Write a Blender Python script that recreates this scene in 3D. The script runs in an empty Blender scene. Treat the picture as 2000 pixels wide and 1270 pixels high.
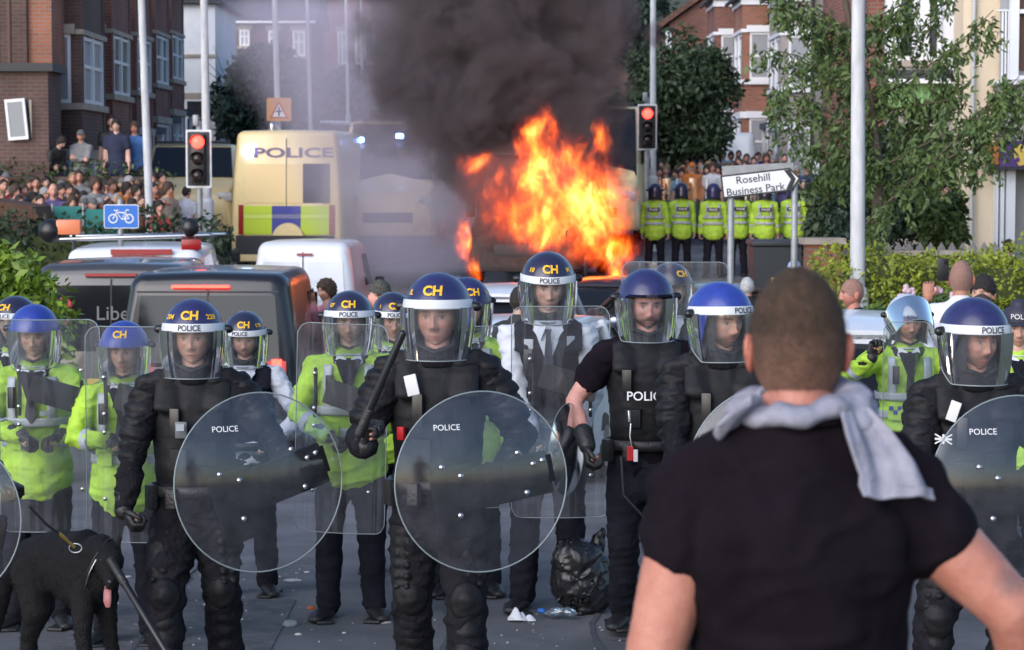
import bpy, bmesh, math, random
import numpy as np
from mathutils import Vector, Matrix, noise as mnoise

# ------------------------------------------------------------------ camera, sky, sun, exposure
SC = bpy.context.scene
COL = SC.collection
R = math.radians
F = 4400.0                      # focal length in photograph pixels (photograph 2000 x 1270)
CAMZ = 2.35
PITCH = math.atan(290 / F)
cd = bpy.data.cameras.new('camera')
cam = bpy.data.objects.new('camera', cd); COL.objects.link(cam)
cam.location = (0, 0, CAMZ)
cam.rotation_euler = (R(90) - PITCH, 0, 0)
cd.sensor_width = 36; cd.lens = F / 2000 * 36
cd.clip_start = .1; cd.clip_end = 2000
cd.dof.use_dof = True; cd.dof.focus_distance = 11.0; cd.dof.aperture_fstop = 7.5
SC.camera = cam

SUN_EL, SUN_AZ = R(24), R(215)   # compass style azimuth: from +Y clockwise, behind the camera to its left
wd = bpy.data.worlds.new('World'); SC.world = wd; wd.use_nodes = True
wn = wd.node_tree.nodes; bgn = wn['Background']
sky = wn.new('ShaderNodeTexSky'); sky.sky_type = 'NISHITA'; sky.sun_disc = False
sky.sun_elevation = SUN_EL; sky.sun_rotation = SUN_AZ
sky.air_density = 1.0; sky.dust_density = 1.0; sky.ozone_density = 3.2
wd.node_tree.links.new(sky.outputs[0], bgn.inputs[0]); bgn.inputs[1].default_value = .10
sd = bpy.data.lights.new('sun', 'SUN'); sd.energy = 1.4; sd.angle = R(70); sd.color = (1, .94, .93)
sun = bpy.data.objects.new('sun', sd); COL.objects.link(sun)
sv = Vector((math.sin(SUN_AZ) * math.cos(SUN_EL), math.cos(SUN_AZ) * math.cos(SUN_EL), math.sin(SUN_EL)))
sun.rotation_euler = sv.to_track_quat('Z', 'Y').to_euler()
SC.view_settings.view_transform = 'Standard'; SC.view_settings.look = 'None'
SC.view_settings.exposure = 1.2; SC.view_settings.gamma = 1.0
SC.render.engine = 'CYCLES'
cy = SC.cycles
cy.use_denoising = True
cy.max_bounces = 8; cy.diffuse_bounces = 3; cy.glossy_bounces = 3; cy.transmission_bounces = 4
cy.transparent_max_bounces = 24; cy.volume_bounces = 2
cy.caustics_reflective = False; cy.caustics_refractive = False
cy.volume_step_rate = 1.0; cy.volume_max_steps = 160
cy.sample_clamp_indirect = 4.0

random.seed(7)

def at(px, py, d):
    """point that photograph pixel (px,py) shows at distance d (metres along the street)"""
    xc, yc = (px - 1000) / F, (635 - py) / F
    c, s = math.cos(PITCH), math.sin(PITCH)
    dy = c + yc * s; dz = -s + yc * c
    k = d / dy
    return Vector((xc * k, d, CAMZ + dz * k))
def wx(px, d): return (px - 1000) / F * d / math.cos(PITCH)

GP = [(-30, .5), (3.8, .37), (9.3, 0), (13, 0), (15, -.1), (22, -.55), (36, -.65), (40, -.3), (45, .33), (55, .95), (70, 1.9), (100, 4.0), (170, 11)]
def gz(y):
    for (a, za), (b, zb) in zip(GP, GP[1:]):
        if y <= b:
            t = max(0, (y - a) / (b - a)); t2 = t * t * (3 - 2 * t); t = .5 * t + .5 * t2
            return za + (zb - za) * t
    return GP[-1][1] + (y - 170) * .12

# ------------------------------------------------------------------ materials
MATS = {}
def M(name, col=(.5, .5, .5), rough=.6, metal=0, var=0, vscale=6, bump=0, bscale=60, emis=0, ecol=None, spec=.5, coat=0, stretch=(1, 1, 1), col2=None, alpha=None):
    if name in MATS: return MATS[name]
    m = bpy.data.materials.new(name); m.use_nodes = True; MATS[name] = m
    nt = m.node_tree; N = nt.nodes; L = nt.links; p = N['Principled BSDF']
    p.inputs['Base Color'].default_value = (*col, 1); p.inputs['Roughness'].default_value = rough
    p.inputs['Metallic'].default_value = metal; p.inputs['Specular IOR Level'].default_value = spec
    p.inputs['Coat Weight'].default_value = coat
    if emis:
        p.inputs['Emission Color'].default_value = (*(ecol or col), 1); p.inputs['Emission Strength'].default_value = emis
    if var or bump or col2:
        tc = N.new('ShaderNodeTexCoord'); mp = N.new('ShaderNodeMapping'); mp.inputs['Scale'].default_value = stretch
        L.new(tc.outputs['Object'], mp.inputs[0])
    if var or col2:
        n = N.new('ShaderNodeTexNoise'); n.inputs['Scale'].default_value = vscale; n.inputs['Detail'].default_value = 6; n.inputs['Roughness'].default_value = .65
        L.new(mp.outputs[0], n.inputs[0])
        cr = N.new('ShaderNodeValToRGB'); L.new(n.outputs[0], cr.inputs[0])
        a = col2 or tuple(max(0, c * (1 - var)) for c in col); b = tuple(min(1, c * (1 + var)) for c in col)
        cr.color_ramp.elements[0].position = .33; cr.color_ramp.elements[1].position = .68
        cr.color_ramp.elements[0].color = (*a, 1); cr.color_ramp.elements[1].color = (*b, 1)
        L.new(cr.outputs[0], p.inputs['Base Color'])
    if bump:
        n2 = N.new('ShaderNodeTexNoise'); n2.inputs['Scale'].default_value = bscale; n2.inputs['Detail'].default_value = 4
        L.new(mp.outputs[0], n2.inputs[0])
        b = N.new('ShaderNodeBump'); b.inputs['Strength'].default_value = bump; b.inputs['Distance'].default_value = .02
        L.new(n2.outputs[0], b.inputs['Height']); L.new(b.outputs[0], p.inputs['Normal'])
    return m

def clear_mat(name, tint=(.93, .95, .95), rough=.06, refl=.06, dirt=.05, dirtcol=(.6, .62, .68), dscale=5, ior=1.5):
    """thin clear polycarbonate sheet: see-through, Fresnel gloss, a little scuffing"""
    if name in MATS: return MATS[name]
    m = bpy.data.materials.new(name); m.use_nodes = True; MATS[name] = m
    nt = m.node_tree; N = nt.nodes; L = nt.links; N.clear()
    out = N.new('ShaderNodeOutputMaterial'); tr = N.new('ShaderNodeBsdfTransparent'); gl = N.new('ShaderNodeBsdfGlossy'); df = N.new('ShaderNodeBsdfDiffuse')
    tr.inputs[0].default_value = (*tint, 1); gl.inputs['Roughness'].default_value = rough; df.inputs[0].default_value = (*dirtcol, 1)
    gl.inputs[0].default_value = (.95, .95, .95, 1)
    fr = N.new('ShaderNodeFresnel'); fr.inputs[0].default_value = ior
    ma = N.new('ShaderNodeMath'); ma.operation = 'ADD'; ma.inputs[1].default_value = refl; ma.use_clamp = True
    L.new(fr.outputs[0], ma.inputs[0])
    mx = N.new('ShaderNodeMixShader'); L.new(ma.outputs[0], mx.inputs[0]); L.new(tr.outputs[0], mx.inputs[1]); L.new(gl.outputs[0], mx.inputs[2])
    tc = N.new('ShaderNodeTexCoord'); n = N.new('ShaderNodeTexNoise'); n.inputs['Scale'].default_value = dscale; n.inputs['Detail'].default_value = 8; n.inputs['Roughness'].default_value = .7
    L.new(tc.outputs['Object'], n.inputs[0])
    mr = N.new('ShaderNodeMapRange'); mr.inputs[1].default_value = .35; mr.inputs[2].default_value = .75; mr.inputs[3].default_value = dirt * .35; mr.inputs[4].default_value = dirt * 2.2
    L.new(n.outputs[0], mr.inputs[0])
    m2 = N.new('ShaderNodeMixShader'); L.new(mr.outputs[0], m2.inputs[0]); L.new(mx.outputs[0], m2.inputs[1]); L.new(df.outputs[0], m2.inputs[2])
    L.new(m2.outputs[0], out.inputs[0])
    return m

def attr_mat(name, rough=.55, spec=.35, bump=0, bscale=80, sss=0):
    """colour from the mesh's own 'Col' attribute (skin, hair)"""
    if name in MATS: return MATS[name]
    m = M(name, rough=rough, spec=spec, bump=bump, bscale=bscale)
    N = m.node_tree.nodes; a = N.new('ShaderNodeVertexColor'); a.layer_name = 'Col'
    m.node_tree.links.new(a.outputs[0], N['Principled BSDF'].inputs['Base Color'])
    N['Principled BSDF'].inputs['Subsurface Weight'].default_value = sss
    return m

def wall_mat(name, c1, c2, mortar, bw=.225, bh=.075, ms=.012, rough=.9):
    """brickwork / coursed stone: colour and fine relief, u runs along the wall, v is up"""
    if name in MATS: return MATS[name]
    m = M(name, c1, rough); nt = m.node_tree; N = nt.nodes; L = nt.links; p = N['Principled BSDF']
    tc = N.new('ShaderNodeTexCoord'); sp = N.new('ShaderNodeSeparateXYZ'); L.new(tc.outputs['Object'], sp.inputs[0])
    ad = N.new('ShaderNodeMath'); L.new(sp.outputs[0], ad.inputs[0]); L.new(sp.outputs[1], ad.inputs[1])
    cb = N.new('ShaderNodeCombineXYZ'); L.new(ad.outputs[0], cb.inputs[0]); L.new(sp.outputs[2], cb.inputs[1])
    b = N.new('ShaderNodeTexBrick'); L.new(cb.outputs[0], b.inputs[0])
    b.inputs['Scale'].default_value = 1; b.inputs['Brick Width'].default_value = bw; b.inputs['Row Height'].default_value = bh; b.inputs['Mortar Size'].default_value = ms
    b.inputs['Color1'].default_value = (*c1, 1); b.inputs['Color2'].default_value = (*c2, 1); b.inputs['Mortar'].default_value = (*mortar, 1)
    n = N.new('ShaderNodeTexNoise'); n.inputs['Scale'].default_value = .9; n.inputs['Detail'].default_value = 7; L.new(tc.outputs['Object'], n.inputs[0])
    mr = N.new('ShaderNodeMapRange'); mr.inputs[1].default_value = .3; mr.inputs[2].default_value = .7; mr.inputs[3].default_value = .65; mr.inputs[4].default_value = 1.15; L.new(n.outputs[0], mr.inputs[0])
    mx = N.new('ShaderNodeMix'); mx.data_type = 'RGBA'; mx.blend_type = 'MULTIPLY'; mx.inputs[0].default_value = 1
    L.new(b.outputs[0], mx.inputs[6]); L.new(mr.outputs[0], mx.inputs[7]); L.new(mx.outputs[2], p.inputs['Base Color'])
    bp = N.new('ShaderNodeBump'); bp.inputs['Strength'].default_value = .6; bp.inputs['Distance'].default_value = .01; bp.invert = True
    L.new(b.outputs['Fac'], bp.inputs['Height']); L.new(bp.outputs[0], p.inputs['Normal'])
    return m

# ------------------------------------------------------------------ mesh collecting
class MB:
    def __init__(s): s.v = []; s.f = []; s.c = []; s.col = (1, 1, 1)
    def add(s, v, f):
        o = len(s.v); s.v += [tuple(p) for p in v]; s.f += [tuple(i + o for i in q) for q in f]; s.c += [s.col] * len(v); return s
    def box(s, c, size, rot=None, bev=0):
        x, y, z = [q / 2 for q in size]; c = Vector(c)
        if bev:
            b = min(bev, x * .9, y * .9, z * .9); v = []; f = []
            bm = bmesh.new(); bmesh.ops.create_cube(bm, size=1)
            for q in bm.verts: q.co = Vector((q.co.x * 2 * x, q.co.y * 2 * y, q.co.z * 2 * z))
            bmesh.ops.bevel(bm, geom=bm.edges[:], offset=b, segments=2, affect='EDGES', profile=.6)
            bm.verts.index_update()
            v = [q.co.copy() for q in bm.verts]; f = [[k.index for k in q.verts] for q in bm.faces]; bm.free()
        else:
            v = [Vector((a * x, b * y, g * z)) for a in (-1, 1) for b in (-1, 1) for g in (-1, 1)]
            f = [(0, 1, 3, 2), (4, 6, 7, 5), (0, 4, 5, 1), (2, 3, 7, 6), (0, 2, 6, 4), (1, 5, 7, 3)]
        if rot is not None: v = [rot @ q for q in v]
        return s.add([q + c for q in v], f)
    def tube(s, pts, rad, n=12, caps=True, xdir=None, flat=False):
        """swept rounded tube; rad items are r or (rx, ry)"""
        P = [Vector(p) for p in pts]; Rr = [(r, r) if not isinstance(r, (tuple, list)) else tuple(r) for r in rad]
        T = []
        for i in range(len(P)):
            a = P[max(0, i - 1)]; b = P[min(len(P) - 1, i + 1)]; t = (b - a); T.append(t.normalized() if t.length > 1e-9 else Vector((0, 0, 1)))
        x = Vector(xdir) if xdir is not None else (Vector((1, 0, 0)) if abs(T[0].x) < .8 else Vector((0, 1, 0)))
        rings = []; 
        def ring(p, t, rx, ry):
            nonlocal x
            x2 = (x - t * x.dot(t)); x2 = x2.normalized() if x2.length > 1e-6 else t.orthogonal().normalized()
            if xdir is None: x = x2
            y = t.cross(x2)
            return [p + x2 * (math.cos(2 * math.pi * k / n) * rx) + y * (math.sin(2 * math.pi * k / n) * ry) for k in range(n)]
        seq = []
        if caps and not flat:
            r = min(Rr[0])
            for a in (75, 45, 20): seq.append((P[0] - T[0] * r * math.sin(R(a)), T[0], Rr[0][0] * math.cos(R(a)), Rr[0][1] * math.cos(R(a))))
        for i in range(len(P)): seq.append((P[i], T[i], *Rr[i]))
        if caps and not flat:
            r = min(Rr[-1])
            for a in (20, 45, 75): seq.append((P[-1] + T[-1] * r * math.sin(R(a)), T[-1], Rr[-1][0] * math.cos(R(a)), Rr[-1][1] * math.cos(R(a))))
        v = []
        for q in seq: v += ring(*q)
        f = []
        for i in range(len(seq) - 1):
            for k in range(n):
                f.append((i * n + k, i * n + (k + 1) % n, (i + 1) * n + (k + 1) % n, (i + 1) * n + k))
        if caps:
            f.append(tuple(range(n - 1, -1, -1))); f.append(tuple((len(seq) - 1) * n + k for k in range(n)))
        return s.add(v, f)
    def ell(s, c, r, n=14, m=9, rot=None):
        c = Vector(c); v = []; f = []
        v.append(Vector((0, 0, r[2])))
        for i in range(1, m):
            t = math.pi * i / m
            for k in range(n):
                a = 2 * math.pi * k / n
                v.append(Vector((r[0] * math.sin(t) * math.cos(a), r[1] * math.sin(t) * math.sin(a), r[2] * math.cos(t))))
        v.append(Vector((0, 0, -r[2]))); e = len(v) - 1
        for k in range(n): f.append((0, 1 + k, 1 + (k + 1) % n)); f.append((e, 1 + (m - 2) * n + (k + 1) % n, 1 + (m - 2) * n + k))
        for i in range(m - 2):
            for k in range(n): f.append((1 + i * n + k, 1 + (i + 1) * n + k, 1 + (i + 1) * n + (k + 1) % n, 1 + i * n + (k + 1) % n))
        if rot is not None: v = [rot @ q for q in v]
        return s.add([q + c for q in v], f)
    def grid(s, fn, nu, nv, closeu=False):
        v = [fn(i / (nu if closeu else nu - 1), j / (nv - 1)) for j in range(nv) for i in range(nu)]; f = []
        for j in range(nv - 1):
            for i in range(nu if closeu else nu - 1):
                i2 = (i + 1) % nu; f.append((j * nu + i, j * nu + i2, (j + 1) * nu + i2, (j + 1) * nu + i))
        return s.add(v, f)
    def prism(s, poly, off, flip=False):
        """polygon (3D points) extruded along off"""
        n = len(poly); o = Vector(off); v = [Vector(p) for p in poly] + [Vector(p) + o for p in poly]
        f = [tuple(range(n - 1, -1, -1)), tuple(range(n, 2 * n))] + [(i, (i + 1) % n, n + (i + 1) % n, n + i) for i in range(n)]
        return s.add(v, f)
    def mesh(s, name, smooth=True, fixn=True):
        me = bpy.data.meshes.new(name); me.from_pydata(s.v, [], s.f); me.update()
        if fixn:
            bm = bmesh.new(); bm.from_mesh(me); bmesh.ops.recalc_face_normals(bm, faces=bm.faces[:]); bm.to_mesh(me); bm.free()
        if smooth: me.polygons.foreach_set('use_smooth', [True] * len(me.polygons))
        return me
    def build(s, name, mat, parent=None, smooth=False, fixn=True, auto=None):
        return link(name, s.mesh(name, smooth or auto is not None, fixn), mat, parent, auto)

def link(name, me, mat=None, parent=None, auto=None):
    o = bpy.data.objects.new(name, me); COL.objects.link(o)
    if mat is not None:
        if len(me.materials) == 0: me.materials.append(mat)
        elif me.materials[0] is not mat:
            o.material_slots[0].link = 'OBJECT'; o.material_slots[0].material = mat
    if auto is not None and me.users == 1:
        try: me.set_sharp_from_angle(angle=R(auto))
        except Exception: pass
    if parent is not None: o.parent = parent
    return o
def empty(name, loc=(0, 0, 0), rz=0, parent=None):
    o = bpy.data.objects.new(name, None); COL.objects.link(o); o.location = loc; o.rotation_euler = (0, 0, rz); o.empty_display_size = .2
    if parent is not None: o.parent = parent
    return o
def tag(o, label=None, cat=None, group=None, kind=None):
    if label: o['label'] = label
    if cat: o['category'] = cat
    if group: o['group'] = group
    if kind: o['kind'] = kind
    return o
def struct(o): o['kind'] = 'structure'; return o

TMP = bpy.data.scenes.new('tmp_build')
def fuse(mb, voxel=.014, smooth=4, wrinkle=0, wscale=9, seed=0, keep=None):
    """blend overlapping closed shapes into one continuous surface"""
    me = mb.mesh('tmp', True, True)
    o = bpy.data.objects.new('tmp', me); TMP.collection.objects.link(o)
    a = o.modifiers.new('r', 'REMESH'); a.mode = 'VOXEL'; a.voxel_size = voxel; a.use_smooth_shade = True
    b = o.modifiers.new('s', 'SMOOTH'); b.factor = .5; b.iterations = smooth
    TMP.view_layers[0].update(); dg = TMP.view_layers[0].depsgraph
    e = o.evaluated_get(dg); out = bpy.data.meshes.new_from_object(e, depsgraph=dg)
    bpy.data.objects.remove(o); bpy.data.meshes.remove(me)
    if wrinkle:
        off = Vector((seed * 3.7, seed * 1.3, seed * 7.1)); w = []
        for v in out.vertices:
            p = v.co
            q = Vector((p.x * wscale, p.y * wscale, p.z * wscale * 1.9)) + off
            n = mnoise.noise(q) + .5 * mnoise.noise(q * 2.3)
            r = 1.5 * max(0, 1 - 4.2 * abs(mnoise.noise(Vector((p.x * 5 + p.z * 9, p.y * 6, p.z * 11 - p.x * 5)) + off))) - .3
            w.append(p + v.normal * wrinkle * (n * .7 + r * .6))
        for v, p in zip(out.vertices, w): v.co = p
    out.polygons.foreach_set('use_smooth', [True] * len(out.polygons)); out.update()
    out.materials.clear()
    return out

# ------------------------------------------------------------------ lettering
TXT = {}
def text_flat(s, size, bold=0.0, depth=0, shear=0):
    """vertices (x,y) and faces of a word, centred, cap height about 0.7 size"""
    k = (s, size, bold, shear)
    if k in TXT: return TXT[k]
    cu = bpy.data.curves.new('t', 'FONT'); cu.body = s; cu.size = size; cu.offset = bold; cu.align_x = 'CENTER'; cu.resolution_u = 3; cu.shear = shear
    o = bpy.data.objects.new('t', cu); TMP.collection.objects.link(o)
    TMP.view_layers[0].update(); dg = TMP.view_layers[0].depsgraph
    me = bpy.data.meshes.new_from_object(o.evaluated_get(dg), depsgraph=dg)
    bpy.data.objects.remove(o); bpy.data.curves.remove(cu)
    bm = bmesh.new(); bm.from_mesh(me); bmesh.ops.remove_doubles(bm, verts=bm.verts[:], dist=1e-6)
    for it in range(3):
        le = [e for e in bm.edges if e.calc_length() > size * .22]
        if le: bmesh.ops.subdivide_edges(bm, edges=le, cuts=1)
    bmesh.ops.triangulate(bm, faces=bm.faces[:]); bm.verts.index_update()
    v = [(p.co.x, p.co.y - size * .35) for p in bm.verts]; f = [tuple(q.index for q in p.verts) for p in bm.faces]
    bm.free(); bpy.data.meshes.remove(me)
    TXT[k] = (v, f); return v, f
def text_obj(name, s, size, mat, parent, fn, bold=0.0, shear=0):
    """a word laid on a surface: fn(x,y) -> 3D point in parent's space"""
    v, f = text_flat(s, size, bold, 0, shear)
    mb = MB(); mb.add([fn(x, y) for x, y in v], f)
    return mb.build(name, mat, parent, fixn=False)
# ------------------------------------------------------------------ people: shared geometry
SKIN = (.66, .41, .325)
HC = Vector((0, -.02, 1.665))     # head centre (eye level) of the 1.78 m figure, who faces -Y
FACE = [0]
def head_verts(skin, hair, mb, beard=0, nu=44, nv=34, brow=None, crop=0, jaw=1.0):
    """a head with brow, eye sockets, nose, lips, chin and ears; colours follow skin, brows, lips, eyes"""
    brow = brow or tuple(c * .5 for c in hair)
    def g(x, z, cx, cz, sx, sz): return math.exp(-((x - cx) / sx) ** 2 - ((z - cz) / sz) ** 2)
    V = []; C = []; rf = random.Random(FACE[0]); fw, ns, ez, lz, bz_, ck, st = rf.uniform(.93, 1.07), rf.uniform(.7, 1.35), rf.uniform(-.004, .004), rf.uniform(-.005, .006), rf.uniform(.6, 1.5), rf.uniform(.4, 1.8), rf.choice([0, 0, .25, .35, .5]); jaw = jaw * rf.uniform(.8, 1.25); beard = beard or st; asym = rf.uniform(-.0025, .0025)
    for j in range(nv):
        t = math.pi * j / (nv - 1); t = t + .22 * math.sin(2 * t)
        for i in range(nu):
            u = i / nu * 2 * math.pi
            a = u + .45 * math.sin(u)  * -1 * -1 if False else u - .42 * math.sin(u)   # denser at the front (a = 0)
            d = Vector((math.sin(t) * math.sin(a), -math.sin(t) * math.cos(a), math.cos(t)))
            x, y, z = d.x * .077 * fw, d.y * .097, d.z * .122
            if z > 0: y += .006 * z / .12
            if z < -.01:
                k = min(1, (-.01 - z) / .11)
                x *= 1 - .36 * k * k / jaw
                if y < 0: y *= 1 - .10 * k
                else: y *= 1 - .45 * k
            col = skin
            if d.y < .1:
                fr = max(0, min(1, -d.y * 2.2))
                y += fr * (.006 * g(x, z, 0, -.045, .06, .05)); zt, xt = z, x; z = z - ez; x = x / fw
                nose = g(x, z, 0, -.038, .0125, .013) * .021 + g(x, z, 0, -.012, .0085, .024) * .012 + (g(x, z, .013, -.043, .007, .008) + g(x, z, -.013, -.043, .007, .008)) * .008
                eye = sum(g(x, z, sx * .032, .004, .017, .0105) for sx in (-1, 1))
                ball = sum(g(x, z, sx * .032, .002, .011, .007) for sx in (-1, 1))
                br = sum(g(x, z, sx * .031, .024, .022, .006) for sx in (-1, 1))
                z = zt - lz; lip = g(x - asym, z, 0, -.071, .022, .004) + g(x, z, 0, -.082, .019, .005)
                mou = g(x, z, 0, -.0765, .022, .0022)
                chin = g(x, z, 0, -.105, .018, .012)
                cheek = sum(g(x, z, sx * .045, -.025, .018, .018) for sx in (-1, 1))
                z, x = zt, xt; nose *= ns; br *= bz_; cheek *= ck
                y -= fr * (nose - .012 * eye + .006 * ball + .006 * br + .005 * lip - .004 * mou + .008 * chin + .005 * cheek)
                m = lambda c1, c2, w: tuple(p + (q - p) * min(1, max(0, w)) for p, q in zip(c1, c2))
                col = m(col, (.58, .24, .19), cheek * .35 + nose * 14)
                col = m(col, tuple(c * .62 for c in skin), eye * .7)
                col = m(col, (.50, .17, .15), lip * .75 * fr); col = m(col, (.10, .03, .03), mou * .9 * fr)
                z, x = zt - ez, xt / fw; col = m(col, brow, br * .95 * fr * (1 if abs(x) > .009 else .2))
                for sx in (-1, 1):
                    col = m(col, (.55, .5, .48), g(x, z, sx * .032, .001, .011, .0048) * .8 * fr)
                    col = m(col, (.02, .015, .012), (g(x, z, sx * .032, .001, .0052, .0052) + g(x, z, sx * .032, .0085, .014, .0025) * .8) * fr)
                if beard:
                    bz = max(0, min(1, (-.05 - z) / .02)) + g(x, z, 0, -.06, .026, .006) * .8
                    col = m(col, tuple(c * .6 for c in hair), min(1, bz) * beard * (1 - min(1, lip)))
                z, x = zt, xt
            V.append(HC + Vector((x, y, z))); C.append(col)
    o = len(mb.v); n0 = len(V)
    F_ = [(j * nu + i, j * nu + (i + 1) % nu, (j + 1) * nu + (i + 1) % nu, (j + 1) * nu + i) for j in range(nv - 1) for i in range(nu)]
    mb.v += [tuple(p) for p in V]; mb.c += C; mb.f += [tuple(k + o for k in q) for q in F_]
    mb.col = tuple(c * a for c, a in zip(skin, (.95, .78, .75)))
    for sx in (-1, 1):
        rt = Matrix.Rotation(R(-18) * sx, 3, 'Z')
        mb.ell(HC + Vector((sx * .079, .012, -.012)), (.010, .022, .034), 10, 8, rt)
        mb.ell(HC + Vector((sx * .084, .016, -.004)), (.007, .020, .026), 8, 6, rt)
    mb.col = skin

def hair_mesh(thick=.012, front=.055, side=-.02, back=-.06, rough=.006, seed=0, curl=0, nu=44, nv=26):
    """scalp hair: a closed uneven shell over the skull"""
    mb = MB(); rnd = random.Random(seed)
    def edge(a):
        c = (1 + math.cos(a)) / 2; b = (1 - math.cos(a)) / 2; s = abs(math.sin(a))
        e = front * c ** 2 + back * b ** 2 + side * (s ** 2) * .5
        return e + .006 * math.sin(a * 7 + seed)
    def P(u, v):
        a = u * 2 * math.pi; top = .122
        ze = edge(a); zz = ze + (top - ze) * (1 - (v) ** 1.5) if v < 1 else ze
        zz = top - (top - ze) * v ** 1.6
        s = math.sqrt(max(0, 1 - (zz / .122) ** 2))
        x, y = math.sin(a) * s * .077, -math.cos(a) * s * .097 + .006 * max(0, zz) / .12
        if zz < -.01: y *= (1 - .3 * min(1, (-.01 - zz) / .11)) if y > 0 else 1
        p = Vector((x, y, zz)); n = Vector((x / .077 ** 2, y / .097 ** 2, zz / .122 ** 2)).normalized()
        q = p * 60 + Vector((seed, seed * 2, 0))
        w = thick * (1 - .55 * v ** 6) + rough * (mnoise.noise(q) + .6 * mnoise.noise(q * 2.2)) + curl * abs(mnoise.noise(q * .55))
        return HC + p + n * max(.002, w)
    mb.grid(P, nu, nv, True)
    return mb.mesh('hair', True, False)

def ik(S, W, L1, L2, pole):
    S, W = Vector(S), Vector(W); d = W - S; L = min(d.length, (L1 + L2) * .995); d.normalize(); W = S + d * L
    a = (L1 * L1 - L2 * L2 + L * L) / (2 * L); h = math.sqrt(max(0, L1 * L1 - a * a))
    p = Vector(pole); p = p - d * p.dot(d); p.normalize()
    return S + d * a + p * h, W

def hand(mb, W, direction, palm, curl=.5, side=1, size=1.0, thumb=.6):
    """palm, four bent fingers of different length and a thumb leaving the side of the palm"""
    d = Vector(direction).normalized(); n = Vector(palm); n = (n - d * n.dot(d)).normalized(); x = d.cross(n) * side
    W = Vector(W); s = size
    mb.tube([W - d * .01 * s, W + d * .035 * s, W + d * .085 * s], [(.030 * s, .020 * s), (.040 * s, .019 * s), (.040 * s, .015 * s)], 10, xdir=x)
    for k, (ln, off) in enumerate(((.072, .030), (.080, .010), (.075, -.010), (.060, -.029))):
        p = W + d * .085 * s + x * off * s; a = 0; dr = d; pts = [p]; 
        for j, q in enumerate((.45, .32, .23)):
            a += curl * (1.35, 1.5, 1.1)[j] * .95
            dr = d * math.cos(a) + n * math.sin(a); p = p + dr * ln * q * s; pts.append(p)
        mb.tube(pts, [.0098 * s, .0092 * s, .0085 * s, .0075 * s], 7)
    p = W + d * .03 * s + x * .034 * s; t1 = (d * .55 + x * .75 + n * .3 * thumb).normalized(); t2 = (d * .8 + x * (.5 - thumb * .9) + n * thumb * .9).normalized()
    mb.tube([p - t1 * .01, p + t1 * .032 * s, p + t1 * .032 * s + t2 * .034 * s], [.0135 * s, .0115 * s, .009 * s], 7)

TR = [(.86, .165, .125), (.95, .178, .132), (1.06, .165, .120), (1.18, .170, .124), (1.30, .188, .132), (1.38, .192, .124), (1.45, .150, .098), (1.49, .095, .080)]
def torso_r(z):
    for a, b in zip(TR, TR[1:]):
        if z <= b[0]:
            t = max(0, (z - a[0]) / (b[0] - a[0])); return a[1] + (b[1] - a[1]) * t, a[2] + (b[2] - a[2]) * t
    return TR[-1][1:]
LEGS = {
 'stand': (((-.13, 0, .09), (-.115, -.03, .50)), ((.13, .02, .09), (.115, -.01, .50))),
 'wide': (((-.19, -.02, .09), (-.155, -.05, .50)), ((.18, .05, .09), (.15, -.02, .50))),
 'step': (((-.12, -.22, .09), (-.12, -.18, .51)), ((.13, .17, .11), (.12, .0, .50))),
 'walk': (((-.10, .18, .12), (-.11, .01, .50)), ((.12, -.20, .09), (.12, -.17, .51))),
}
def arm(side, hnd, pole):
    S = Vector((side * .188, .0, 1.425)); E, W = ik(S, hnd, .295, .265, pole); return S, E, W

def torso_tube(mb, f=1.0, z0=.86, z1=1.49, n=22, fy=None):
    zs = [z for z in (.86, .95, 1.06, 1.18, 1.30, 1.38, 1.45, 1.49) if z0 <= z <= z1]
    fy = fy or f
    mb.tube([(0, .012 if z < 1.3 else .018, z) for z in zs], [(torso_r(z)[0] * f, torso_r(z)[1] * fy) for z in zs], n, xdir=(1, 0, 0))

def upper_mesh(arms, sleeve='long', fat=1.0, puff=1.0, voxel=.014, wrinkle=.006, seed=0, hem=.86, muscle=1.0, flare=False):
    mb = MB(); torso_tube(mb, fat, hem, fy=fat)
    if flare: mb.tube([(0, .012, .86), (0, .012, .93), (0, .012, 1.02)], [(.208, .165), (.205, .160), (.188, .143)], 22, xdir=(1, 0, 0))
    for s, (S, E, W) in zip((-1, 1), arms):
        inn = Vector((s * .10, .01, 1.435))
        if sleeve == 'long':
            mb.tube([inn, S, S.lerp(E, .5), E, E.lerp(W, .5), W.lerp(E, .04)], [.072 * puff, .080 * puff * muscle, .066 * puff * muscle, .056 * puff, .054 * puff, .046 * puff], 12)
        else:
            e = S.lerp(E, .52); mb.tube([inn, S, S.lerp(E, .3), e], [.074, .080 * muscle, .076 * muscle, .074 * muscle], 12)
    return fuse(mb, voxel, 4, wrinkle, 9, seed)
def lower_mesh(legs, puff=1.0, voxel=.016, wrinkle=.007, seed=3):
    mb = MB(); mb.tube([(0, .012, .80), (0, .012, .90), (0, .012, 1.02)], [(.155, .125), (.178, .135), (.165, .122)], 20, xdir=(1, 0, 0))
    for s, (A, K) in zip((-1, 1), legs):
        A, K = Vector(A), Vector(K); H = Vector((s * .092, .01, .88)); foot = A + Vector((0, 0, -.01))
        mb.tube([H, H.lerp(K, .45), K, K.lerp(foot, .45), foot], [.100, .088 * puff, .070 * puff, .068 * puff, .062 * puff], 14)
    return fuse(mb, voxel, 3, wrinkle, 8, seed)
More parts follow.
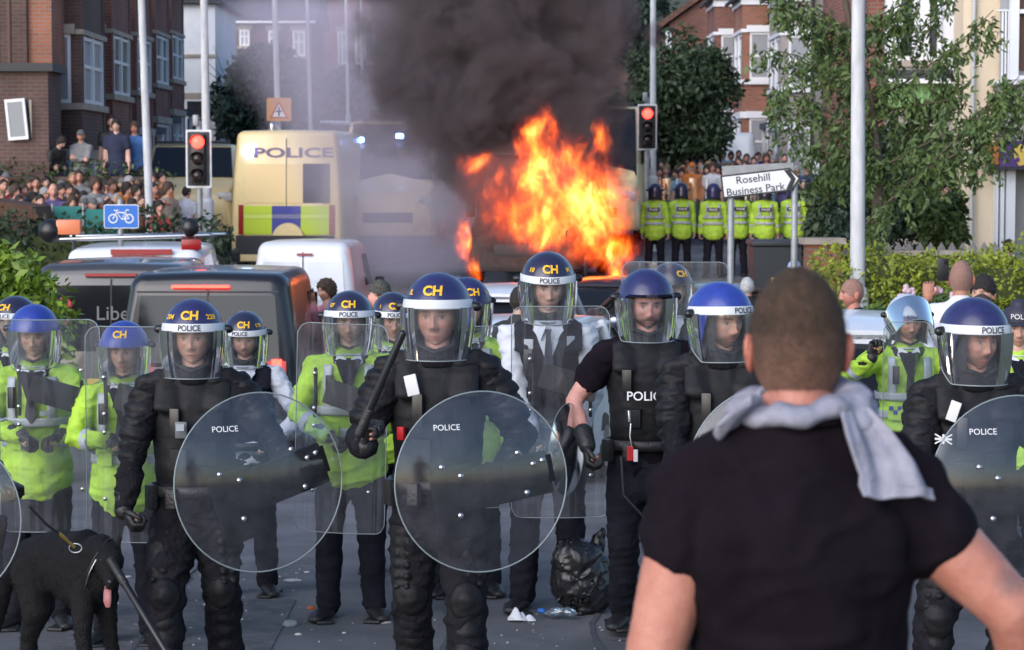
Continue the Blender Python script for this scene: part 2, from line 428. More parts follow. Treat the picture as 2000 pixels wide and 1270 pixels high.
def boots(root, legs, mat=None):
    for s, (A, K) in zip((-1, 1), legs):
        mb = MB(); A = Vector(A); dx = s * .05
        mb.tube([A + Vector((0, .0, .09)), A + Vector((0, 0, -.02))], [.056, .052], 10)
        mb.tube([A + Vector((-dx * .3, .055, -.055)), A + Vector((0, -.02, -.045)), A + Vector((dx, -.13, -.058)), A + Vector((dx * 1.2, -.19, -.064))], [(.040, .032), (.046, .042), (.050, .028), (.040, .022)], 10, xdir=(1, 0, 0))
        mb.box(A + Vector((dx * .45, -.068, -.08)), (.098, .29, .022), Matrix.Rotation(-s * .18, 3, 'Z'), .01)
        mb.build('boot', mat or LEATHER, root, smooth=True)
def skin_mesh(arms, legs, skin, hair=(.1, .06, .04), *, hsize=1.0, hands=((.4, None, None), (.4, None, None)), full=True, beard=0, muscle=1.0, voxel=.018, dirs=None, jaw=1.0, lowres=False):
    mb = MB(); torso_tube(mb, .86, .86, n=16, fy=.86)
    mb.tube([HC + Vector((0, .02, -.22)), HC + Vector((0, .016, -.12)), HC + Vector((0, .012, -.04))], [.064 * muscle, .057 * muscle, .055], 12)
    mb.tube([(-.10, .022, 1.455), (0, .03, 1.49), (.10, .022, 1.455)], [.045, .055 * muscle, .045], 10)
    for s, (S, E, W) in zip((-1, 1), arms):
        mb.tube([(s * .1, .01, 1.43), S, S.lerp(E, .5), E, E.lerp(W, .35), W], [.055, .062 * muscle, .053 * muscle, .043 * muscle, .045 * muscle, .029], 12)
    mb.tube([(0, .012, .82), (0, .012, 1.0)], [(.14, .11), (.145, .105)], 14, xdir=(1, 0, 0))
    for s, (A, K) in zip((-1, 1), legs):
        A, K = Vector(A), Vector(K); H = Vector((s * .092, .01, .88))
        mb.tube([H, H.lerp(K, .45), K, K.lerp(A, .4), A], [.082, .074, .055, .054, .040], 10)
    me = fuse(mb, voxel, 3)
    out = MB(); out.col = skin
    out.v = [tuple(v.co) for v in me.vertices]; out.f = [tuple(p.vertices) for p in me.polygons]; out.c = [skin] * len(out.v)
    bpy.data.meshes.remove(me)
    head_verts(skin, hair, out, beard, *((24, 20) if lowres else (84, 66)), jaw=jaw)
    for k, (s, (S, E, W)) in enumerate(zip((-1, 1), arms)):
        d = (W - E).normalized(); c, dd, pn = hands[k]
        dd = Vector(dd) if dd is not None else d
        pn = Vector(pn) if pn is not None else Vector((-s, 0, 0))
        out.col = skin; hand(out, W, dd, pn, c, -s, hsize)
    m = out.mesh('body', True, False)
    a = m.color_attributes.new('Col', 'FLOAT_COLOR', 'POINT'); a.data.foreach_set('color', [q for c in out.c for q in (*c, 1)])
    return m

# ------------------------------------------------------------------ materials for clothing
BLACK = M('black_riot_cloth', (.010, .0095, .013), .85, var=.35, vscale=14, bump=.6, bscale=38, spec=.18)
BLACKPAD = M('black_padding', (.0085, .0085, .0105), .62, spec=.28, var=.3, vscale=10, bump=.15, bscale=30)
NAVY = M('navy_cloth', (.014, .014, .022), .88, spec=.15, var=.3, bump=.3, bscale=60)
TSHIRT = M('black_tshirt', (.0105, .0075, .011), .95, spec=.08, var=.3, vscale=5, bump=.2, bscale=300)
HIVIS = M('hivis_yellow', (.40, .64, .055), .78, var=.25, vscale=7, bump=.25, bscale=40)
SILVER = M('reflective_silver', (.42, .45, .50), .45, var=.15, vscale=20)
SHIRTW = M('white_shirt', (.62, .64, .72), .8, var=.06, bump=.3, bscale=30)
PLASTIC = M('black_plastic', (.012, .012, .014), .35)
LEATHER = M('black_leather', (.018, .017, .018), .45, bump=.3, bscale=80)
BAND = M('helmet_band', (.62, .64, .68), .4)
YEL = M('helmet_yellow', (.85, .47, .02), .5)
BLUEH = M('helmet_blue', (.024, .026, .10), .36, coat=.25, var=.2, vscale=25, bump=.03, bscale=200)
BRBLUE = M('helmet_bright_blue', (.026, .05, .29), .36, coat=.25, var=.15, vscale=25, bump=.03, bscale=200)
DARKH = M('helmet_navy', (.022, .022, .055), .3, coat=.4)
LINER = M('helmet_liner', (.01, .01, .012), .7)
INK = M('lettering_dark', (.03, .03, .05), .6)
WHITE = M('lettering_white', (.78, .78, .80), .5)
METAL = M('steel', (.55, .55, .56), .3, 1)
VISOR = clear_mat('visor_clear', (.90, .92, .93), .05, .07, .045, (.6, .62, .7), 9)
SHIELD = clear_mat('shield_clear', (.91, .95, .94), .07, .10, .05, (.62, .64, .72), 3)
SHIELDR = clear_mat('round_shield_clear', (.88, .89, .92), .10, .035, .028, (.55, .57, .66), 3)
EDGE = M('shield_edge', (.22, .26, .27), .25)
SKINM = attr_mat('skin', .5, .4, .12, 120, 0.0)
_n = SKINM.node_tree.nodes; _l = SKINM.node_tree.links
_tc = _n.new('ShaderNodeTexCoord'); _nz = _n.new('ShaderNodeTexNoise'); _nz.inputs['Scale'].default_value = 22; _nz.inputs['Detail'].default_value = 8; _nz.inputs['Roughness'].default_value = .7; _l.new(_tc.outputs['Object'], _nz.inputs[0])
_cr = _n.new('ShaderNodeValToRGB'); _l.new(_nz.outputs[0], _cr.inputs[0]); _cr.color_ramp.elements[0].position = .3; _cr.color_ramp.elements[1].position = .7; _cr.color_ramp.elements[0].color = (.82, .66, .62, 1); _cr.color_ramp.elements[1].color = (1.05, 1.02, 1, 1)
_mx = _n.new('ShaderNodeMix'); _mx.data_type = 'RGBA'; _mx.blend_type = 'MULTIPLY'; _mx.inputs[0].default_value = 1
_vc = [q for q in _n if q.bl_idname == 'ShaderNodeVertexColor'][0]; _l.new(_vc.outputs[0], _mx.inputs[6]); _l.new(_cr.outputs[0], _mx.inputs[7]); _l.new(_mx.outputs[2], _n['Principled BSDF'].inputs['Base Color'])

# ------------------------------------------------------------------ helmet
HR = (.140, .165, .150); HZ = .035
def helm_pt(a, z, off=0):
    """point on the helmet shell; a = 0 is the front"""
    z2 = max(0, z - HZ); s = math.sqrt(max(0, 1 - (z2 / HR[2]) ** 2))
    k = 1 - .06 * max(0, (HZ - z) / .15)
    return Vector((math.sin(a) * (HR[0] * s * k + off), -math.cos(a) * (HR[1] * s * k + off) + .012, z + (off * z2 / HR[2] if z2 else 0)))
def rim_z(a):
    c = math.cos(a)
    if c > .52: return .055
    t = min(1, (.52 - c) / .30); return .055 - .165 * t
_hm = {}
def helmet_meshes():
    if _hm: return _hm
    mb = MB()
    def P(u, v):
        a = u * 2 * math.pi; zr = rim_z(a); top = HZ + HR[2]
        th = v * math.pi / 2
        if v < .75:
            z = HZ + HR[2] * math.cos(v / .75 * math.pi / 2 * .98); z = max(z, zr)
        else:
            zz = HZ + HR[2] * math.cos(math.pi / 2 * .98); z = max(zr, zz + (zr - zz) * (v - .75) / .25) if zr < zz else max(zr, zz)
        return helm_pt(a, z)
    mb.grid(P, 56, 26, True); _hm['shell'] = mb.mesh('helmet', True, False)
    mb = MB()
    mb.grid(lambda u, v: helm_pt((u - .5) * 2 * math.pi, max(rim_z((u - .5) * 2 * math.pi) - .004, -.11) + (.16 - max(rim_z((u - .5) * 2 * math.pi), -.11)) * v, -.012), 40, 6); _hm['liner'] = mb.mesh('liner', True, False)
    mb = MB(); mb.grid(lambda u, v: helm_pt((u - .5) * R(220), .040 + .036 * v, .005), 40, 4); _hm['band'] = mb.mesh('band', True, False)
    mb = MB()
    def V(u, v):
        a = (u - .5) * R(205); z = .045 - v * .215
        k = 1 - .13 * v * v
        ed = 1 - max(0, abs(u - .5) * 2 - .72) / .28 * .30 * (v > .0)
        z = .045 - v * .215 * ed
        p = helm_pt(a, .03, .016); return Vector((p.x * k, p.y * (1 - .10 * v * v), z))
    mb.grid(V, 40, 12); _hm['visor'] = mb.mesh('visor', True, False)
    mb = MB(); mb.tube([V(i / 39, 1) for i in range(40)], [.0028] * 40, 6); _hm['visor_edge'] = mb.mesh('visor_edge', True)
    for s in (-1, 1):
        mb = MB(); p = helm_pt(s * R(92), .045, .012); mb.tube([p - Vector((s * .008, 0, 0)), p + Vector((s * .010, 0, 0))], [.021, .019], 12)
        _hm['hinge%d' % s] = mb.mesh('hinge', True)
    mb = MB(); mb.grid(lambda u, v: Vector((math.sin((u - .5) * R(230)) * (.125 + .012 * v), math.cos((u - .5) * R(230)) * (.145 + .012 * v) + .012, -.095 - v * .055)), 24, 4); _hm['neck_guard'] = mb.mesh('neck_guard', True, False)
    mb = MB(); mb.tube([Vector((-.085, -.02, -.05)), Vector((-.07, -.06, -.11)), Vector((0, -.085, -.135)), Vector((.07, -.06, -.11)), Vector((.085, -.02, -.05))], [(.010, .004)] * 5, 8); _hm['chin_strap'] = mb.mesh('chin_strap')
    for s in (-1, 1):
        mb = MB(); mb.grid(lambda u, v: Vector((s * math.sin(R(48 + 52 * u)) * (.118 - .012 * v), -math.cos(R(48 + 52 * u)) * (.135 - .012 * v) + .012, .05 - .165 * v)), 10, 8); _hm['pad%d' % s] = mb.mesh('cheek_pad', True, False)
    return _hm
def helmet(parent, colour, ch=None, left='', right='', police=True, up=False, yaw=0, pitch=0, band=BAND, police_off=0.0, small_police=False, roll=0):
    g = helmet_meshes()
    piv = empty('head_gear', HC, 0, parent); piv.rotation_euler = (pitch, roll, yaw)
    bpy.data.objects.remove(piv)
    rot = Matrix.Translation(HC) @ (Matrix.Rotation(yaw, 4, 'Z') @ Matrix.Rotation(pitch, 4, 'X') @ Matrix.Rotation(roll, 4, 'Y'))
    h = link('helmet', g['shell'], colour, parent); h.matrix_local = rot
    md = h.modifiers.new('t', 'SOLIDIFY'); md.thickness = .010; md.offset = 1
    link('liner', g['liner'], LINER, h); 
    if band is not None: link('band', g['band'], band, h)
    link('hinge', g['hinge-1'], PLASTIC, h); link('hinge', g['hinge1'], PLASTIC, h); link('neck_guard', g['neck_guard'], LINER, h); link('chin_strap', g['chin_strap'], LINER, h)
    for s_ in (-1, 1): link('cheek_pad', g['pad%d' % s_], LINER, h)
    v = link('visor', g['visor'], VISOR, h); e = link('visor_edge', g['visor_edge'], EDGE, h)
    if up:
        m = Matrix.Translation((0, .012, .03)) @ Matrix.Rotation(R(-58), 4, 'X') @ Matrix.Translation((0, -.012, -.03))
        v.matrix_local = m; e.matrix_local = m
    def dome(cx, cz):
        def fn(x, y):
            z = cz + y * .86; s = math.sqrt(max(.05, 1 - (max(0, z - HZ) / HR[2]) ** 2))
            return helm_pt(cx + x / (HR[0] * s * 1.08), z, .0035)
        return fn
    if ch:
        text_obj('lettering', ch, .060, YEL, h, dome(0, .113), .0022)
    if left: text_obj('lettering', left, .034, YEL, h, dome(-R(46), .106), .001)
    if right: text_obj('lettering', right, .034, YEL, h, dome(R(46), .106), .001)
    if police:
        text_obj('lettering', 'POLICE', .034 if not small_police else .018, INK, h, lambda x, y: helm_pt(police_off + x / .155, .0585 + y, .0075), .0007)
    return h

def tie_collar(root, shirt=SHIRTW, tie=True, fwd=0.0):
    if fwd: mb = MB(); mb.prism([(-.082, -.085, 1.492), (.082, -.085, 1.492), (.05, -.150, 1.40), (0, -.178, 1.27), (-.05, -.150, 1.40)], (0, -.012, 0)); mb.build('shirt_front', shirt, root)
    n0_ = [q for q in root.children]
    mb = MB()
    for s in (-1, 1):
        mb.prism([(s * .012, -.098, 1.475), (s * .062, -.058, 1.505), (s * .078, -.080, 1.455), (s * .040, -.118, 1.405)], (0, -.008, 0))
    mb.tube([(0.06 * math.cos(a), .0 - .062 * math.sin(a) + .005, 1.495) for a in [R(k) for k in range(-40, 221, 20)]], [(.022, .007)] * 14, 8)
    mb.build('shirt_collar', shirt, root, smooth=False)
    if tie:
        mb = MB(); mb.prism([(-.017, -.122, 1.462), (.017, -.122, 1.462), (.012, -.128, 1.430), (.030, -.150, 1.22), (0, -.152, 1.18), (-.030, -.150, 1.22), (-.012, -.128, 1.430)], (0, -.008, 0)); mb.build('tie', INK, root)
    for q in root.children:
        if q not in n0_ and fwd: q.location.y -= fwd

def shell_band(root, name, z0, z1, off, mat, a0=-180, a1=180, n=40):
    mb = MB()
    def P(u, v):
        a = R(a0 + (a1 - a0) * u); z = z0 + (z1 - z0) * v; rx, ry = torso_r(z)
        return Vector((math.sin(a) * (rx + off), -math.cos(a) * (ry + off) + .015, z))
    mb.grid(P, n, 4); o = mb.build(name, mat, root, smooth=True, fixn=False)
    md = o.modifiers.new('t', 'SOLIDIFY'); md.thickness = .004; md.offset = 1
    return o
def strap(root, name, x, off, mat, w=.045, z0=1.0, z1=1.44, back=False):
    mb = MB(); sg = 1 if back else -1
    def P(u, v):
        z = z0 + (z1 - z0) * v; rx, ry = torso_r(z); xx = x + (u - .5) * w
        yy = math.sqrt(max(.02, 1 - (xx / (rx + off)) ** 2)) * (ry + off); return Vector((xx, sg * yy + .015, z))
    mb.grid(P, 4, 14); o = mb.build(name, mat, root, smooth=True, fixn=False)
    md = o.modifiers.new('t', 'SOLIDIFY'); md.thickness = .004; md.offset = 1 if not back else -1
    return o
def vest_mesh(z0=1.0, seed=0, f=1.10, fy=1.20):
    mb = MB(); torso_tube(mb, f, 1.06, 1.45, fy=fy)
    for s in (-1, 1):
        mb.tube([(s * .115, -.125, 1.36), (s * .118, -.06, 1.475), (s * .118, .05, 1.475), (s * .115, .13, 1.36)], [(.062, .026)] * 4, 10, xdir=(1, 0, 0))
    return fuse(mb, .013, 3, .004, 12, seed)
def gear(root, name, x, z, size, mat, off=.02, rot=0, bev=.006, f=1.14):
    rx, ry = torso_r(z); y = -math.sqrt(max(.05, 1 - (x / (rx * f)) ** 2)) * ry * 1.22 + .012 - off
    mb = MB(); mb.box((0, 0, 0), size, None, bev)
    o = mb.build(name, mat, root, auto=40); o.location = (x, y, z); o.rotation_euler = (0, rot, math.asin(max(-.9, min(.9, x / (rx * f)))) * .8)
    return o

CACHE = {}
def cached(key, fn):
    if key not in CACHE: CACHE[key] = fn()
    return CACHE[key]

POSES = {}
def person(label, px, d, total, yaw=0, outfit='riot', legs='stand', hands=None, skin=SKIN, hairc=(.09, .05, .03), hem=None, head=(0, 0), beard=0, group=None, extra=0.06, seed=0, name='person', muscle=1.0, ground=None, cat='police officer', hsize=1.0):
    """hands: ((wrist xyz, elbow pole, curl, dir, palm) right = viewer's left, the same for the other)"""
    k = total / (1.78 + extra)
    X = wx(px, d); root = empty(name, (X, d, gz(d) if ground is None else ground), yaw); root.scale = (k, k, k)
    tag(root, label, cat, group)
    hs = hands or (((-.26, -.06, .86), (-.3, 1, 0), .5, None, None), ((.26, -.06, .86), (.3, 1, 0), .5, None, None))
    arms = [arm(s, h[0], h[1]) for s, h in zip((-1, 1), hs)]
    lg = LEGS[legs]
    hd = [(h[2], h[3], h[4]) for h in hs]; FACE[0] = seed + 100; rs = random.Random(seed); sk = rs.uniform(.88, 1.08); skin = (min(.8, skin[0] * sk), skin[1] * sk * rs.uniform(.93, 1.05), skin[2] * sk * rs.uniform(.9, 1.06)); hairc = rs.choice([hairc, (.05, .035, .025), (.15, .09, .05), (.03, .02, .018)])
    bm_ = skin_mesh(arms, lg, skin, hairc, hands=hd, beard=beard, muscle=muscle, voxel=.018, hsize=hsize)
    # turn the head on the neck
    hy, hp = head
    if hy or hp:
        mt = Matrix.Rotation(hy, 3, 'Z') @ Matrix.Rotation(hp, 3, 'X'); pv = HC + Vector((0, .02, -.10))
        for v in bm_.vertices:
            w = max(0, min(1, (v.co.z - 1.52) / .05))
            if w > 0: v.co = v.co.lerp(pv + mt @ (v.co - pv), w)
    link('body', bm_, SKINM, root)
    root['_arms'] = 0; del root['_arms']
    return root, arms, lg, k

def gloves(root, arms, hs, mat=LEATHER, size=1.16):
    for s, (S, E, W), h in zip((-1, 1), arms, hs):
        mb = MB(); d = (W - E).normalized(); dd = Vector(h[3]) if h[3] is not None else d; pn = Vector(h[4]) if h[4] is not None else Vector((-s, 0, 0))
        hand(mb, W, dd, pn, h[2], -s, size); mb.tube([W - d * .07, W + d * .01], [.050, .042], 12)
        mb.build('glove', mat, root, smooth=True)

def pads(root, arms, lg, heavy=True):
    for s, (S, E, W) in zip((-1, 1), arms):
        mb = MB(); ax = (E - S).normalized()
        out = (Vector((s, -.1, .25)) - ax * Vector((s, -.1, .25)).dot(ax)).normalized()
        for q, (t, r) in enumerate(((-.02, .080), (.045, .087), (.105, .086), (.165, .080), (.215, .073))):
            mb.ell(S + ax * t + out * .016, (r, r * 1.0, .048), 16, 8, ax.to_track_quat('Z', 'Y').to_matrix())
        mb.tube([(s * .09, -.06, 1.475), (s * .15, -.045, 1.475), (s * .2, -.03, 1.45)], [(.03, .05), (.035, .065), (.03, .06)], 12)
        link('shoulder_pad', fuse(mb, .010, 3, .008, 22, 5 + s), BLACKPAD, root)
        mb = MB(); f = (W - E).normalized()
        for t in (-.03, .03, .09, .15, .20): mb.ell(E + f * t, (.066 - t * .06, .066 - t * .06, .036), 14, 8, f.to_track_quat('Z', 'Y').to_matrix())
        link('forearm_guard', fuse(mb, .010, 3, .006, 22, 9 + s), BLACKPAD, root)
    if heavy:
        for s, (A, K) in zip((-1, 1), lg):
            A, K = Vector(A), Vector(K); H = Vector((s * .092, .01, .88)); ax = (K - A).normalized()
            mb = MB(); mb.ell(K + Vector((0, -.062, .02)), (.070, .040, .085), 16, 10)
            mb.ell(K + Vector((0, -.085, .03)), (.045, .03, .05), 14, 8)
            for t in (.10, .18, .26, .34): mb.ell(K - ax * t + Vector((0, -.045, 0)), (.062 - t * .03, .048, .055), 14, 8)
            link('shin_guard', fuse(mb, .011, 2, .004, 16, 2 + s), BLACKPAD, root)
            mb = MB()
            tx = (K - H).normalized()
            mb.tube([H + tx * .10 + Vector((s * .02, -.045, 0)), H + tx * .30 + Vector((s * .02, -.042, 0))], [(.080, .055), (.070, .05)], 14, xdir=(1, 0, 0))
            for t in (.09, .135, .18, .225, .27, .315):
                for w in (-.042, 0, .042): mb.ell(H + tx * t + Vector((s * .02 + w, -.103 + abs(w) * .45, 0)), (.017, .012, .014), 8, 6)
            link('thigh_pad', fuse(mb, .009, 1, .002, 16, 2 + s), BLACKPAD, root)

def belt(root, kit=True):
    mb = MB()
    def P(u, v):
        a = u * 2 * math.pi; return Vector((math.sin(a) * .198, -math.cos(a) * .157 + .012, .955 + .05 * v))
    mb.grid(P, 36, 3, True); o = mb.build('belt', LEATHER, root, smooth=True, fixn=False); md = o.modifiers.new('t', 'SOLIDIFY'); md.thickness = .008; md.offset = 1
    if kit:
        for a, sz in ((-60, (.06, .04, .11)), (-25, (.05, .035, .09)), (35, (.06, .04, .10)), (70, (.05, .04, .12))):
            mb = MB(); mb.box((0, 0, 0), sz, None, .008); q = mb.build('pouch', LEATHER, root, auto=40)
            q.location = (math.sin(R(a)) * .222, -math.cos(R(a)) * .185 + .012, .955); q.rotation_euler = (0, 0, R(a))

def jit(head, seed): r = random.Random(seed * 7); return (head[0] + R(r.uniform(-9, 9)), head[1] + R(r.uniform(-2, 7)))
def riot_officer(label, px, d, total, hs, yaw=0, legs='stand', helm=None, head=(0, 0), skin=SKIN, seed=0, card=None, beard=0, heavy=True):
    head = jit(head, seed)
    root, arms, lg, k = person(label, px, d, total, yaw, 'riot', legs, hs, skin, head=head, beard=beard, seed=seed, hsize=.82)
    link('jacket', upper_mesh(arms, 'long', 1.04, 1.08, .010, .013, seed), BLACK, root)
    link('trousers', lower_mesh(lg, 1.2, .012, .015, seed + 2), BLACK, root)
    boots(root, lg)
    link('body_armour', vest_mesh(seed=seed), BLACKPAD, root)
    mb = MB()
    for q, z in enumerate((1.475, 1.50, 1.525)): mb.tube([(math.cos(a) * (.088 - q * .006), math.sin(a) * (.085 - q * .006) - .005, z) for a in [R(t) for t in range(0, 361, 20)]], [.018] * 19, 8)
    link('collar', fuse(mb, .009, 2, .004, 20, seed), BLACK, root)
    gloves(root, arms, hs); pads(root, arms, lg, heavy); belt(root)
    # chest kit
    gear(root, 'radio', -.075, 1.30, (.045, .03, .13), PLASTIC, .02)
    gear(root, 'pouch', .06, 1.16, (.09, .035, .11), BLACKPAD, .018); gear(root, 'pouch', -.06, 1.13, (.08, .035, .10), BLACKPAD, .018)
    gear(root, 'pouch', .10, 1.30, (.07, .03, .09), BLACKPAD, .015)
    hp = dict(colour=BLUEH, ch='CH'); hp.update(helm or {}); hp.setdefault('yaw', head[0]); hp.setdefault('pitch', head[1])
    helmet(root, **hp)
    return root, k

def hivis_officer(label, px, d, total, hs=None, yaw=0, legs='stand', helm=None, head=(0, 0), skin=SKIN, seed=0, vest=True, collar=True, back=False, hat=True, mat=None, ground=None, group=None, voxel=.014):
    head = jit(head, seed)
    root, arms, lg, k = person(label, px, d, total, yaw, 'hivis', legs, hs, skin, head=head, seed=seed, ground=ground, group=group, hsize=.82 if hs else 1.0)
    link('jacket', upper_mesh(arms, 'long', 1.06, 1.04, voxel - .002, .012, seed, hem=.86, flare=True), HIVIS, root)
    link('trousers', lower_mesh(lg, 1.1, voxel + .002, .008, seed + 2), NAVY, root)
    boots(root, lg)
    for z in (1.04, 1.16): shell_band(root, 'reflective_band', z, z + .05, .032, SILVER)
    for s in (-1, 1): strap(root, 'reflective_strap', s * .115, .030, SILVER, .05, 1.2, 1.44); strap(root, 'reflective_strap', s * .115, .034, SILVER, .05, 1.2, 1.44, True)
    for s, (S, E, W) in zip((-1, 1), arms):
        mb = MB(); f = (W - E).normalized(); c = E + f * .11; mb.tube([c - f * .022, c + f * .022], [.066, .064], 16, caps=False)
        mb.build('reflective_band', SILVER, root, smooth=True)
    if collar: 
        mb = MB(); mb.tube([(math.cos(a) * .094, math.sin(a) * .09 + .0, 1.485 - .03 * (math.sin(a) < -.5)) for a in [R(t) for t in range(0, 361, 20)]], [.024] * 19, 8); mb.build('collar', NAVY, root, smooth=True)
        tie_collar(root)
        mb = MB(); mb.prism([(-.075, -.118, 1.47), (.075, -.118, 1.47), (0, -.165, 1.27)], (0, -.012, 0)); mb.build('undervest', NAVY, root)
    if hs: gloves(root, arms, hs)
    if vest:
        gear(root, 'radio', -.10, 1.33, (.04, .03, .12), PLASTIC, .045); gear(root, 'badge_patch', .09, 1.24, (.07, .008, .03), SILVER, .035); gear(root, 'pocket', .095, 1.07, (.10, .012, .075), HIVIS, .028); gear(root, 'pocket', -.095, 1.07, (.10, .012, .075), HIVIS, .028)
    if back:
        rx, ry = torso_r(1.32)
        text_obj('lettering', 'POLICE', .05, WHITE, root, lambda x, y: Vector((-x, ry + .062, 1.335 + y)), .001)
        mb = MB(); mb.box((0, ry + .052, 1.335), (.24, .012, .075)); mb.build('back_patch', INK, root)
    if hat:
        hp = dict(colour=BLUEH, ch='CH'); hp.update(helm or {}); hp.setdefault('yaw', head[0]); hp.setdefault('pitch', head[1]); helmet(root, **hp)
    return root, k, arms

# ------------------------------------------------------------------ shields and batons
def bolt(parent, p, r=.012):
    def f():
        mb = MB(); mb.ell((0, 0, 0), (1, .7, 1), 10, 6); return mb.mesh('bolt')
    o = link('bolt', cached('bolt', f), METAL, parent); o.location = p; o.scale = (r, r, r); return o
def round_shield(label, c, dia=.72, yaw=0, pitch=0, roll=R(-14), word=True, plate=True):
    root = empty('round_shield', c); root.rotation_euler = (pitch, 0, yaw); tag(root, label, 'shield', 'round police shields')
    def disc():
        mb = MB()
        def P(u, v):
            a = u * 2 * math.pi; r = v; return Vector((math.cos(a) * r, -.16 * (1 - r * r) + .0, math.sin(a) * r))
        mb.grid(P, 64, 16, True); return mb.mesh('disc', True, False)
    r = dia / 2
    o = link('disc', cached('disc', disc), SHIELDR, root); o.scale = (r, r, r)
    def rim():
        mb = MB(); mb.tube([(math.cos(R(a)), 0, math.sin(R(a))) for a in range(0, 361, 6)], [.009] * 61, 8, xdir=(0, 1, 0)); return mb.mesh('rim')
    o = link('rim', cached('rim', rim), EDGE, root); o.scale = (r, r, r)
    if plate:
        mb = MB(); rt = Matrix.Rotation(roll, 3, 'Y')
        mb.box(rt @ Vector((.05, .0, -.02)), (.50, .03, .18), rt, .012); mb.box(rt @ Vector((.20, -.018, -.005)), (.22, .012, .115), rt, .004); mb.box(rt @ Vector((-.12, .0, -.06)), (.20, .026, .30), rt, .012)
        mb.build('arm_plate', BLACKPAD, root, auto=40)
        for x, z in ((-.17, .10), (-.13, -.11), (.22, .03), (.265, .035), (-.10, .05), (.16, .09), (.17, -.08)):
            q = rt @ Vector((x, 0, z)); rr = (q.x ** 2 + q.z ** 2) / r / r; bolt(root, (q.x, -.16 * r * (1 - rr) - .004, q.z))
    if word:
        def fn(x, y):
            X, Z = x - .42 * r, y + .62 * r; rr = (X * X + Z * Z) / r / r; return Vector((X, -.16 * r * (1 - rr) - .003, Z))
        text_obj('lettering', 'POLICE', .034, WHITE, root, fn)
    return root
def long_shield(label, c, w=.52, h=1.12, yaw=0, roll=0, curve=.12, word=False, pad=True, padz=.16, pitch=0):
    root = empty('long_shield', c); root.rotation_euler = (pitch, roll, yaw); tag(root, label, 'shield', 'long police shields')
    mb = MB()
    def P(u, v):
        x = (u - .5) * w; z = (v - .5) * h; cr = .06
        ax, az = abs(x) - (w / 2 - cr), abs(z) - (h / 2 - cr)
        if ax > 0 and az > 0:
            l = math.hypot(ax, az); m = max(ax, az) / l; x = math.copysign(w / 2 - cr + ax * m, x); z = math.copysign(h / 2 - cr + az * m, z)
        t = abs(x) / (w / 2); flare = .045 * max(0, t - .72) / .28
        return Vector((x, curve * w * (x / (w / 2)) ** 2 * .8 - flare, z))
    mb.grid(P, 24, 30); mb.build('sheet', SHIELD, root, smooth=True, fixn=False)
    mb = MB(); bd = [P(i / 23, 1) for i in range(24)] + [P(1, 1 - i / 23) for i in range(24)] + [P(1 - i / 23, 0) for i in range(24)] + [P(0, i / 23) for i in range(24)]
    mb.tube(bd, [.0028] * len(bd), 6); mb.build('edge', EDGE, root, smooth=True)
    if pad:
        mb = MB(); rt = Matrix.Rotation(R(16), 3, 'Y'); mb.box(rt @ Vector((0, .03, padz)), (w * .60, .03, .13), rt, .01)
        mb.build('arm_pad', M('grey_foam', (.075, .075, .08), .85), root, auto=40)
        for s in (-1, 1):
            mb = MB(); mb.tube([(s * w * .31, .035, padz + .10 - s * .04), (s * w * .31, .05, padz), (s * w * .31, .035, padz - .14 - s * .04)], [.010] * 3, 8); mb.build('handle', PLASTIC, root, smooth=True)
            for z in (padz + .12, padz - .06, padz - .15, -h * .30): bolt(root, (s * w * .31, curve * w * .36 - .006, z), .011)
    if word: text_obj('lettering', 'POLICE', .04, WHITE, root, lambda x, y: Vector((x, -.004, h * .33 + y)))
    return root
def baton(label, a, b, r=.013):
    a, b = Vector(a), Vector(b); root = empty('baton', a); tag(root, label, 'baton'); d = b - a
    mb = MB(); mb.tube([d * .18, d], [r, r * .95], 12); mb.build('shaft', PLASTIC, root, smooth=True)
    mb = MB(); mb.tube([-d * .05, d * .0, d * .19], [r * 1.25, r * 1.2, r * 1.2], 12); mb.build('grip', LEATHER, root, smooth=True)
    return root
# ------------------------------------------------------------------ ground, road, pavements
ASPH = M('asphalt', (.235, .235, .25), .9, var=.3, vscale=1.1, bump=1.0, bscale=260, spec=.3)
def sheet(name, x0, x1, y0, y1, dz, mat, nx=3, step=.5, edge=0):
    mb = MB(); ny = int((y1 - y0) / step) + 1
    f0 = x0 if callable(x0) else (lambda y: x0); f1 = x1 if callable(x1) else (lambda y: x1)
    def P(u, v):
        y = y0 + (y1 - y0) * v; a, b = f0(y), f1(y)
        return Vector((a + (b - a) * u, y, gz(y) + dz))
    mb.grid(P, nx, ny); o = mb.build(name, mat, None, smooth=True, fixn=False)
    if edge: md = o.modifiers.new('t', 'SOLIDIFY'); md.thickness = edge; md.offset = -1
    return struct(o)
def rl(y): return -7.4 - max(0, y - 34) * .055
def rr(y): return 6.0 - max(0, y - 34) * .05
sheet('ground', -160, 160, -25, 420, -.06, M('earth', (.06, .065, .035), .95, var=.4, vscale=.6), 5, 2)
sheet('road', lambda y: rl(y) , lambda y: rr(y), -12, 160, 0, ASPH)
PAVE = wall_mat('paving', (.24, .23, .23), (.20, .20, .20), (.10, .10, .10), .6, .45, .012)
sheet('pavement_left', lambda y: rl(y) - 2.4, lambda y: rl(y) - .13, 8, 160, .12, PAVE, edge=.2)
sheet('pavement_right', lambda y: rr(y) + .13, lambda y: rr(y) + 2.6, 12, 160, .12, PAVE, edge=.2)
KERB = M('kerb_stone', (.28, .28, .28), .9, var=.2)
sheet('kerb_left', lambda y: rl(y) - .13, rl, 8, 160, .125, KERB, 2, edge=.2); sheet('kerb_right', rr, lambda y: rr(y) + .13, 12, 160, .125, KERB, 2, edge=.2)
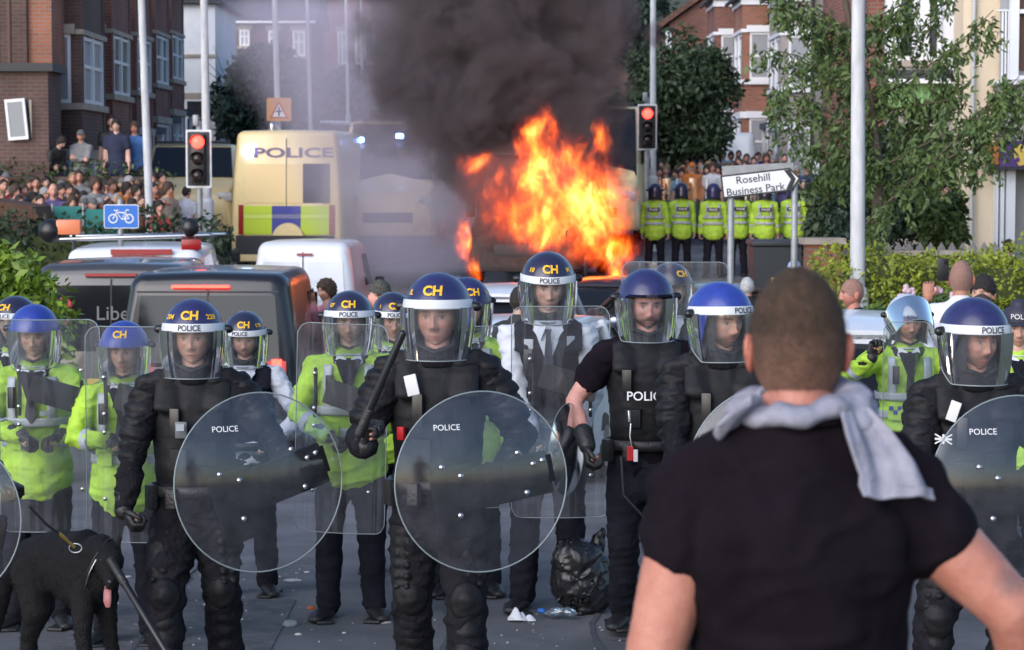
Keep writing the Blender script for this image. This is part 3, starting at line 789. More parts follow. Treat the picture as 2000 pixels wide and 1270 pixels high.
# painted line along the road
LINE = M('road_paint', (.55, .55, .55), .8, var=.4, vscale=12)
for k in range(11):
    y0 = 19 + k * 6
    o = sheet('road_marking', -1.1 - .01 * k, -1.0 - .01 * k, y0, y0 + 2.5, .004, LINE, 2)

# ------------------------------------------------------------------ houses
BRICK = wall_mat('red_brick', (.25, .085, .055), (.19, .06, .045), (.20, .15, .13))
BRICKD = wall_mat('brown_brick', (.13, .065, .055), (.10, .052, .046), (.12, .10, .09))
BRICKO = wall_mat('orange_brick', (.36, .13, .07), (.28, .10, .06), (.25, .18, .15))
SLATE = wall_mat('roof_slate', (.075, .077, .095), (.06, .062, .075), (.035, .035, .04), .3, .2, .008)
TILE = wall_mat('brown_roof_tile', (.17, .085, .06), (.13, .07, .05), (.06, .035, .03), .25, .16, .01)
STONE = M('sandstone', (.36, .31, .26), .9, var=.2, vscale=3, bump=.3, bscale=30)
RENDERW = M('white_render', (.74, .75, .78), .9, var=.08, vscale=1.5, bump=.2, bscale=40)
CREAM = M('cream_render', (.72, .60, .44), .9, var=.05, vscale=1.2, bump=.25, bscale=60)
PEBBLE = M('pebbledash', (.36, .33, .31), .95, var=.25, vscale=60, bump=.8, bscale=120)
UPVC = M('white_frame', (.74, .75, .78), .4)
PANE = M('window_glass', (.04, .045, .05), .08, spec=.8, var=.5, vscale=2)
NET = M('net_curtain', (.30, .31, .34), .3, var=.15, vscale=12, stretch=(8, 8, .4))
PIPE = M('drain_pipe', (.02, .02, .022), .5)
FASCIA = M('dark_fascia', (.03, .03, .035), .6)
def bar(mb, x0, x1, y0, y1, z0, z1): mb.box(((x0 + x1) / 2, (y0 + y1) / 2, (z0 + z1) / 2), (x1 - x0, y1 - y0, z1 - z0)); return mb
def window(root, x, z, w, h, y=0, sash=True, glass=None, sill=True, lintel=True, stone=STONE, mull=0, fr=.07, face='-y'):
    """a framed window on the wall plane y (outside towards -y); x,z lower left corner"""
    mb = MB(); d = .09
    bar(mb, x, x + fr, y - .05, y + .04, z, z + h); bar(mb, x + w - fr, x + w, y - .05, y + .04, z, z + h)
    bar(mb, x + fr, x + w - fr, y - .05, y + .04, z, z + fr); bar(mb, x + fr, x + w - fr, y - .05, y + .04, z + h - fr, z + h)
    if sash: bar(mb, x + fr, x + w - fr, y - .045, y + .035, z + h * .52, z + h * .52 + fr * .9)
    for k in range(mull): xx = x + w * (k + 1) / (mull + 1); bar(mb, xx - fr * .45, xx + fr * .45, y - .047, y + .03, z + fr, z + h - fr)
    f = mb.build('window', UPVC, root)
    g = MB(); bar(g, x + fr * .5, x + w - fr * .5, y - .012, y + .01, z + fr * .5, z + h - fr * .5); g.build('pane', glass or PANE, f)
    if sill: g = MB(); bar(g, x - .08, x + w + .08, y - .13, y - .002, z - .12, z - .003); g.build('sill', stone, f)
    if lintel: g = MB(); bar(g, x - .12, x + w + .12, y - .06, y - .002, z + h + .003, z + h + .22); g.build('lintel', stone, f)
    return f
def part(name, mat, root, *boxes):
    mb = MB()
    for b in boxes: bar(mb, *b)
    return mb.build(name, mat, root)
def pipe(root, pts, r=.04, mat=None, name='drainpipe'): mb = MB(); mb.tube(pts, [r] * len(pts), 8); return mb.build(name, mat or PIPE, root, smooth=True)

# corner house at far left: projecting ground floor with an open window, taller wall behind
d = 43.2; b0 = gz(d)
hA = empty('brick_house', (wx(-60, d), d, b0)); tag(hA, 'brown brick corner house at the far left with its lower window swung open', 'house')
x1 = wx(100, d) - wx(-60, d); top = at(0, 140, d).z - b0
part('wall', BRICKD, hA, (-1.5, x1, 0, 1.2, -.5, top))
part('cornice', FASCIA, hA, (-1.6, x1 + .12, -.15, 1.3, top + .002, top + .16))
part('upper_wall', BRICKO, hA, (.55, x1 - .1, .9, 2.2, top + .17, top + 5))
part('upper_wall', BRICKD, hA, (-1.6, .54, .9, 2.2, top + .17, top + 5))
for xx in (.15, .45, x1 - .9): pipe(hA, [(xx, .82, top + .2), (xx, .82, top + 4.8)], .05, M('brown_pipe', (.10, .05, .04), .6))
wd_ = .36; wz = at(0, 275, d).z - b0; wh = at(0, 195, d).z - at(0, 275, d).z; wxl = wx(25, d) - wx(-60, d)
part('opening', PANE, hA, (wxl, wxl + .42, -.01, .05, wz + .05, wz + wh))
mb = MB(); 
for (p, q, r_, s_) in ((0, .05, 0, wh), (.35, .40, 0, wh), (.05, .35, 0, .06), (.05, .35, wh - .06, wh)): bar(mb, p, q, 0, .04, r_, s_)
f = mb.build('open_window', UPVC, hA); f.location = (wxl - .01, -.10, wz); f.rotation_euler = (R(4), R(-4), R(-8))
mb = MB(); bar(mb, .04, .36, .01, .03, .04, wh - .04); mb.build('pane', M('pane_sky', (.30, .31, .33), .15), f)

# terrace on the left: bays stepping away up the street
def bay_house(label, Y, Xf, side, brick=BRICK, wallX=None, depth=5.8, topz=6.0, bayw=2.6, proj=.8, trim=STONE, whitecol=False, glass=NET, name='terraced_house', roofm=None):
    """side=-1: left of the street (bay looks towards +X), +1: right of the street"""
    r = empty(name, (Xf, Y, gz(Y))); tag(r, label, 'house', 'terraced houses')
    s = side; b = gz(Y); H = topz
    def B(nm, mat, *bx):
        mb = MB()
        for (p0, p1, y0, y1, z0, z1) in bx:
            a0, a1 = sorted((s * p0, s * p1)); bar(mb, a0, a1, y0, y1, z0, z1)
        return mb.build(nm, mat, r)
    # local: p grows away from the street; bay from p=0..proj, main wall beyond
    B('wall', brick, (proj, proj + 5, -1.4, depth - 1.4, -1, H))
    B('bay_pier', brick, (0.0, .16, 0, bayw, -.6, 1.0), (.16, proj - .002, .0, .12, -.6, H - .25), (.0, .16, 0, .22, 1.0, H - .25), (.0, .16, bayw - .22, bayw, 1.0, H - .25))
    B('bay_panel', brick, (.02, .16, .22, bayw - .22, 2.55, 3.35))
    B('bay_head', trim, (-.05, proj - .003, -.05, bayw + .05, H - .25, H - .05))
    B('string_course', trim, (-.06, .155, -.06, bayw + .06, 2.36, 2.55), (-.06, .155, -.06, bayw + .06, 3.35, 3.48))
    B('bay_panel', brick, (.02, .16, .22, bayw - .22, 4.95, H - .252)); B('string_course', trim, (-.04, .157, -.04, bayw + .04, 4.85, 4.948))
    for z0, z1 in ((1.0, 2.36), (3.48, 4.85)):
        n = 2
        fr = MB()
        for k in range(n + 1):
            yy = .22 + (bayw - .44) * k / n; a0, a1 = sorted((s * .0, s * .12)); bar(fr, a0, a1, yy - .07, yy + .07, z0 + .002, z1 - .002)
        for zz in (z0 + .05, z0 + (z1 - z0) * .55, z1 - .06): a0, a1 = sorted((s * .02, s * .10)); bar(fr, a0, a1, .30, bayw - .30, zz - .035, zz + .035)
        f = fr.build('window', UPVC, r)
        a0, a1 = sorted((s * .07, s * .09)); g = MB(); bar(g, a0, a1, .2, bayw - .2, z0, z1); g.build('pane', glass, f)
        # narrow light in the side of the bay that faces down the street
        f = MB(); x0, x1 = sorted((s * .22, s * (proj - .10))); y = -.012
        bar(f, x0, x0 + .06, y - .04, y + .02, z0, z1); bar(f, x1 - .06, x1, y - .04, y + .02, z0, z1); bar(f, x0 + .06, x1 - .06, y - .04, y + .02, z0, z0 + .07); bar(f, x0 + .06, x1 - .06, y - .04, y + .02, z1 - .07, z1); bar(f, x0 + .06, x1 - .06, y - .038, y + .02, (z0 + z1) / 2 - .035, (z0 + z1) / 2 + .035)
        f = f.build('window', UPVC, r); g = MB(); bar(g, x0 + .03, x1 - .03, y - .018, y, z0 + .03, z1 - .03); g.build('pane', glass, f)
        g = MB(); bar(g, x0 - .1, x1 + .1, y - .10, y - .045, z0 - .14, z0 - .002); g.build('sill', trim, f); g = MB(); bar(g, x0 - .1, x1 + .1, y - .10, y - .045, z1 + .002, z1 + .2); g.build('lintel', trim, f)
    # roofs: main slope rising away from the street, small hipped roof on the bay
    mb = MB(); e = H + .02
    mb.prism([(s * (proj - .35), -1.45, e), (s * (proj + 2.6), -1.45, e + 2.2), (s * (proj + 5.2), -1.45, e)], (0, depth + .05, 0)); mb.build('roof', roofm or SLATE, r)
    mb = MB(); z = H - .04
    mb.add([(s * -.15, -.15, z), (s * -.15, bayw + .15, z), (s * (proj + .3), bayw + .15, z), (s * (proj + .3), -.15, z), (s * (proj + .5), bayw * .3, z + .75), (s * (proj + .5), bayw * .7, z + .75), (s * .45, bayw * .5, z + .7)], [(0, 1, 6), (1, 2, 5, 6), (0, 6, 4, 3), (4, 6, 5), (0, 3, 2, 1), (2, 3, 4, 5)]); mb.build('bay_roof', SLATE, r)
    g = MB(); g.tube([(s * -.2, -.2, z - .02), (s * -.2, bayw + .2, z - .02)], [.06, .06], 8); g.build('gutter', PIPE if whitecol else UPVC, r, smooth=True)
    pipe(r, [(s * (proj - .08), -.22, z), (s * (proj - .08), -.22, 0)], .045)
    # porch beside the bay: door, canopy
    B('door', M('door_dark', (.03, .025, .03), .4), (proj - .06, proj - .004, bayw + .5, bayw + 1.45, .1, 2.2))
    B('porch_canopy', SLATE, (-.05, proj - .004, bayw + .15, bayw + 1.9, 2.45, 2.62)); B('porch_post', UPVC, (.02, .12, bayw + .2, bayw + .3, .0, 2.44), (.02, .12, bayw + 1.74, bayw + 1.84, 0, 2.44))
    # chimney
    a0, a1 = sorted((s * (proj + 2.2), s * (proj + 3.0))); mb = MB(); bar(mb, a0, a1, -1.3, -.4, H + 1.2, H + 3.3); mb.build('chimney', brick, r)
    return r
ords = ['first', 'second', 'third', 'fourth', 'fifth', 'sixth', 'seventh', 'eighth', 'ninth', 'tenth', 'eleventh', 'twelfth', 'thirteenth', 'fourteenth', 'fifteenth', 'sixteenth', 'seventeenth', 'eighteenth', 'nineteenth', 'twentieth', 'twenty-first', 'twenty-second', 'twenty-third', 'twenty-fourth', 'twenty-fifth', 'twenty-sixth', 'twenty-seventh', 'twenty-eighth', 'twenty-ninth', 'thirtieth']
for i in range(5):
    Y = 45.4 + 6 * i
    bay_house('bay-fronted brick terraced house on the left, %s from the corner house' % ords[i], Y, -8.62 - .075 * (Y - 45.4), -1, BRICKD if i == 0 else BRICK, topz=6.3 + (0 if i else .3), glass=NET if i == 0 else PANE)
# white gable end
d = 79; r = empty('rendered_house', (wx(338, d), d, gz(d))); tag(r, 'tall white rendered gable above the left terrace', 'house')
w_ = wx(425, d) - wx(338, d); t_ = at(0, 8, d).z - gz(d)
part('wall', RENDERW, r, (-2.5, w_, 0, 6, -2, t_)); part('band', STONE, r, (-2.55, w_ + .05, -.06, -.002, at(0, 112, d).z - gz(d), at(0, 112, d).z - gz(d) + .1))
mb = MB(); mb.prism([(-2.8, -.3, t_ + .01), (w_ + .3, -.3, t_ + .01), (w_ / 2 - 1.2, -.3, t_ + 1.8)], (0, 6.5, 0)); mb.build('roof', SLATE, r)
window(r, .5, 1.2, .8, 1.4); 
# far houses across the end of the street
def far_house(label, d, px0, px1, ytop, mat, wins, roofm=SLATE, depth=7, roofh=2.0, glass=NET, rz=0, chim=True):
    r = empty('terraced_house', (wx(px0, d), d, gz(d)), rz); tag(r, label, 'house', 'houses at the end of the street')
    W = wx(px1, d) - wx(px0, d); H = at(0, ytop, d).z - gz(d)
    part('wall', mat, r, (0, W, 0, depth, -3, H))
    mb = MB(); mb.prism([(-.25, -.35, H + .01), (-.25, depth / 2, H + roofh), (-.25, depth + .35, H + .01)], (W + .5, 0, 0)); mb.build('roof', roofm, r)
    part('gutter', UPVC, r, (-.2, W + .2, -.42, -.32, H - .1, H + .0))
    for (p, q, a, b) in wins:
        x = wx(p, d) - wx(px0, d); z0 = at(0, b, d).z - gz(d); window(r, x, z0, wx(q, d) - wx(p, d), at(0, a, d).z - at(0, b, d).z, 0, True, glass, mull=1, fr=.09)
    if chim: part('chimney', mat, r, (W * .1, W * .1 + .9, depth / 2 - .4, depth / 2 + .4, H + 1, H + roofh + 1.2))
    return r
far_house('hazy grey house behind the warning sign', 100, 400, 612, 42, BRICKD, [(440, 462, 60, 88), (472, 492, 58, 90), (528, 548, 60, 95), (575, 600, 60, 110)])
far_house('hazy brick house with pale bay window left of the smoke', 112, 630, 830, -6, BRICK, [(662, 680, 62, 125), (696, 735, 52, 126), (760, 790, 60, 126), (800, 822, 60, 126)])
far_house('hazy house mostly hidden by the smoke plume', 118, 850, 1060, -20, BRICKD, [(870, 900, 60, 120), (940, 970, 60, 120), (1010, 1040, 60, 120)])
far_house('hazy roofed house right of the smoke plume', 120, 1080, 1290, 20, BRICKD, [(1100, 1130, 70, 120), (1170, 1200, 70, 120), (1240, 1270, 70, 120)])

# right: brick gable and bays
d = 79; r = empty('brick_house', (wx(1305, d), d, gz(d))); tag(r, 'red brick gable with brown tiled roof right of the traffic light', 'house')
H = at(0, 46, d).z - gz(d); W = 3.2
mb = MB(); mb.prism([(0, 0, -1), (W * 2, 0, -1), (W * 2, 0, H), (W, 0, H + 2.3), (0, 0, H)], (0, 8, 0)); mb.build('wall', BRICK, r)
for s in (0, 1):
    mb = MB(); p = [(-.3, -.25, H - .14), (W, -.25, H + 2.36), (W, -.25, H + 2.56), (-.45, -.25, H - .02)]
    if s: p = [(2 * W - q[0], q[1], q[2]) for q in p]
    mb.prism(p, (0, 8.5, 0)); mb.build('roof', TILE, r)
mb = MB(); bar(mb, -.12, .0, -.05, .3, H - 1.6, H - .25); mb.build('corner_trim', UPVC, r)
pipe(r, [(.03, -.08, H - .2), (.03, -.08, 0)], .05, UPVC)
for i, Y in enumerate((72, 66, 60)):
    Xf = wx((1392, 1446, 1520)[i], Y)
    bay_house('bay-fronted brick house with white frames on the right, %s from the brick gable' % ords[i], Y, Xf, 1, (BRICK, BRICKO, PEBBLE)[i], topz=(6.0, 5.9, 6.0)[i], trim=UPVC, whitecol=True, glass=NET, proj=.9)
# white house seen through the tree
d = 40.5; r = empty('rendered_house', (wx(1690, d), d, gz(d))); tag(r, 'white rendered house seen through the leafy branches', 'house')
W = wx(1905, d) - wx(1690, d); 
def zz(y): return at(0, y, d).z - gz(d)
part('wall', RENDERW, r, (.28, W, 0, 6, -1, zz(-120))); part('brick_pier', BRICK, r, (0, .278, -.04, 6, -1, zz(-120)))
part('shop_roof', SLATE, r, (.2, W + .05, -.7, -.002, zz(157), zz(140))); part('shop_fascia', UPVC, r, (.2, W + .05, -.72, -.003, zz(166), zz(157) - .003))
part('shop_front', M('green_blind', (.20, .40, .16), .6, var=.5, vscale=3, stretch=(6, 1, .6)), r, (.3, W - .1, -.4, -.004, zz(212), zz(166) - .003))
window(r, wx(1800, d) - wx(1690, d), zz(118), .28, zz(-10) - zz(118), 0, True, PANE); window(r, .5, zz(118), .35, zz(-10) - zz(118), 0, True, PANE)
pipe(r, [(W - .36, -.07, zz(-60)), (W - .36, -.07, zz(140))], .035); part('lower_wall', PEBBLE, r, (.281, W - .05, -.35, -.004, -.6, zz(214)))
# cream house at the right edge with a fascia sign
d = 32.5; r = empty('rendered_house', (wx(1874, d), d, gz(d))); tag(r, 'cream rendered house at the right edge with a white bay window', 'house')
W = 5.0
def xx_(p): return wx(p, d) - wx(1874, d)
part('wall', CREAM, r, (0, W, 0, .7, -.5, zz(-150))); part('rear_wall', CREAM, r, (2.2, W, .702, 7, -.5, zz(-150)))
part('pebbledash_panel', PEBBLE, r, (xx_(1936), W, -.35, -.003, zz(285), zz(168)))
part('bay_sill', UPVC, r, (xx_(1928), W, -.45, -.003, zz(168) + .003, zz(160)))
f = MB(); 
for p in (1940, 1946, 1952): bar(f, xx_(p), xx_(p) + .022, -.30, -.26, zz(158), zz(24))
bar(f, xx_(1953), xx_(1970), -.4, -.30, zz(158), zz(-60)); bar(f, xx_(1970), W, -.38, -.32, zz(30), zz(22)); bar(f, xx_(1970), W, -.38, -.32, zz(158), zz(150)); bar(f, xx_(1930), xx_(1953), -.30, -.2, zz(25), zz(22))
f = f.build('bay_window', UPVC, r); g = MB(); bar(g, xx_(1938), W, -.25, -.23, zz(158), zz(-60)); g.build('pane', NET, f)
g = MB(); bar(g, xx_(1972), xx_(1990), -.28, -.26, zz(140), zz(-40)); g.build('curtain', M('brown_curtain', (.13, .07, .05), .9), f)
part('ground_column', UPVC, r, (xx_(1936), xx_(1941), -.2, -.003, -.2, zz(332)), (xx_(1944), xx_(1951), -.24, -.003, -.2, zz(332)), (xx_(1954), xx_(1971), -.28, -.003, -.2, zz(332)))
part('doorway', M('doorway_grey', (.28, .26, .25), .9), r, (xx_(1972), W, -.05, -.003, -.2, zz(332)))
part('door_step', STONE, r, (xx_(1950), W, -1.4, -.5, -.3, .38))
pipe(r, [(.14, -.05, zz(-80)), (.14, -.05, 0)], .035, M('grey_pipe', (.45, .45, .44), .6))
sg = empty('fascia_sign', (wx(1916, d), d - .42, gz(d))); tag(sg, 'purple fascia sign with a yellow mask emblem on the cream house', 'sign')
part('box', M('sign_purple', (.07, .03, .16), .5), sg, (wx(1936, d) - wx(1916, d), 4, 0, .3, zz(326), zz(276)))
part('end_panel', M('sign_orange', (.40, .13, .03), .5, var=.3, vscale=6), sg, (0, wx(1935, d) - wx(1916, d), .02, .3, zz(322), zz(278)))
part('ledge', FASCIA, sg, (-.05, 4, -.06, .3, zz(332), zz(326) - .003))
mk = MB(); cx = wx(1976, d) - wx(1916, d); cz = zz(303); sz = .165
mk.prism([(cx - .12, -.012, cz + .05), (cx - .06, -.012, cz + .15), (cx + .07, -.012, cz + .14), (cx + .14, -.012, cz - .04), (cx + .06, -.012, cz - .14), (cx - .02, -.012, cz - .16), (cx - .08, -.012, cz - .08)], (0, .009, 0)); e = mk.build('mask_emblem', M('sign_yellow', (.65, .45, .08), .5), sg)
mk = MB()
for (a, b, rr_) in ((-.05, -.07, .035), (.07, .02, .03), (.0, .09, .012), (.0, .05, .012)): mk.tube([(cx + a, -.020, cz + b), (cx + a, -.016, cz + b)], [rr_, rr_], 12, flat=True)
mk.build('mask_feature', M('sign_purple'), e)

# raised lawn and steps in front of the left terrace, raised garden on the right
LAWN = M('rough_lawn', (.05, .075, .025), .95, var=.5, vscale=5, bump=.6, bscale=40)
def lawn_z(y): return .28 + .1333 * (y - 40.2)
mb = MB(); mb.grid(lambda u, v: Vector((-16 + 10.1 * u, 39.4 + 3.7 * v, lawn_z(39.4 + 3.7 * v))), 12, 8); struct(mb.build('lawn', LAWN, None, smooth=True, fixn=False)).modifiers.new('t', 'SOLIDIFY').thickness = 1.2
mb = MB(); bar(mb, -12.5, -7.0, 43.25, 45.3, -.5, 1.62); struct(mb.build('terrace_steps', PAVE))
mb = MB(); bar(mb, 5.2, 13, 31.0, 40.2, -1.2, .58); struct(mb.build('raised_garden', LAWN))

# repair patches and tar seams on the road, loose grit
TAR = M('tar_seam', (.09, .09, .10), .7, var=.3, vscale=9); PATCH = M('road_patch_asphalt', (.20, .20, .213), .92, var=.3, vscale=6, bump=1.0, bscale=200, spec=.3)
for (x0, x1, y0, y1) in ((-1.55, .35, 9.75, 10.55), (.5, 1.9, 11.3, 12.6), (-2.3, -1.2, 11.0, 12.4)): sheet('road_patch', x0, x1, y0, y1, .004, PATCH, 3, .2)
rg = random.Random(17)
for k in range(4):
    x = (-1.9, -.35, .45, 1.3)[k]; mb = MB(); n = 26
    mb.grid(lambda u, v: Vector((x + .08 * mnoise.noise(Vector((v * 5, k, 0))) + .03 * mnoise.noise(Vector((v * 23, k, 3))) + (u - .5) * .028, 9 + v * 5, gz(9 + v * 5) + .007)), 2, 60); struct(mb.build('road_seam', TAR, None, fixn=False))
gr = MB()
for i in range(420):
    y = rg.uniform(9.4, 13.5); x = rg.uniform(-2.6, 1.2); q = rg.uniform(.003, .011); a = rg.random() * 6
    c = Vector((x, y, gz(y) + .004)); p = [c + Vector((math.cos(a + k * 2.1) * q * rg.uniform(.7, 1.4), math.sin(a + k * 2.1) * q, 0)) for k in range(3)]; gr.add(p + [c + Vector((0, 0, q * .9))], [(0, 1, 3), (1, 2, 3), (2, 0, 3)])
tag(gr.build('grit', M('pale_grit', (.42, .40, .37), .9, var=.4, vscale=5), None, fixn=False), 'loose pale grit scattered on the road', 'grit', kind='stuff')
# ------------------------------------------------------------------ the police line
def hl(px0, d0, total, px, py, d, yaw=0, extra=.06):
    """photograph pixel at depth d -> point in a figure's own 1.78 m space"""
    k = total / (1.78 + extra); w = at(px, py, d) - Vector((wx(px0, d0), d0, gz(d0)))
    return (Matrix.Rotation(-yaw, 3, 'Z') @ w) / k
NX, PX = Vector((-1, 0, 0)), Vector((1, 0, 0))

# officer in front left with round shield and lowered baton
a = (378, 10.0, 1.80)
hs = ((hl(*a, 214, 1075, 9.72), (-.7, .5, .1), .85, (.45, -.35, -.8), (.9, .3, .3)), (hl(*a, 560, 925, 9.62), (.6, .3, -.6), .8, (.9, -.1, .2), (0, -1, -.1)))
o1, k1 = riot_officer('helmeted officer in black riot gear at left, round shield and baton held low', *a, hs, legs='step', helm=dict(left='204', right='228'), seed=1, yaw=R(4))
gear(o1, 'body_camera', -.045, 1.27, (.055, .025, .075), M('camera_grey', (.10, .11, .12), .4), .045)
mb = MB(); mb.box((0, 0, 0), (.036, .004, .03)); q = mb.build('screen', M('camera_screen', (.35, .38, .42), .2), o1); q.location = (-.048, -.225, 1.285)
round_shield('scuffed clear round shield held by the front officer at left', at(507, 942, 9.35), .75, R(28), R(-3), R(-17))
baton('long black baton pointing down beside the black dog', at(222, 1105, 9.62), at(335, 1290, 9.35), .016)

# officer in front centre with raised baton
a = (855, 9.67, 1.93)
hs = ((hl(*a, 712, 872, 9.30), (-.5, .25, -.9), 1.0, (.25, -.35, .9), (.9, -.3, .1)), (hl(*a, 985, 925, 9.40), (.6, .3, -.6), .8, (.9, -.1, .2), (0, -1, -.1)))
o2, k2 = riot_officer('helmeted officer in black riot gear at centre raising a baton behind a round shield', *a, hs, legs='walk', helm=dict(police=False, left='IL', right=''), seed=4)
gear(o2, 'identity_card', -.10, 1.40, (.055, .008, .085), M('white_card', (.62, .62, .62), .5), .05, R(-14))
gear(o2, 'identity_card', .115, 1.47, (.085, .06, .012), M('white_card'), -.01, R(12))
gear(o2, 'red_tag', -.145, 1.20, (.035, .02, .055), M('red_tag', (.45, .01, .015), .5), .03)
round_shield('scuffed clear round shield held by the centre officer with raised baton', at(941, 941, 9.22), .745, R(19), R(-3), R(-10))
baton('black baton raised across the centre officer\'s right shoulder', at(706, 838, 9.22), at(786, 652, 9.12), .0165)

# officer half hidden behind the man in the black T-shirt
a = (1408, 10.2, 1.866)
hs = ((hl(*a, 1330, 1010, 9.9), (-.8, .4, -.2), .7, None, None), (hl(*a, 1500, 940, 9.8), (.6, .3, -.6), .8, (.9, -.1, .2), (0, -1, -.1)))
o6, k6 = riot_officer('bearded officer in bright blue helmet half hidden by the man\'s head', *a, hs, legs='stand', helm=dict(colour=BRBLUE, ch=None, police_off=R(8)), head=(R(26), 0), beard=.8, seed=6, skin=(.60, .34, .25))
round_shield('round shield mostly hidden behind the man\'s left shoulder', at(1512, 925, 9.55), .75, R(6), R(-3), R(-8))
# officer at the right edge
a = (1903, 9.36, 1.84)
hs = ((hl(*a, 1800, 1030, 9.1), (-.8, .4, -.2), .7, None, None), (hl(*a, 2000, 950, 9.1), (.6, .3, -.6), .8, (.9, -.1, .2), (0, -1, -.1)))
o7, k7 = riot_officer('officer in black riot gear at the right edge looking right, flag patch on chest', *a, hs, legs='wide', helm=dict(ch='', left='', right='', police_off=R(-2), colour=BLUEH), head=(R(20), 0), seed=9, skin=(.62, .35, .27))
gear(o7, 'identity_card', -.115, 1.39, (.045, .008, .085), M('white_card'), .06, R(18))
# union flag patch: white diagonals and cross on dark cloth
fl = MB(); 
for p, q, w in (((-.035, -.02), (.035, .02), .006), ((-.035, .02), (.035, -.02), .006), ((-.035, 0), (.035, 0), .009), ((0, -.02), (0, .02), .009)):
    v = Vector((q[0] - p[0], 0, q[1] - p[1])); n = Vector((-v.z, 0, v.x)).normalized() * w / 2; A = Vector((p[0], 0, p[1])); B = Vector((q[0], 0, q[1])); fl.add([A - n, B - n, B + n, A + n], [(0, 1, 2, 3)])
q = fl.build('flag_patch', M('white_card'), o7, fixn=False); q.location = (-.155, -.168, 1.275); q.rotation_euler = (0, 0, R(-20))
round_shield('round shield held at the right edge of the picture', at(1987, 952, 8.95), .735, R(10), R(-3), R(-4))
# dog handler, mostly outside the frame
a = (-215, 9.9, 1.82)
hs = ((hl(*a, -330, 1010, 9.5), (-.8, .4, -.2), .7, None, None), (hl(*a, 34, 988, 9.6), (.8, .5, -.3), .9, (.7, -.2, -.25), (0, 0, -1)))
o0, k0 = riot_officer('dog handler at the left edge, only the hand with the lead in view', *a, hs, legs='stand', seed=11)
round_shield('round shield cut off by the left edge of the picture', at(-127, 1010, 9.2), .73, R(-6), 0, R(12))

# officer in white shirt
a = (1070, 12.15, 1.936)
hs = ((hl(*a, 1040, 860, 11.95), (-1, .3, -.3), .8, (.6, -.4, -.2), (0, -.3, -1)), (hl(*a, 1125, 850, 11.95), (1, .3, -.3), .8, (-.6, -.4, -.2), (0, -.3, -1)))
def shirt_officer(label, a, hs, vestmat=NAVY, helm=None, head=(0, 0), seed=0, sleeve='long', shirt=SHIRTW, tie=True, skin=SKIN, beard=0, legs='stand', yaw=0, police_vest=False, muscle=1.0, gl=True):
    head = jit(head, seed)
    root, arms, lg, k = person(label, *a, yaw, 'shirt', legs, hs, skin, head=head, seed=seed, beard=beard, muscle=muscle, hsize=.82 if gl else 1.0)
    link('shirt', upper_mesh(arms, sleeve, 1.0, 1.0, .011, .011, seed, muscle=muscle), shirt, root)
    link('trousers', lower_mesh(lg, 1.12, .015, .009, seed + 2), NAVY, root); boots(root, lg)
    link('stab_vest', vest_mesh(seed=seed, f=1.08, fy=1.2), vestmat, root)
    if tie: tie_collar(root, fwd=.048)
    belt(root)
    if gl: gloves(root, arms, hs)
    gear(root, 'radio', -.10, 1.30, (.05, .03, .12), PLASTIC, .02); gear(root, 'pouch', .08, 1.16, (.10, .035, .10), vestmat, .02); gear(root, 'pouch', -.07, 1.12, (.08, .035, .09), vestmat, .02)
    hp = dict(colour=DARKH, ch='CH'); hp.update(helm or {}); hp.setdefault('yaw', head[0]); hp.setdefault('pitch', head[1]); helmet(root, **hp)
    return root
o4 = shirt_officer('tall officer in white shirt, tie and dark vest behind a long clear shield', a, hs, helm=dict(left='10', right='M', police_off=R(-2)), seed=12, skin=(.70, .46, .38))
gear(o4, 'badge_patch', -.10, 1.385, (.05, .006, .05), SILVER, .025); gear(o4, 'badge_patch', .115, 1.40, (.045, .006, .05), SILVER, .025)
long_shield('long clear shield in front of the white shirted officer', at(1095, 806, 11.72), .515, 1.11, R(3), 0, .12)

# officer in black short sleeves with POLICE on his vest
a = (1262, 11.37, 1.877)
hs = ((hl(*a, 1146, 868, 11.15), (-.9, .5, -.2), .7, (.05, -.35, -.9), (1, 0, 0)), (hl(*a, 1370, 960, 11.2), (.9, .4, -.1), .5, None, None))
o5 = shirt_officer('bearded officer in black short sleeves with POLICE across his vest', a, hs, vestmat=BLACKPAD, helm=dict(colour=BLUEH, ch=None, band=None, small_police=True), seed=15, sleeve='short', shirt=TSHIRT, tie=False, beard=.85, legs='walk', muscle=1.08, skin=(.58, .34, .26))
text_obj('lettering', 'POLICE', .062, WHITE, o5, lambda x, y: Vector((-.005 + x, -.205 + abs(x) * .12, 1.235 + y)), .0008)
mb = MB(); mb.tube([(.10, -.195, 1.335), (.10, -.205, 1.335)], [.042, .042], 24, flat=True); mb.build('round_badge', M('badge_blue', (.05, .09, .12), .5), o5, smooth=False)
mb = MB(); mb.tube([(-.085, -.205, 1.10), (-.09, -.215, 1.04), (-.08, -.22, .98)], [.004] * 3, 6); mb.tube([(-.095, -.205, 1.16), (-.092, -.21, 1.11)], [.007, .007], 8); mb.build('key_chain', METAL, o5, smooth=True)
mb = MB(); mb.box((-.088, -.222, .955), (.032, .008, .07), None, .003); mb.build('red_tag', M('red_tag'), o5)
mb = MB(); mb.box((-.062, -.222, .945), (.022, .008, .06), None, .003); mb.build('white_tag', M('white_card'), o5)
mb = MB(); mb.tube([(-.13, -.18, .93), (-.12, -.21, .75), (.0, -.22, .62), (.12, -.2, .52)], [.007] * 4, 8); mb.build('lead_strap', LEATHER, o5, smooth=True)
round_shield('small clear shield seen edge on beside the officer with POLICE vest', at(1108, 878, 11.2), .46, R(66), 0, 0, word=False, plate=False)

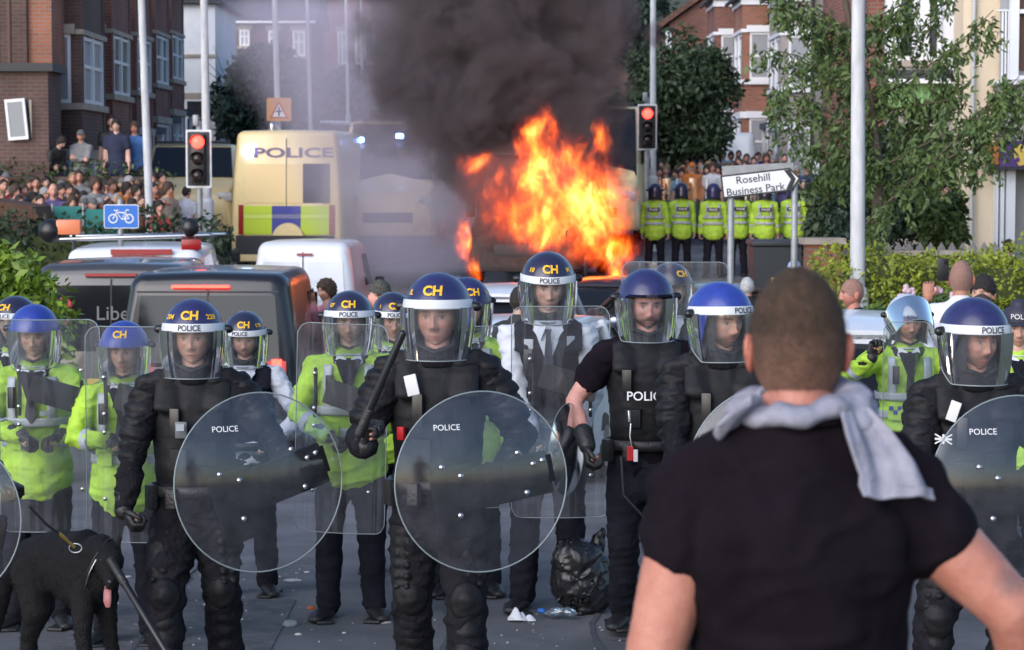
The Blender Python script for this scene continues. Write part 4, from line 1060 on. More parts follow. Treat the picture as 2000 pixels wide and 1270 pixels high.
# hi-vis officers
a = (683, 11.9, 1.74)
hs = ((hl(*a, 640, 850, 11.65), (-1, .4, -.3), .8, (.6, -.4, -.2), (0, -.3, -1)), (hl(*a, 725, 850, 11.65), (1, .4, -.3), .8, (-.6, -.4, -.2), (0, -.3, -1)))
o3, k3, _ = hivis_officer('officer in yellow high visibility jacket between the two round shields', *a, hs, helm=dict(colour=DARKH, left='07'), seed=21)
long_shield('long clear shield of the yellow jacketed officer between the round shields', at(666, 838, 11.5), .475, 1.08, R(-8), R(1.5))
a = (68, 11.7, 1.68)
hs = ((hl(*a, 40, 850, 11.45), (-1, .4, -.3), .8, (.6, -.4, -.2), (0, -.3, -1)), (hl(*a, 120, 850, 11.45), (1, .4, -.3), .8, (-.6, -.4, -.2), (0, -.3, -1)))
hivis_officer('yellow jacketed officer with plain blue helmet behind the leftmost long shield', *a, hs, helm=dict(colour=BRBLUE, ch=None, police=False, band=BRBLUE), seed=24)
long_shield('leftmost long clear shield with grey arm pad and black bolts', at(98, 833, 11.25), .50, 1.07, R(5))
hs = None
hivis_officer('officer behind the leftmost shield, only helmet lettering CH showing', 30, 12.9, 1.66, hs, helm=dict(colour=DARKH), seed=25, head=(R(-18), 0))
a = (243, 11.3, 1.62)
hs = ((hl(*a, 215, 860, 11.05), (-1, .4, -.3), .8, (.6, -.4, -.2), (0, -.3, -1)), (hl(*a, 280, 860, 11.05), (1, .4, -.3), .8, (-.6, -.4, -.2), (0, -.3, -1)))
hivis_officer('short yellow jacketed officer in bright blue helmet behind the left front officer\'s shoulder', *a, hs, helm=dict(colour=BRBLUE, police=False, band=BRBLUE), seed=26)
long_shield('long clear shield of the short officer in bright blue helmet', at(258, 850, 10.95), .46, 1.06, R(-6))
a = (479, 12.6, 1.59)
o13 = shirt_officer('officer in white shirt behind the left front officer, helmet reading CH 178', a, (((-.2, -.2, 1.0), (-1, .3, 0), .5, None, None), ((.2, -.2, 1.0), (1, .3, 0), .5, None, None)), helm=dict(right='178', police_off=R(-10)), seed=28)
hivis_officer('yellow jacketed officer behind the raised baton', 768, 13.4, 1.67, None, helm=dict(colour=DARKH, left='1'), head=(R(16), 0), seed=29)
hivis_officer('yellow jacketed officer behind the centre officer\'s helmet', 912, 12.6, 1.78, None, helm=dict(colour=BLUEH, police=False, right='N', band=BLUEH), head=(R(18), 0), seed=30)
long_shield('long clear shield between the centre officer and the white shirt', at(962, 815, 12.3), .36, 1.0, R(14))
a = (1310, 15.2, 1.87)
shirt_officer('officer in white shirt behind the bearded officer, nearest the flames', a, (((-.25, -.2, 1.0), (-1, .3, 0), .5, None, None), ((.25, -.2, 1.0), (1, .3, 0), .5, None, None)), helm=dict(colour=DARKH, small_police=True, band=DARKH), head=(R(22), 0), seed=31)
long_shield('broad clear shield in front of the flames behind the bearded officer', at(1318, 690, 14.8), .70, 1.2, R(-5), 0, .10, pad=False)
a = (1772, 13.3, 1.66)
hs = ((hl(*a, 1700, 700, 13.0), (-.9, .1, -.6), .7, (.25, .0, 1), (.6, -.8, 0)), ((.22, -.25, 1.02), (1, .3, 0), .7, None, None))
o8, k8, _ = hivis_officer('yellow jacketed officer with visor up, gloved hand raised to helmet', *a, hs, helm=dict(colour=M('helmet_white', (.55, .58, .62), .35), ch=None, up=True, band=None), seed=33, skin=(.56, .30, .22))
mb = MB()
for i in range(10):
    for j in range(2):
        if (i + j) % 2: 
            x = -.125 + i * .027; mb.box((x, -.17 + abs(x) * .15, 1.085 + j * .027), (.027, .006, .027))
mb.build('chequered_band', M('cheque_blue', (.02, .05, .30), .6), o8)
long_shield('small clear shield in front of the officer with visor up', at(1772, 790, 12.9), .30, .95, R(8), 0, pad=False)
o9, k9, _ = hivis_officer('yellow jacketed officer in dark police cap at the far right edge', 1988, 12.6, 1.66, None, hat=False, seed=35)
mb = MB(); mb.tube([HC + Vector((0, .01, .04)), HC + Vector((0, .01, .085)), HC + Vector((0, .01, .115)), HC + Vector((0, .01, .135))], [(.092, .108), (.095, .112), (.088, .104), (.05, .06)], 24, xdir=(1, 0, 0)); mb.build('cap', INK, o9, smooth=True)
mb = MB(); mb.grid(lambda u, v: HC + Vector((math.sin((u - .5) * R(130)) * (.094 + .02 * v), -math.cos((u - .5) * R(130)) * (.10 + .075 * v) + .01, .045 - .022 * v)), 16, 4); mb.build('cap_peak', INK, o9, smooth=True, fixn=False)
text_obj('lettering', 'POLICE', .045, WHITE, o9, lambda x, y: HC + Vector((math.sin(x / .1) * .099, -math.cos(x / .1) * .115 + .01, .078 + y)))

# ------------------------------------------------------------------ the man in front, seen from behind
def front_man():
    d = 3.83; px = 1560; total = 1.82
    root = empty('person', (wx(px, d), d, gz(d)), math.pi); k = total / 1.79; root.scale = (k, k, k)
    tag(root, 'man in black T-shirt with grey scarf round his neck, seen from behind', 'man')
    # he faces away, so local -X is the viewer's right
    hs = ((-.50, .02, .93), (.33, .04, .86))
    V_ = Vector
    S0, E0, W0 = V_((-.172, .01, 1.405)), V_((-.355, .05, 1.225)), V_((-.44, -.06, 1.02)); S1, E1, W1 = V_((.172, .01, 1.405)), V_((.245, .05, 1.14)), V_((.235, -.08, .90))
    arms = [(S0, E0, W0), (S1, E1, W1)]; lg = LEGS['stand']
    me = skin_mesh(arms, lg, (.50, .235, .175), (.10, .07, .05), hands=((.4, None, None), (.4, None, None)), muscle=1.16, voxel=.012)
    tc_ = S0.lerp(E0, .78) + Vector((-.03, .05, .02)); ca_ = me.color_attributes['Col'].data
    for v in me.vertices:
        q = (v.co - tc_).length
        if q < .030: f = .55 * (1 - q / .030) + .2; c_ = ca_[v.index].color; ca_[v.index].color = (c_[0] * (1 - f) + .12 * f, c_[1] * (1 - f) + .13 * f, c_[2] * (1 - f) + .14 * f, 1)
    link('body', me, SKINM, root)
    mb = MB(); torso_tube(mb, 1.06, .86, fy=1.12)
    mb.tube([(-.20, .02, 1.42), (-.13, .035, 1.465), (-.06, .045, 1.505), (.06, .045, 1.505), (.13, .035, 1.465), (.20, .02, 1.42)], [(.05, .06), (.05, .065), (.052, .06), (.052, .06), (.05, .065), (.05, .06)], 14)
    for s, (S, E, W) in zip((-1, 1), arms):
        mb.tube([(s * .09, .02, 1.42), S, S.lerp(E, .14), S.lerp(E, .27)], [.080, .082, .081, .079], 14)
    for s in (-1, 1): mb.ell((s * .085, .085, 1.33), (.09, .06, .12), 14, 9)
    link('tshirt', fuse(mb, .009, 3, .0085, 6, 3), TSHIRT, root)
    link('trousers', lower_mesh(lg, 1.1), NAVY, root); boots(root, lg)
    mb = MB(); mb.tube([(math.cos(a) * .083, math.sin(a) * .078 + .026, 1.545) for a in [R(t) for t in range(0, 361, 15)]], [(.010, .006)] * 25, 8); mb.build('neckband', TSHIRT, root, smooth=True)
    hm = hair_mesh(.006, .060, -.045, -.095, .0012, 3, 0, 90, 60)
    H = attr_mat('brown_cropped_hair', .9, .2, .5, 350)
    def hcol(p):
        q = p - HC; low = max(0, min(1, (.035 - q.z) / .11)); n = mnoise.noise(q * 90) * .5 + mnoise.noise(q * 35) * .5
        f = max(0, min(1, low * .62 + n * .22 + .06)); a, b = (.062, .041, .028), (.34, .18, .13)
        return tuple(x + (y - x) * f for x, y in zip(a, b))
    def paint(me_): at_ = me_.color_attributes.new('Col', 'FLOAT_COLOR', 'POINT'); at_.data.foreach_set('color', [c for v in me_.vertices for c in (*hcol(v.co), 1)])
    paint(hm); link('hair', hm, H, root)
    # cropped hair lying back over the scalp
    rnd = random.Random(5); fz = MB()
    for i in range(16000):
        p = hm.vertices[rnd.randrange(len(hm.vertices))]; c = p.co + Vector((rnd.uniform(-1, 1), rnd.uniform(-1, 1), rnd.uniform(-1, 1))) * .006
        o_ = (c - HC - Vector((0, 0, -.01))).normalized(); low = max(0, min(1, (.035 - (c - HC).z) / .11))
        n = o_ * .45 + Vector((rnd.uniform(-.5, .5), .35 + rnd.uniform(-.4, .4), -.8 + rnd.uniform(-.5, .3))); n.normalize()
        t = n.cross(o_).normalized() * .0005; c = c - o_ * .001; l = rnd.uniform(.006, .011) * (1 - .6 * low)
        fz.add([c - t, c + t, c + n * l + o_ * .001], [(0, 1, 2)])
    fo = fz.build('hair_strands', M('hair_strand', (.060, .040, .028), .8), root, fixn=False); fo['kind'] = 'stuff'
    # scarf: knotted round the neck, a broad tail over the right shoulder and a short one on the left
    SCF = M('grey_scarf', (.27, .27, .325), .95, var=.22, vscale=14, bump=.25, bscale=90, spec=.1)
    mb = MB()
    ring = []
    for t in range(0, 361, 10):
        a = R(t); w = 1.0 + .04 * math.sin(5 * a)
        ring.append((math.cos(a) * .088 * w, math.sin(a) * .086 * w + .012, 1.572 + .012 * math.cos(a) * -1 - .012 * math.sin(a) + .004 * math.sin(7 * a)))
    mb.tube(ring, [(.034 + .005 * math.sin(i * 1.7), .018 + .004 * math.sin(i * 2.3)) for i in range(len(ring))], 14)
    mb.tube([(-.085, -.03, 1.57), (-.100, .03, 1.555), (-.095, .08, 1.54)], [.026, .034, .026], 12)
    me = fuse(mb, .007, 3, .0035, 18, 8); link('scarf', me, SCF, root)
    mb = MB()
    cps = [(-.075, .085, 1.575, .034), (-.095, .112, 1.540, .056), (-.118, .135, 1.500, .072), (-.138, .150, 1.455, .078), (-.146, .160, 1.432, .076)]
    def tail(u, v):
        t = v * (len(cps) - 1); i = min(int(t), len(cps) - 2); f = t - i; A, B = cps[i], cps[i + 1]
        c = Vector([A[q] + (B[q] - A[q]) * f for q in range(3)]); w = A[3] + (B[3] - A[3]) * f
        ax = Vector((-.9, -.15, -.28 if v < .8 else -.05)).normalized(); n = Vector((-.2, .8, .5)).normalized()
        fold = .011 * math.sin(u * 7 + v * 3.0) * (1 - .35 * v) + .0025 * math.sin(u * 19 + v * 6)
        return c + ax * (u - .5) * 2 * w * .8 + n * fold
    mb.grid(tail, 40, 40); o = mb.build('scarf_tail', SCF, root, smooth=True, fixn=False); md = o.modifiers.new('t', 'SOLIDIFY'); md.thickness = .006; md.offset = 1
    mb = MB()
    cps2 = [(.075, .080, 1.580, .030), (.098, .085, 1.560, .035), (.118, .080, 1.535, .035), (.135, .070, 1.515, .018)]
    def tail2(u, v):
        t = v * (len(cps2) - 1); i = min(int(t), len(cps2) - 2); f = t - i; A, B = cps2[i], cps2[i + 1]
        c = Vector([A[q] + (B[q] - A[q]) * f for q in range(3)]); w = A[3] + (B[3] - A[3]) * f
        return c + Vector((.5, .75, -.15)).normalized() * (u - .5) * 2 * w + Vector((.3, .1, .9)).normalized() * (.012 + .008 * math.sin(u * 12 + v * 3))
    mb.grid(tail2, 24, 24); o = mb.build('scarf_tail', SCF, root, smooth=True, fixn=False); md = o.modifiers.new('t', 'SOLIDIFY'); md.thickness = .006; md.offset = 1
    return root
front_man()
# ------------------------------------------------------------------ vehicles
GLASSD = M('car_glass', (.012, .013, .016), .10, spec=.35)
RUBBER = M('tyre_rubber', (.015, .015, .015), .85)
RIM = M('wheel_rim', (.30, .30, .32), .4, .8)
LAMPR = M('tail_red', (.30, .01, .012), .25)
LAMPON = M('brake_light_lit', (1, .05, .03), .3, emis=5, ecol=(1, .022, .012))
LAMPW = M('lamp_clear', (.55, .55, .55), .15)
PLATE = M('plate_yellow', (.65, .45, .05), .5)
BUMP = M('bumper_plastic', (.03, .03, .032), .6)
BLUEL = M('blue_light_lit', (.2, .35, 1), .3, emis=16, ecol=(.22, .42, 1))
def loft(secs, lean=0, n_side=6, n_arc=7, bulge=.02):
    """closed body through cross-sections (y, zb, zt, w0, w1, r); rear (small y) leans forward by lean"""
    mb = MB(); v = []; ymin = secs[0][0]
    for (y, zb, zt, w0, w1, r) in secs:
        half = [(w0 - .06, zb), (w0, zb + .06)]
        for j in range(1, n_side + 1):
            t = j / n_side; z = zb + .06 + (zt - r - zb - .06) * t; half.append((w0 + (w1 - w0) * t ** 1.6 + bulge * math.sin(math.pi * t), z))
        for j in range(1, n_arc + 1):
            a = math.pi / 2 * j / n_arc; half.append((w1 - r + r * math.cos(a), zt - r + r * math.sin(a)))
        half.append((w1 * .35, zt + .012)); half.append((0, zt + .018))
        ring = [(x, z) for x, z in half] + [(-x, z) for x, z in half[-2::-1]]
        sh = max(0, 1 - (y - ymin) / 1.1)
        v.append([Vector((x, y + lean * z * sh, z)) for x, z in ring])
    n = len(v[0]); V = [p for r_ in v for p in r_]; f = []
    for i in range(len(v) - 1):
        for k in range(n): f.append((i * n + k, i * n + (k + 1) % n, (i + 1) * n + (k + 1) % n, (i + 1) * n + k))
    f.append(tuple(range(n - 1, -1, -1))); f.append(tuple((len(v) - 1) * n + k for k in range(n)))
    return mb.add(V, f)
def wheel(root, x, y, r=.32, w=.2):
    s = 1 if x > 0 else -1
    o = empty('wheel', (x, y, r), 0, root)
    def ty():
        mb = MB(); mb.tube([(-.5, 0, 0), (-.42, 0, 0), (.42, 0, 0), (.5, 0, 0)], [.93, 1, 1, .93], 28, flat=True); return mb.mesh('tyre')
    def rm():
        mb = MB(); mb.tube([(-.53, 0, 0), (.53, 0, 0)], [.62, .62], 20, flat=True); return mb.mesh('rim', False)
    a = link('tyre', cached('tyre', ty), RUBBER, o); b = link('rim', cached('rimw', rm), RIM, o); a.scale = b.scale = (w, r, r)
def quad(root, name, pts, mat, th=.012, parent=None):
    """thin plate: pts in order, thickened towards -y by th"""
    mb = MB(); P = [Vector(p) for p in pts]; n = (P[1] - P[0]).cross(P[2] - P[0]).normalized()
    mb.prism(P, n * th); return mb.build(name, mat, parent or root)
def van(name, label, px, d, yaw, W, H, L, paint, cat='van', lean=.06, group=None, ground=None, glassrear=True, lit=False, bonnet=1.05, third=True, plate=True, rearwin=None, split=True, bumpm=None, tail=True, x=None, lampm=None, glassm=None, handle=True, railm=None):
    r = empty(name, (wx(px, d) if x is None else x, d, gz(d) if ground is None else ground), yaw); tag(r, label, cat, group)
    h = W / 2; zb = .22
    ws = L - 1.55    # windscreen base start
    secs = [(0, zb + .14, H - .10, h - .10, h - .22, .10), (.03, zb + .06, H - .05, h - .05, h - .17, .13), (.10, zb, H - .015, h - .015, h - .13, .15), (.35, zb, H, h, h - .11, .15), (L * .4, zb, H, h, h - .11, .15), (ws - .55, zb, H - .01, h, h - .11, .15),
            (ws - .25, zb, H - .06, h, h - .12, .14), (ws + .35, zb, bonnet + (H - bonnet) * .42, h, h - .13, .12), (ws + .80, zb, bonnet + .04, h, h - .10, .10), (L - .25, zb, bonnet - .10, h - .03, h - .13, .10), (L - .06, zb + .02, bonnet - .22, h - .09, h - .2, .10), (L, zb + .08, bonnet - .32, h - .16, h - .27, .08)]
    loft(secs, lean).build('body', paint, r, auto=35)
    def rp(x, z, o=0): return Vector((x, lean * z + .005 - o, z))
    def plateq(nm, x0, x1, z0, z1, mat, o=.006, th=.012, parent=None, tp=0):
        return quad(r, nm, [rp(x0, z0, o), rp(x1, z0, o), rp(x1 - tp, z1, o), rp(x0 + tp, z1, o)], mat, th, parent)
    zw0, zw1 = rearwin or (H * .54, H * .90)
    if glassrear: w = plateq('rear_window', -h + .20, h - .20, zw0, zw1, GLASSD, .006, .010, None, .05)
    if split: plateq('door_seam', -.008, .008, .45, H - .16, FASCIA, .008, .012)
    if tail:
        for s in (-1, 1): plateq('tail_light', s * (h - .10) - .06, s * (h - .10) + .06, H * .36, H * .56, LAMPON if (lit and s > 0) else LAMPR, .0, .05)
    if third: plateq('brake_light', -.28, .28, H - .135, H - .10, LAMPON if lit else LAMPR, .0, .05)
    if plate: plateq('number_plate', -.26, .26, .58, .70, PLATE, .01, .012)
    mb = MB(); mb.box((0, .02, .36), (W * .96, .26, .24), None, .06); mb.build('bumper', bumpm or BUMP, r, auto=40)
    if handle: plateq('handle', .04, .22, H * .46, H * .46 + .045, FASCIA, .012, .03)
    for s in (-1, 1):
        for y in (.85, L - .85): wheel(r, s * (h - .10), y)
        e = s * .004
        def sw(z): t = (z - zb) / (H - .15 - zb); return s * (h + (-.11) * max(0, t) ** 1.6 + .02 * math.sin(math.pi * min(1, max(0, t)))) + s * .006
        quad(r, 'side_window', [(sw(H * .56), ws - .95, H * .56), (sw(H * .56), ws + .25, H * .56), (sw(H * .86), ws - .25, H * .86), (sw(H * .86), ws - .95, H * .86)][::(1 if s < 0 else -1)], GLASSD, .008)
        mb = MB(); mb.box((s * (h + .13), ws + .05, H * .56), (.16, .09, .24), None, .03); mb.build('wing_mirror', BUMP, r, auto=40)
        mb = MB(); mb.box((s * (h - .28), L - .10, bonnet - .32), (.34, .2, .2), None, .05); mb.build('headlight', lampm or LAMPW, r, auto=40)
    y0, z0_, y1, z1_ = ws - .16, H - .09, ws + .74, bonnet + .09
    quad(r, 'windscreen', [(-h + .22, y0, z0_ + .01), (h - .22, y0, z0_ + .01), (h - .14, y1, z1_ + .03), (-h + .14, y1, z1_ + .03)][::-1], glassm or GLASSD, .03)
    mb = MB(); mb.box((0, L - .02, .62), (W * .5, .06, .22), None, .03); mb.build('grille', BUMP, r, auto=40)
    return r, rp, plateq

BURNT = M('burnt_paint', (.022, .018, .017), .9, var=.6, vscale=5, col2=(.07, .06, .055))
WPAINT = M('white_paint', (.72, .73, .76), .3, coat=.5, var=.04); BKPAINT = M('black_paint', (.014, .014, .017), .3, coat=.35); GRPAINT = M('grey_paint', (.05, .05, .055), .3, coat=.5)
POLY = M('police_yellow', (.82, .65, .33), .4, coat=.3, var=.06); HY = M('hi_yellow', (.50, .66, .03), .5); HB = M('hi_blue', (.035, .045, .30), .5); SILV = M('van_silver', (.33, .34, .37), .35, .4)

# dark van with brake lights on
v, rp, pq = van('delivery_van', 'black van with brake lights on behind the left front officer', 402, 22.6, R(0), 1.86, 1.92, 4.5, BKPAINT, lit=True, lean=.10, third=False, rearwin=(1.02, 1.70), tail=False)
pq('brake_light', -.36, .22, 1.775, 1.80, LAMPON, .0, .05); pq('roof_edge', -.72, .72, 1.73, 1.745, FASCIA, .004, .01)
pq('tail_light', .60, .80, .66, 1.04, LAMPR, .0, .05); t = pq('lit_lamp', .655, .755, .96, 1.06, LAMPON, .05, .02); pq('tail_light', -.80, -.60, .66, 1.04, LAMPON, .0, .05)
pq('door_panel', -.58, .58, .46, .98, M('grey_tailgate', (.22, .20, .22), .4), .006, .01)
# dark grey van beside it, lettered rear
v, rp, pq = van('delivery_van', 'grey van at left with Liber lettering on its dark rear window', 215, 24.6, R(3), 1.9, 1.95, 4.6, GRPAINT, lean=.08, rearwin=(1.0, 1.72), handle=False)
LET = M('sign_pale', (.17, .17, .18), .5)
text_obj('lettering', 'Liber', .22, LET, v, lambda x, y: rp(x + .06, 1.42 + y, .024))
mb = MB()
for a in range(40, 321, 20):
    q = rp(-.52 + .10 * math.cos(R(a)), 1.43 + .13 * math.sin(R(a)), .03); mb.ell(q, (.032, .006, .032), 8, 6)
mb.build('emblem', M('emblem_red', (.40, .03, .06), .5), v)
# recovery truck style rack on a white van behind them
v, rp, pq = van('works_van', 'white van with silver roof bar and orange beacon behind the grey van', 262, 29.5, R(4), 2.0, 2.02, 5.0, WPAINT, lean=.05)
pq('roof_lamp', -.30, .50, 1.93, 2.00, LAMPR, .01, .05)
zr = 2.16
mb = MB(); mb.tube([(-1.0, .25, zr - .03), (.98, .25, zr + .02)], [.035, .035], 10); mb.build('roof_bar', METAL, v, smooth=True)
mb = MB(); mb.tube([(-1.0, 1.6, zr - .03), (1.1, 1.6, zr)], [.03, .03], 10); mb.build('roof_bar', METAL, v, smooth=True)
for s in (-.8, .8): mb = MB(); mb.tube([(s, .25, 1.95), (s, .25, zr)], [.03, .03], 8); mb.build('bar_post', BUMP, v)
mb = MB(); mb.box((-.86, .25, zr + .13), (.32, .2, .2), None, .03); mb.build('beacon', M('beacon_orange', (.75, .22, .10), .3), v, auto=40)
mb = MB(); mb.ell((-1.1, .25, zr + .08), (.16, .14, .16), 14, 10); mb.build('work_lamp', PLASTIC, v, smooth=True)
mb = MB(); mb.ell((.72, .25, zr + .12), (.12, .1, .13), 14, 10); mb.build('work_lamp', PLASTIC, v, smooth=True)
mb = MB(); mb.box((.74, .2, zr - .10), (.26, .1, .14), None, .02); mb.build('bar_clamp', LAMPR, v, auto=40)
# white panel van
v, rp, pq = van('delivery_van', 'white panel van with closed rear doors in front of the police van', 590, 37.2, R(-2), 1.78, 1.82, 4.4, WPAINT, lean=.10, glassrear=False, third=False, tail=True)
for s in (-1, 1): pq('door_panel', min(s * .04, s * .70), max(s * .04, s * .70), .86, 1.50, M('white_paint'), .004, .016, None, .04)
pq('brake_light', -.10, .16, 1.60, 1.635, LAMPR, -.01, .05)

# police vans
def livery(v, rp, pq, H=2.85):
    for i, (a, b) in enumerate(((-.90, -.30), (-.297, .30), (.303, .90))):
        m = HY if i != 1 else HB
        pq('chequer_panel', a, b, .80, 1.12, m, .012, .010); pq('chequer_panel', a, b, 1.125, 1.21, M('hi_yellow_pale', (.60, .72, .12), .5) if i != 1 else M('hi_blue_pale', (.18, .18, .32), .5), .014, .010); pq('chequer_panel', a, b, 1.215, 1.38, m, .012, .010)
    pq('blanked_window', -.86, .34, 1.44, 2.24, M('police_panel', (.80, .60, .29), .35), .006, .012); pq('rear_window', .345, .90, 1.44, 2.24, GLASSD, .006, .012)
    text_obj('lettering', 'POLICE', .34, M('police_letter', (.16, .10, .20), .5), v, lambda x, y: rp(x * 1.5 + .14, 2.47 + y * .8, .022), .008)
    mb = MB(); c = rp(.05, .70, .06); mb.tube([c + Vector((0, .03, 0)), c - Vector((0, .06, 0))], [.34, .33], 28, flat=True); mb.build('spare_wheel_cover', POLY, v, auto=40)
    pq('bumper_panel', -1.02, 1.02, .40, .78, BUMP, .15, .02)
    mb = MB(); mb.box(rp(-.78, 2.50, .03), (.20, .10, .10), None, .03); mb.build('blue_light', BLUEL, v, auto=40)
    for s in (-1, 1): pq('tail_light', s * .94 - .05, s * .94 + .05, .8, 1.4, LAMPR, .012, .03); pq('lower_panel', min(s * .35, s * .92), max(s * .35, s * .92), .26, .395, M('police_yellow'), .16, .02)
    mb = MB(); mb.tube([(-.35, .6, H + .0), (-.35, .6, H + .05)], [.16, .14], 16); mb.build('roof_vent', UPVC, v, auto=40)
    mb = MB(); mb.tube([(-.35, .4, H + .02), (-.35, .4, H + .17)], [.07, .09], 14); mb.build('roof_beacon', METAL, v, auto=40)
v, rp, pq = van('police_van', 'yellow police van seen from behind with chequered band and POLICE lettering', 560, 46.0, R(-6), 2.35, 2.92, 6.2, POLY, cat='police van', lean=.035, glassrear=False, third=False, tail=False, plate=False, bonnet=1.25, handle=False)
livery(v, rp, pq)
# second police van facing the camera, in the smoke
def police_front(label, px, d, yaw, paint=POLY, ground=None, H=2.7, lights=True, burnt=False):
    v, rp, pq = van('police_van', label, px, d, yaw, 2.1, H, 5.9, paint, cat='police van', lean=.03, bonnet=1.3, ground=ground, lit=False, lampm=BURNT if burnt else None, glassm=BURNT if burnt else None)
    if lights:
        for x in (-.55, .55): mb = MB(); mb.box((x, 4.0, H + .07), (.34, .22, .14), None, .04); mb.build('blue_light', BLUEL, v, auto=40)
    mb = MB(); mb.box((0, 4.0, H + .03), (1.6, .26, .06), None, .02); mb.build('light_bar', BUMP, v, auto=40)
    return v
X2 = wx(775, 46)
v = police_front('yellow police van facing the camera in the thin smoke left of the fire', 785, 53.2, R(180), lights=False)
for (px_, py_) in ((722, 345), (802, 337)):
    p = v.matrix_world.inverted() if False else None
for x_, z_ in ((.66, 2.42), (-.19, 2.50)): mb = MB(); mb.box((x_, 4.58, z_ - .15), (.17, .12, .11), None, .03); mb.build('blue_light', BLUEL, v, auto=40)
v = police_front('yellow police vehicle at the left end behind the traffic light', 405, 54.5, R(180 + 4), H=2.15, lights=False)
v = police_front('yellow police van half hidden behind flames on the right', 1190, 55, R(180 - 6), H=3.0, lights=False)
v = police_front('burnt-out police van engulfed in flames at centre', 1095, 46.5, R(180 - 8), BURNT, H=2.35, lights=False, burnt=True)
# white car rear between the officers
def car(name, label, px, d, yaw, paint, W=1.78, H=1.46, L=4.2, group=None, x=None, lit=False):
    r = empty(name, (wx(px, d), d, gz(d)), yaw); tag(r, label, 'car', group); h = W / 2
    loft([(0, .42, .78, h - .16, h - .24, .10), (.06, .30, .88, h - .07, h - .14, .12), (.3, .22, .93, h, h - .07, .12), (L * .45, .2, .95, h, h - .06, .10), (L - 1.2, .2, .93, h, h - .07, .10), (L - .35, .24, .80, h - .04, h - .12, .12), (L - .06, .3, .66, h - .14, h - .22, .10), (L, .36, .58, h - .2, h - .28, .08)]).build('body', paint, r, auto=35)
    gl = loft([(.12, .86, .93, h - .12, h - .16, .03), (.42, .86, 1.22, h - .12, h - .24, .06), (.72, .86, H - .06, h - .12, h - .30, .08), (2.0, .86, H - .03, h - .12, h - .29, .08), (2.45, .86, H - .08, h - .12, h - .29, .08), (3.15, .86, .96, h - .13, h - .18, .03)], bulge=0); gl.build('windows', GLASSD, r, auto=35)
    rf = loft([(.55, H - .15, H - .07, h - .24, h - .31, .05), (.75, H - .15, H - .015, h - .22, h - .30, .08), (1.6, H - .15, H + .01, h - .22, h - .29, .08), (2.35, H - .15, H - .04, h - .23, h - .30, .08), (2.6, H - .18, H - .12, h - .24, h - .31, .04)], bulge=0); rf.build('roof', paint, r, auto=35)
    for s in (-1, 1):
        for a, b in (((s * (h - .09), .22, .92), (s * (h - .27), .70, H - .08)), ((s * (h - .10), 1.75, .93), (s * (h - .25), 1.7, H - .06)), ((s * (h - .10), 3.08, .95), (s * (h - .27), 2.45, H - .08))):
            mb = MB(); mb.tube([a, b], [(.05, .03)] * 2, 8); mb.build('pillar', paint, r, smooth=True)
        mb = MB(); mb.box((s * (h - .14), .06, .80), (.24, .16, .20), None, .04); mb.build('tail_light', LAMPON if lit else LAMPR, r, auto=40)
        mb = MB(); mb.box((s * (h - .26), L - .14, .66), (.36, .22, .13), None, .04); mb.build('headlight', LAMPW, r, auto=40)
        mb = MB(); mb.box((s * (h + .09), 2.75, 1.0), (.18, .1, .13), None, .04); mb.build('wing_mirror', paint, r, auto=40)
        for y in (.75, L - .85): wheel(r, s * (h - .09), y, .31, .19)
    mb = MB(); mb.box((0, .02, .62), (.5, .03, .11)); mb.build('number_plate', PLATE, r)
    return r
car('hatchback', 'white hatchback between the centre officer and the white shirted officer', 965, 20.5, R(-14), WPAINT)
car('hatchback', 'second white car parked ahead, behind the tall officer\'s shoulder', 962, 25.5, R(-8), WPAINT, H=1.62)
car('hatchback', 'white car with red tail light beside the raised glove', 1640, 14.6, R(-4), WPAINT, W=1.74)
car('saloon_car', 'dark blue car in front of the burning van', 1150, 33.5, R(-20), M('navy_paint', (.02, .022, .04), .25, coat=.6), H=1.42)
car('saloon_car', 'dark brown car parked behind the direction sign posts', 1480, 30.5, R(28), M('brown_paint', (.06, .035, .03), .3, coat=.5))
car('hatchback', 'pale blue car at the left edge above the hedge', -10, 37.5, R(75), M('pale_blue_paint', (.30, .38, .46), .3, coat=.5))
car('parked_car', 'white car with rounded roof far up the hill above the police van', 652, 82, R(6), WPAINT, W=1.85, H=1.7)
car('parked_car', 'silver car far up the hill beside the smoke', 735, 76, R(12), SILV, H=1.6)
van('delivery_van', 'white van with roof bars behind the crowd on the right', 1412, 61.5, R(-4), 1.9, 2.2, 4.8, WPAINT, lean=.04, glassrear=False, third=False)
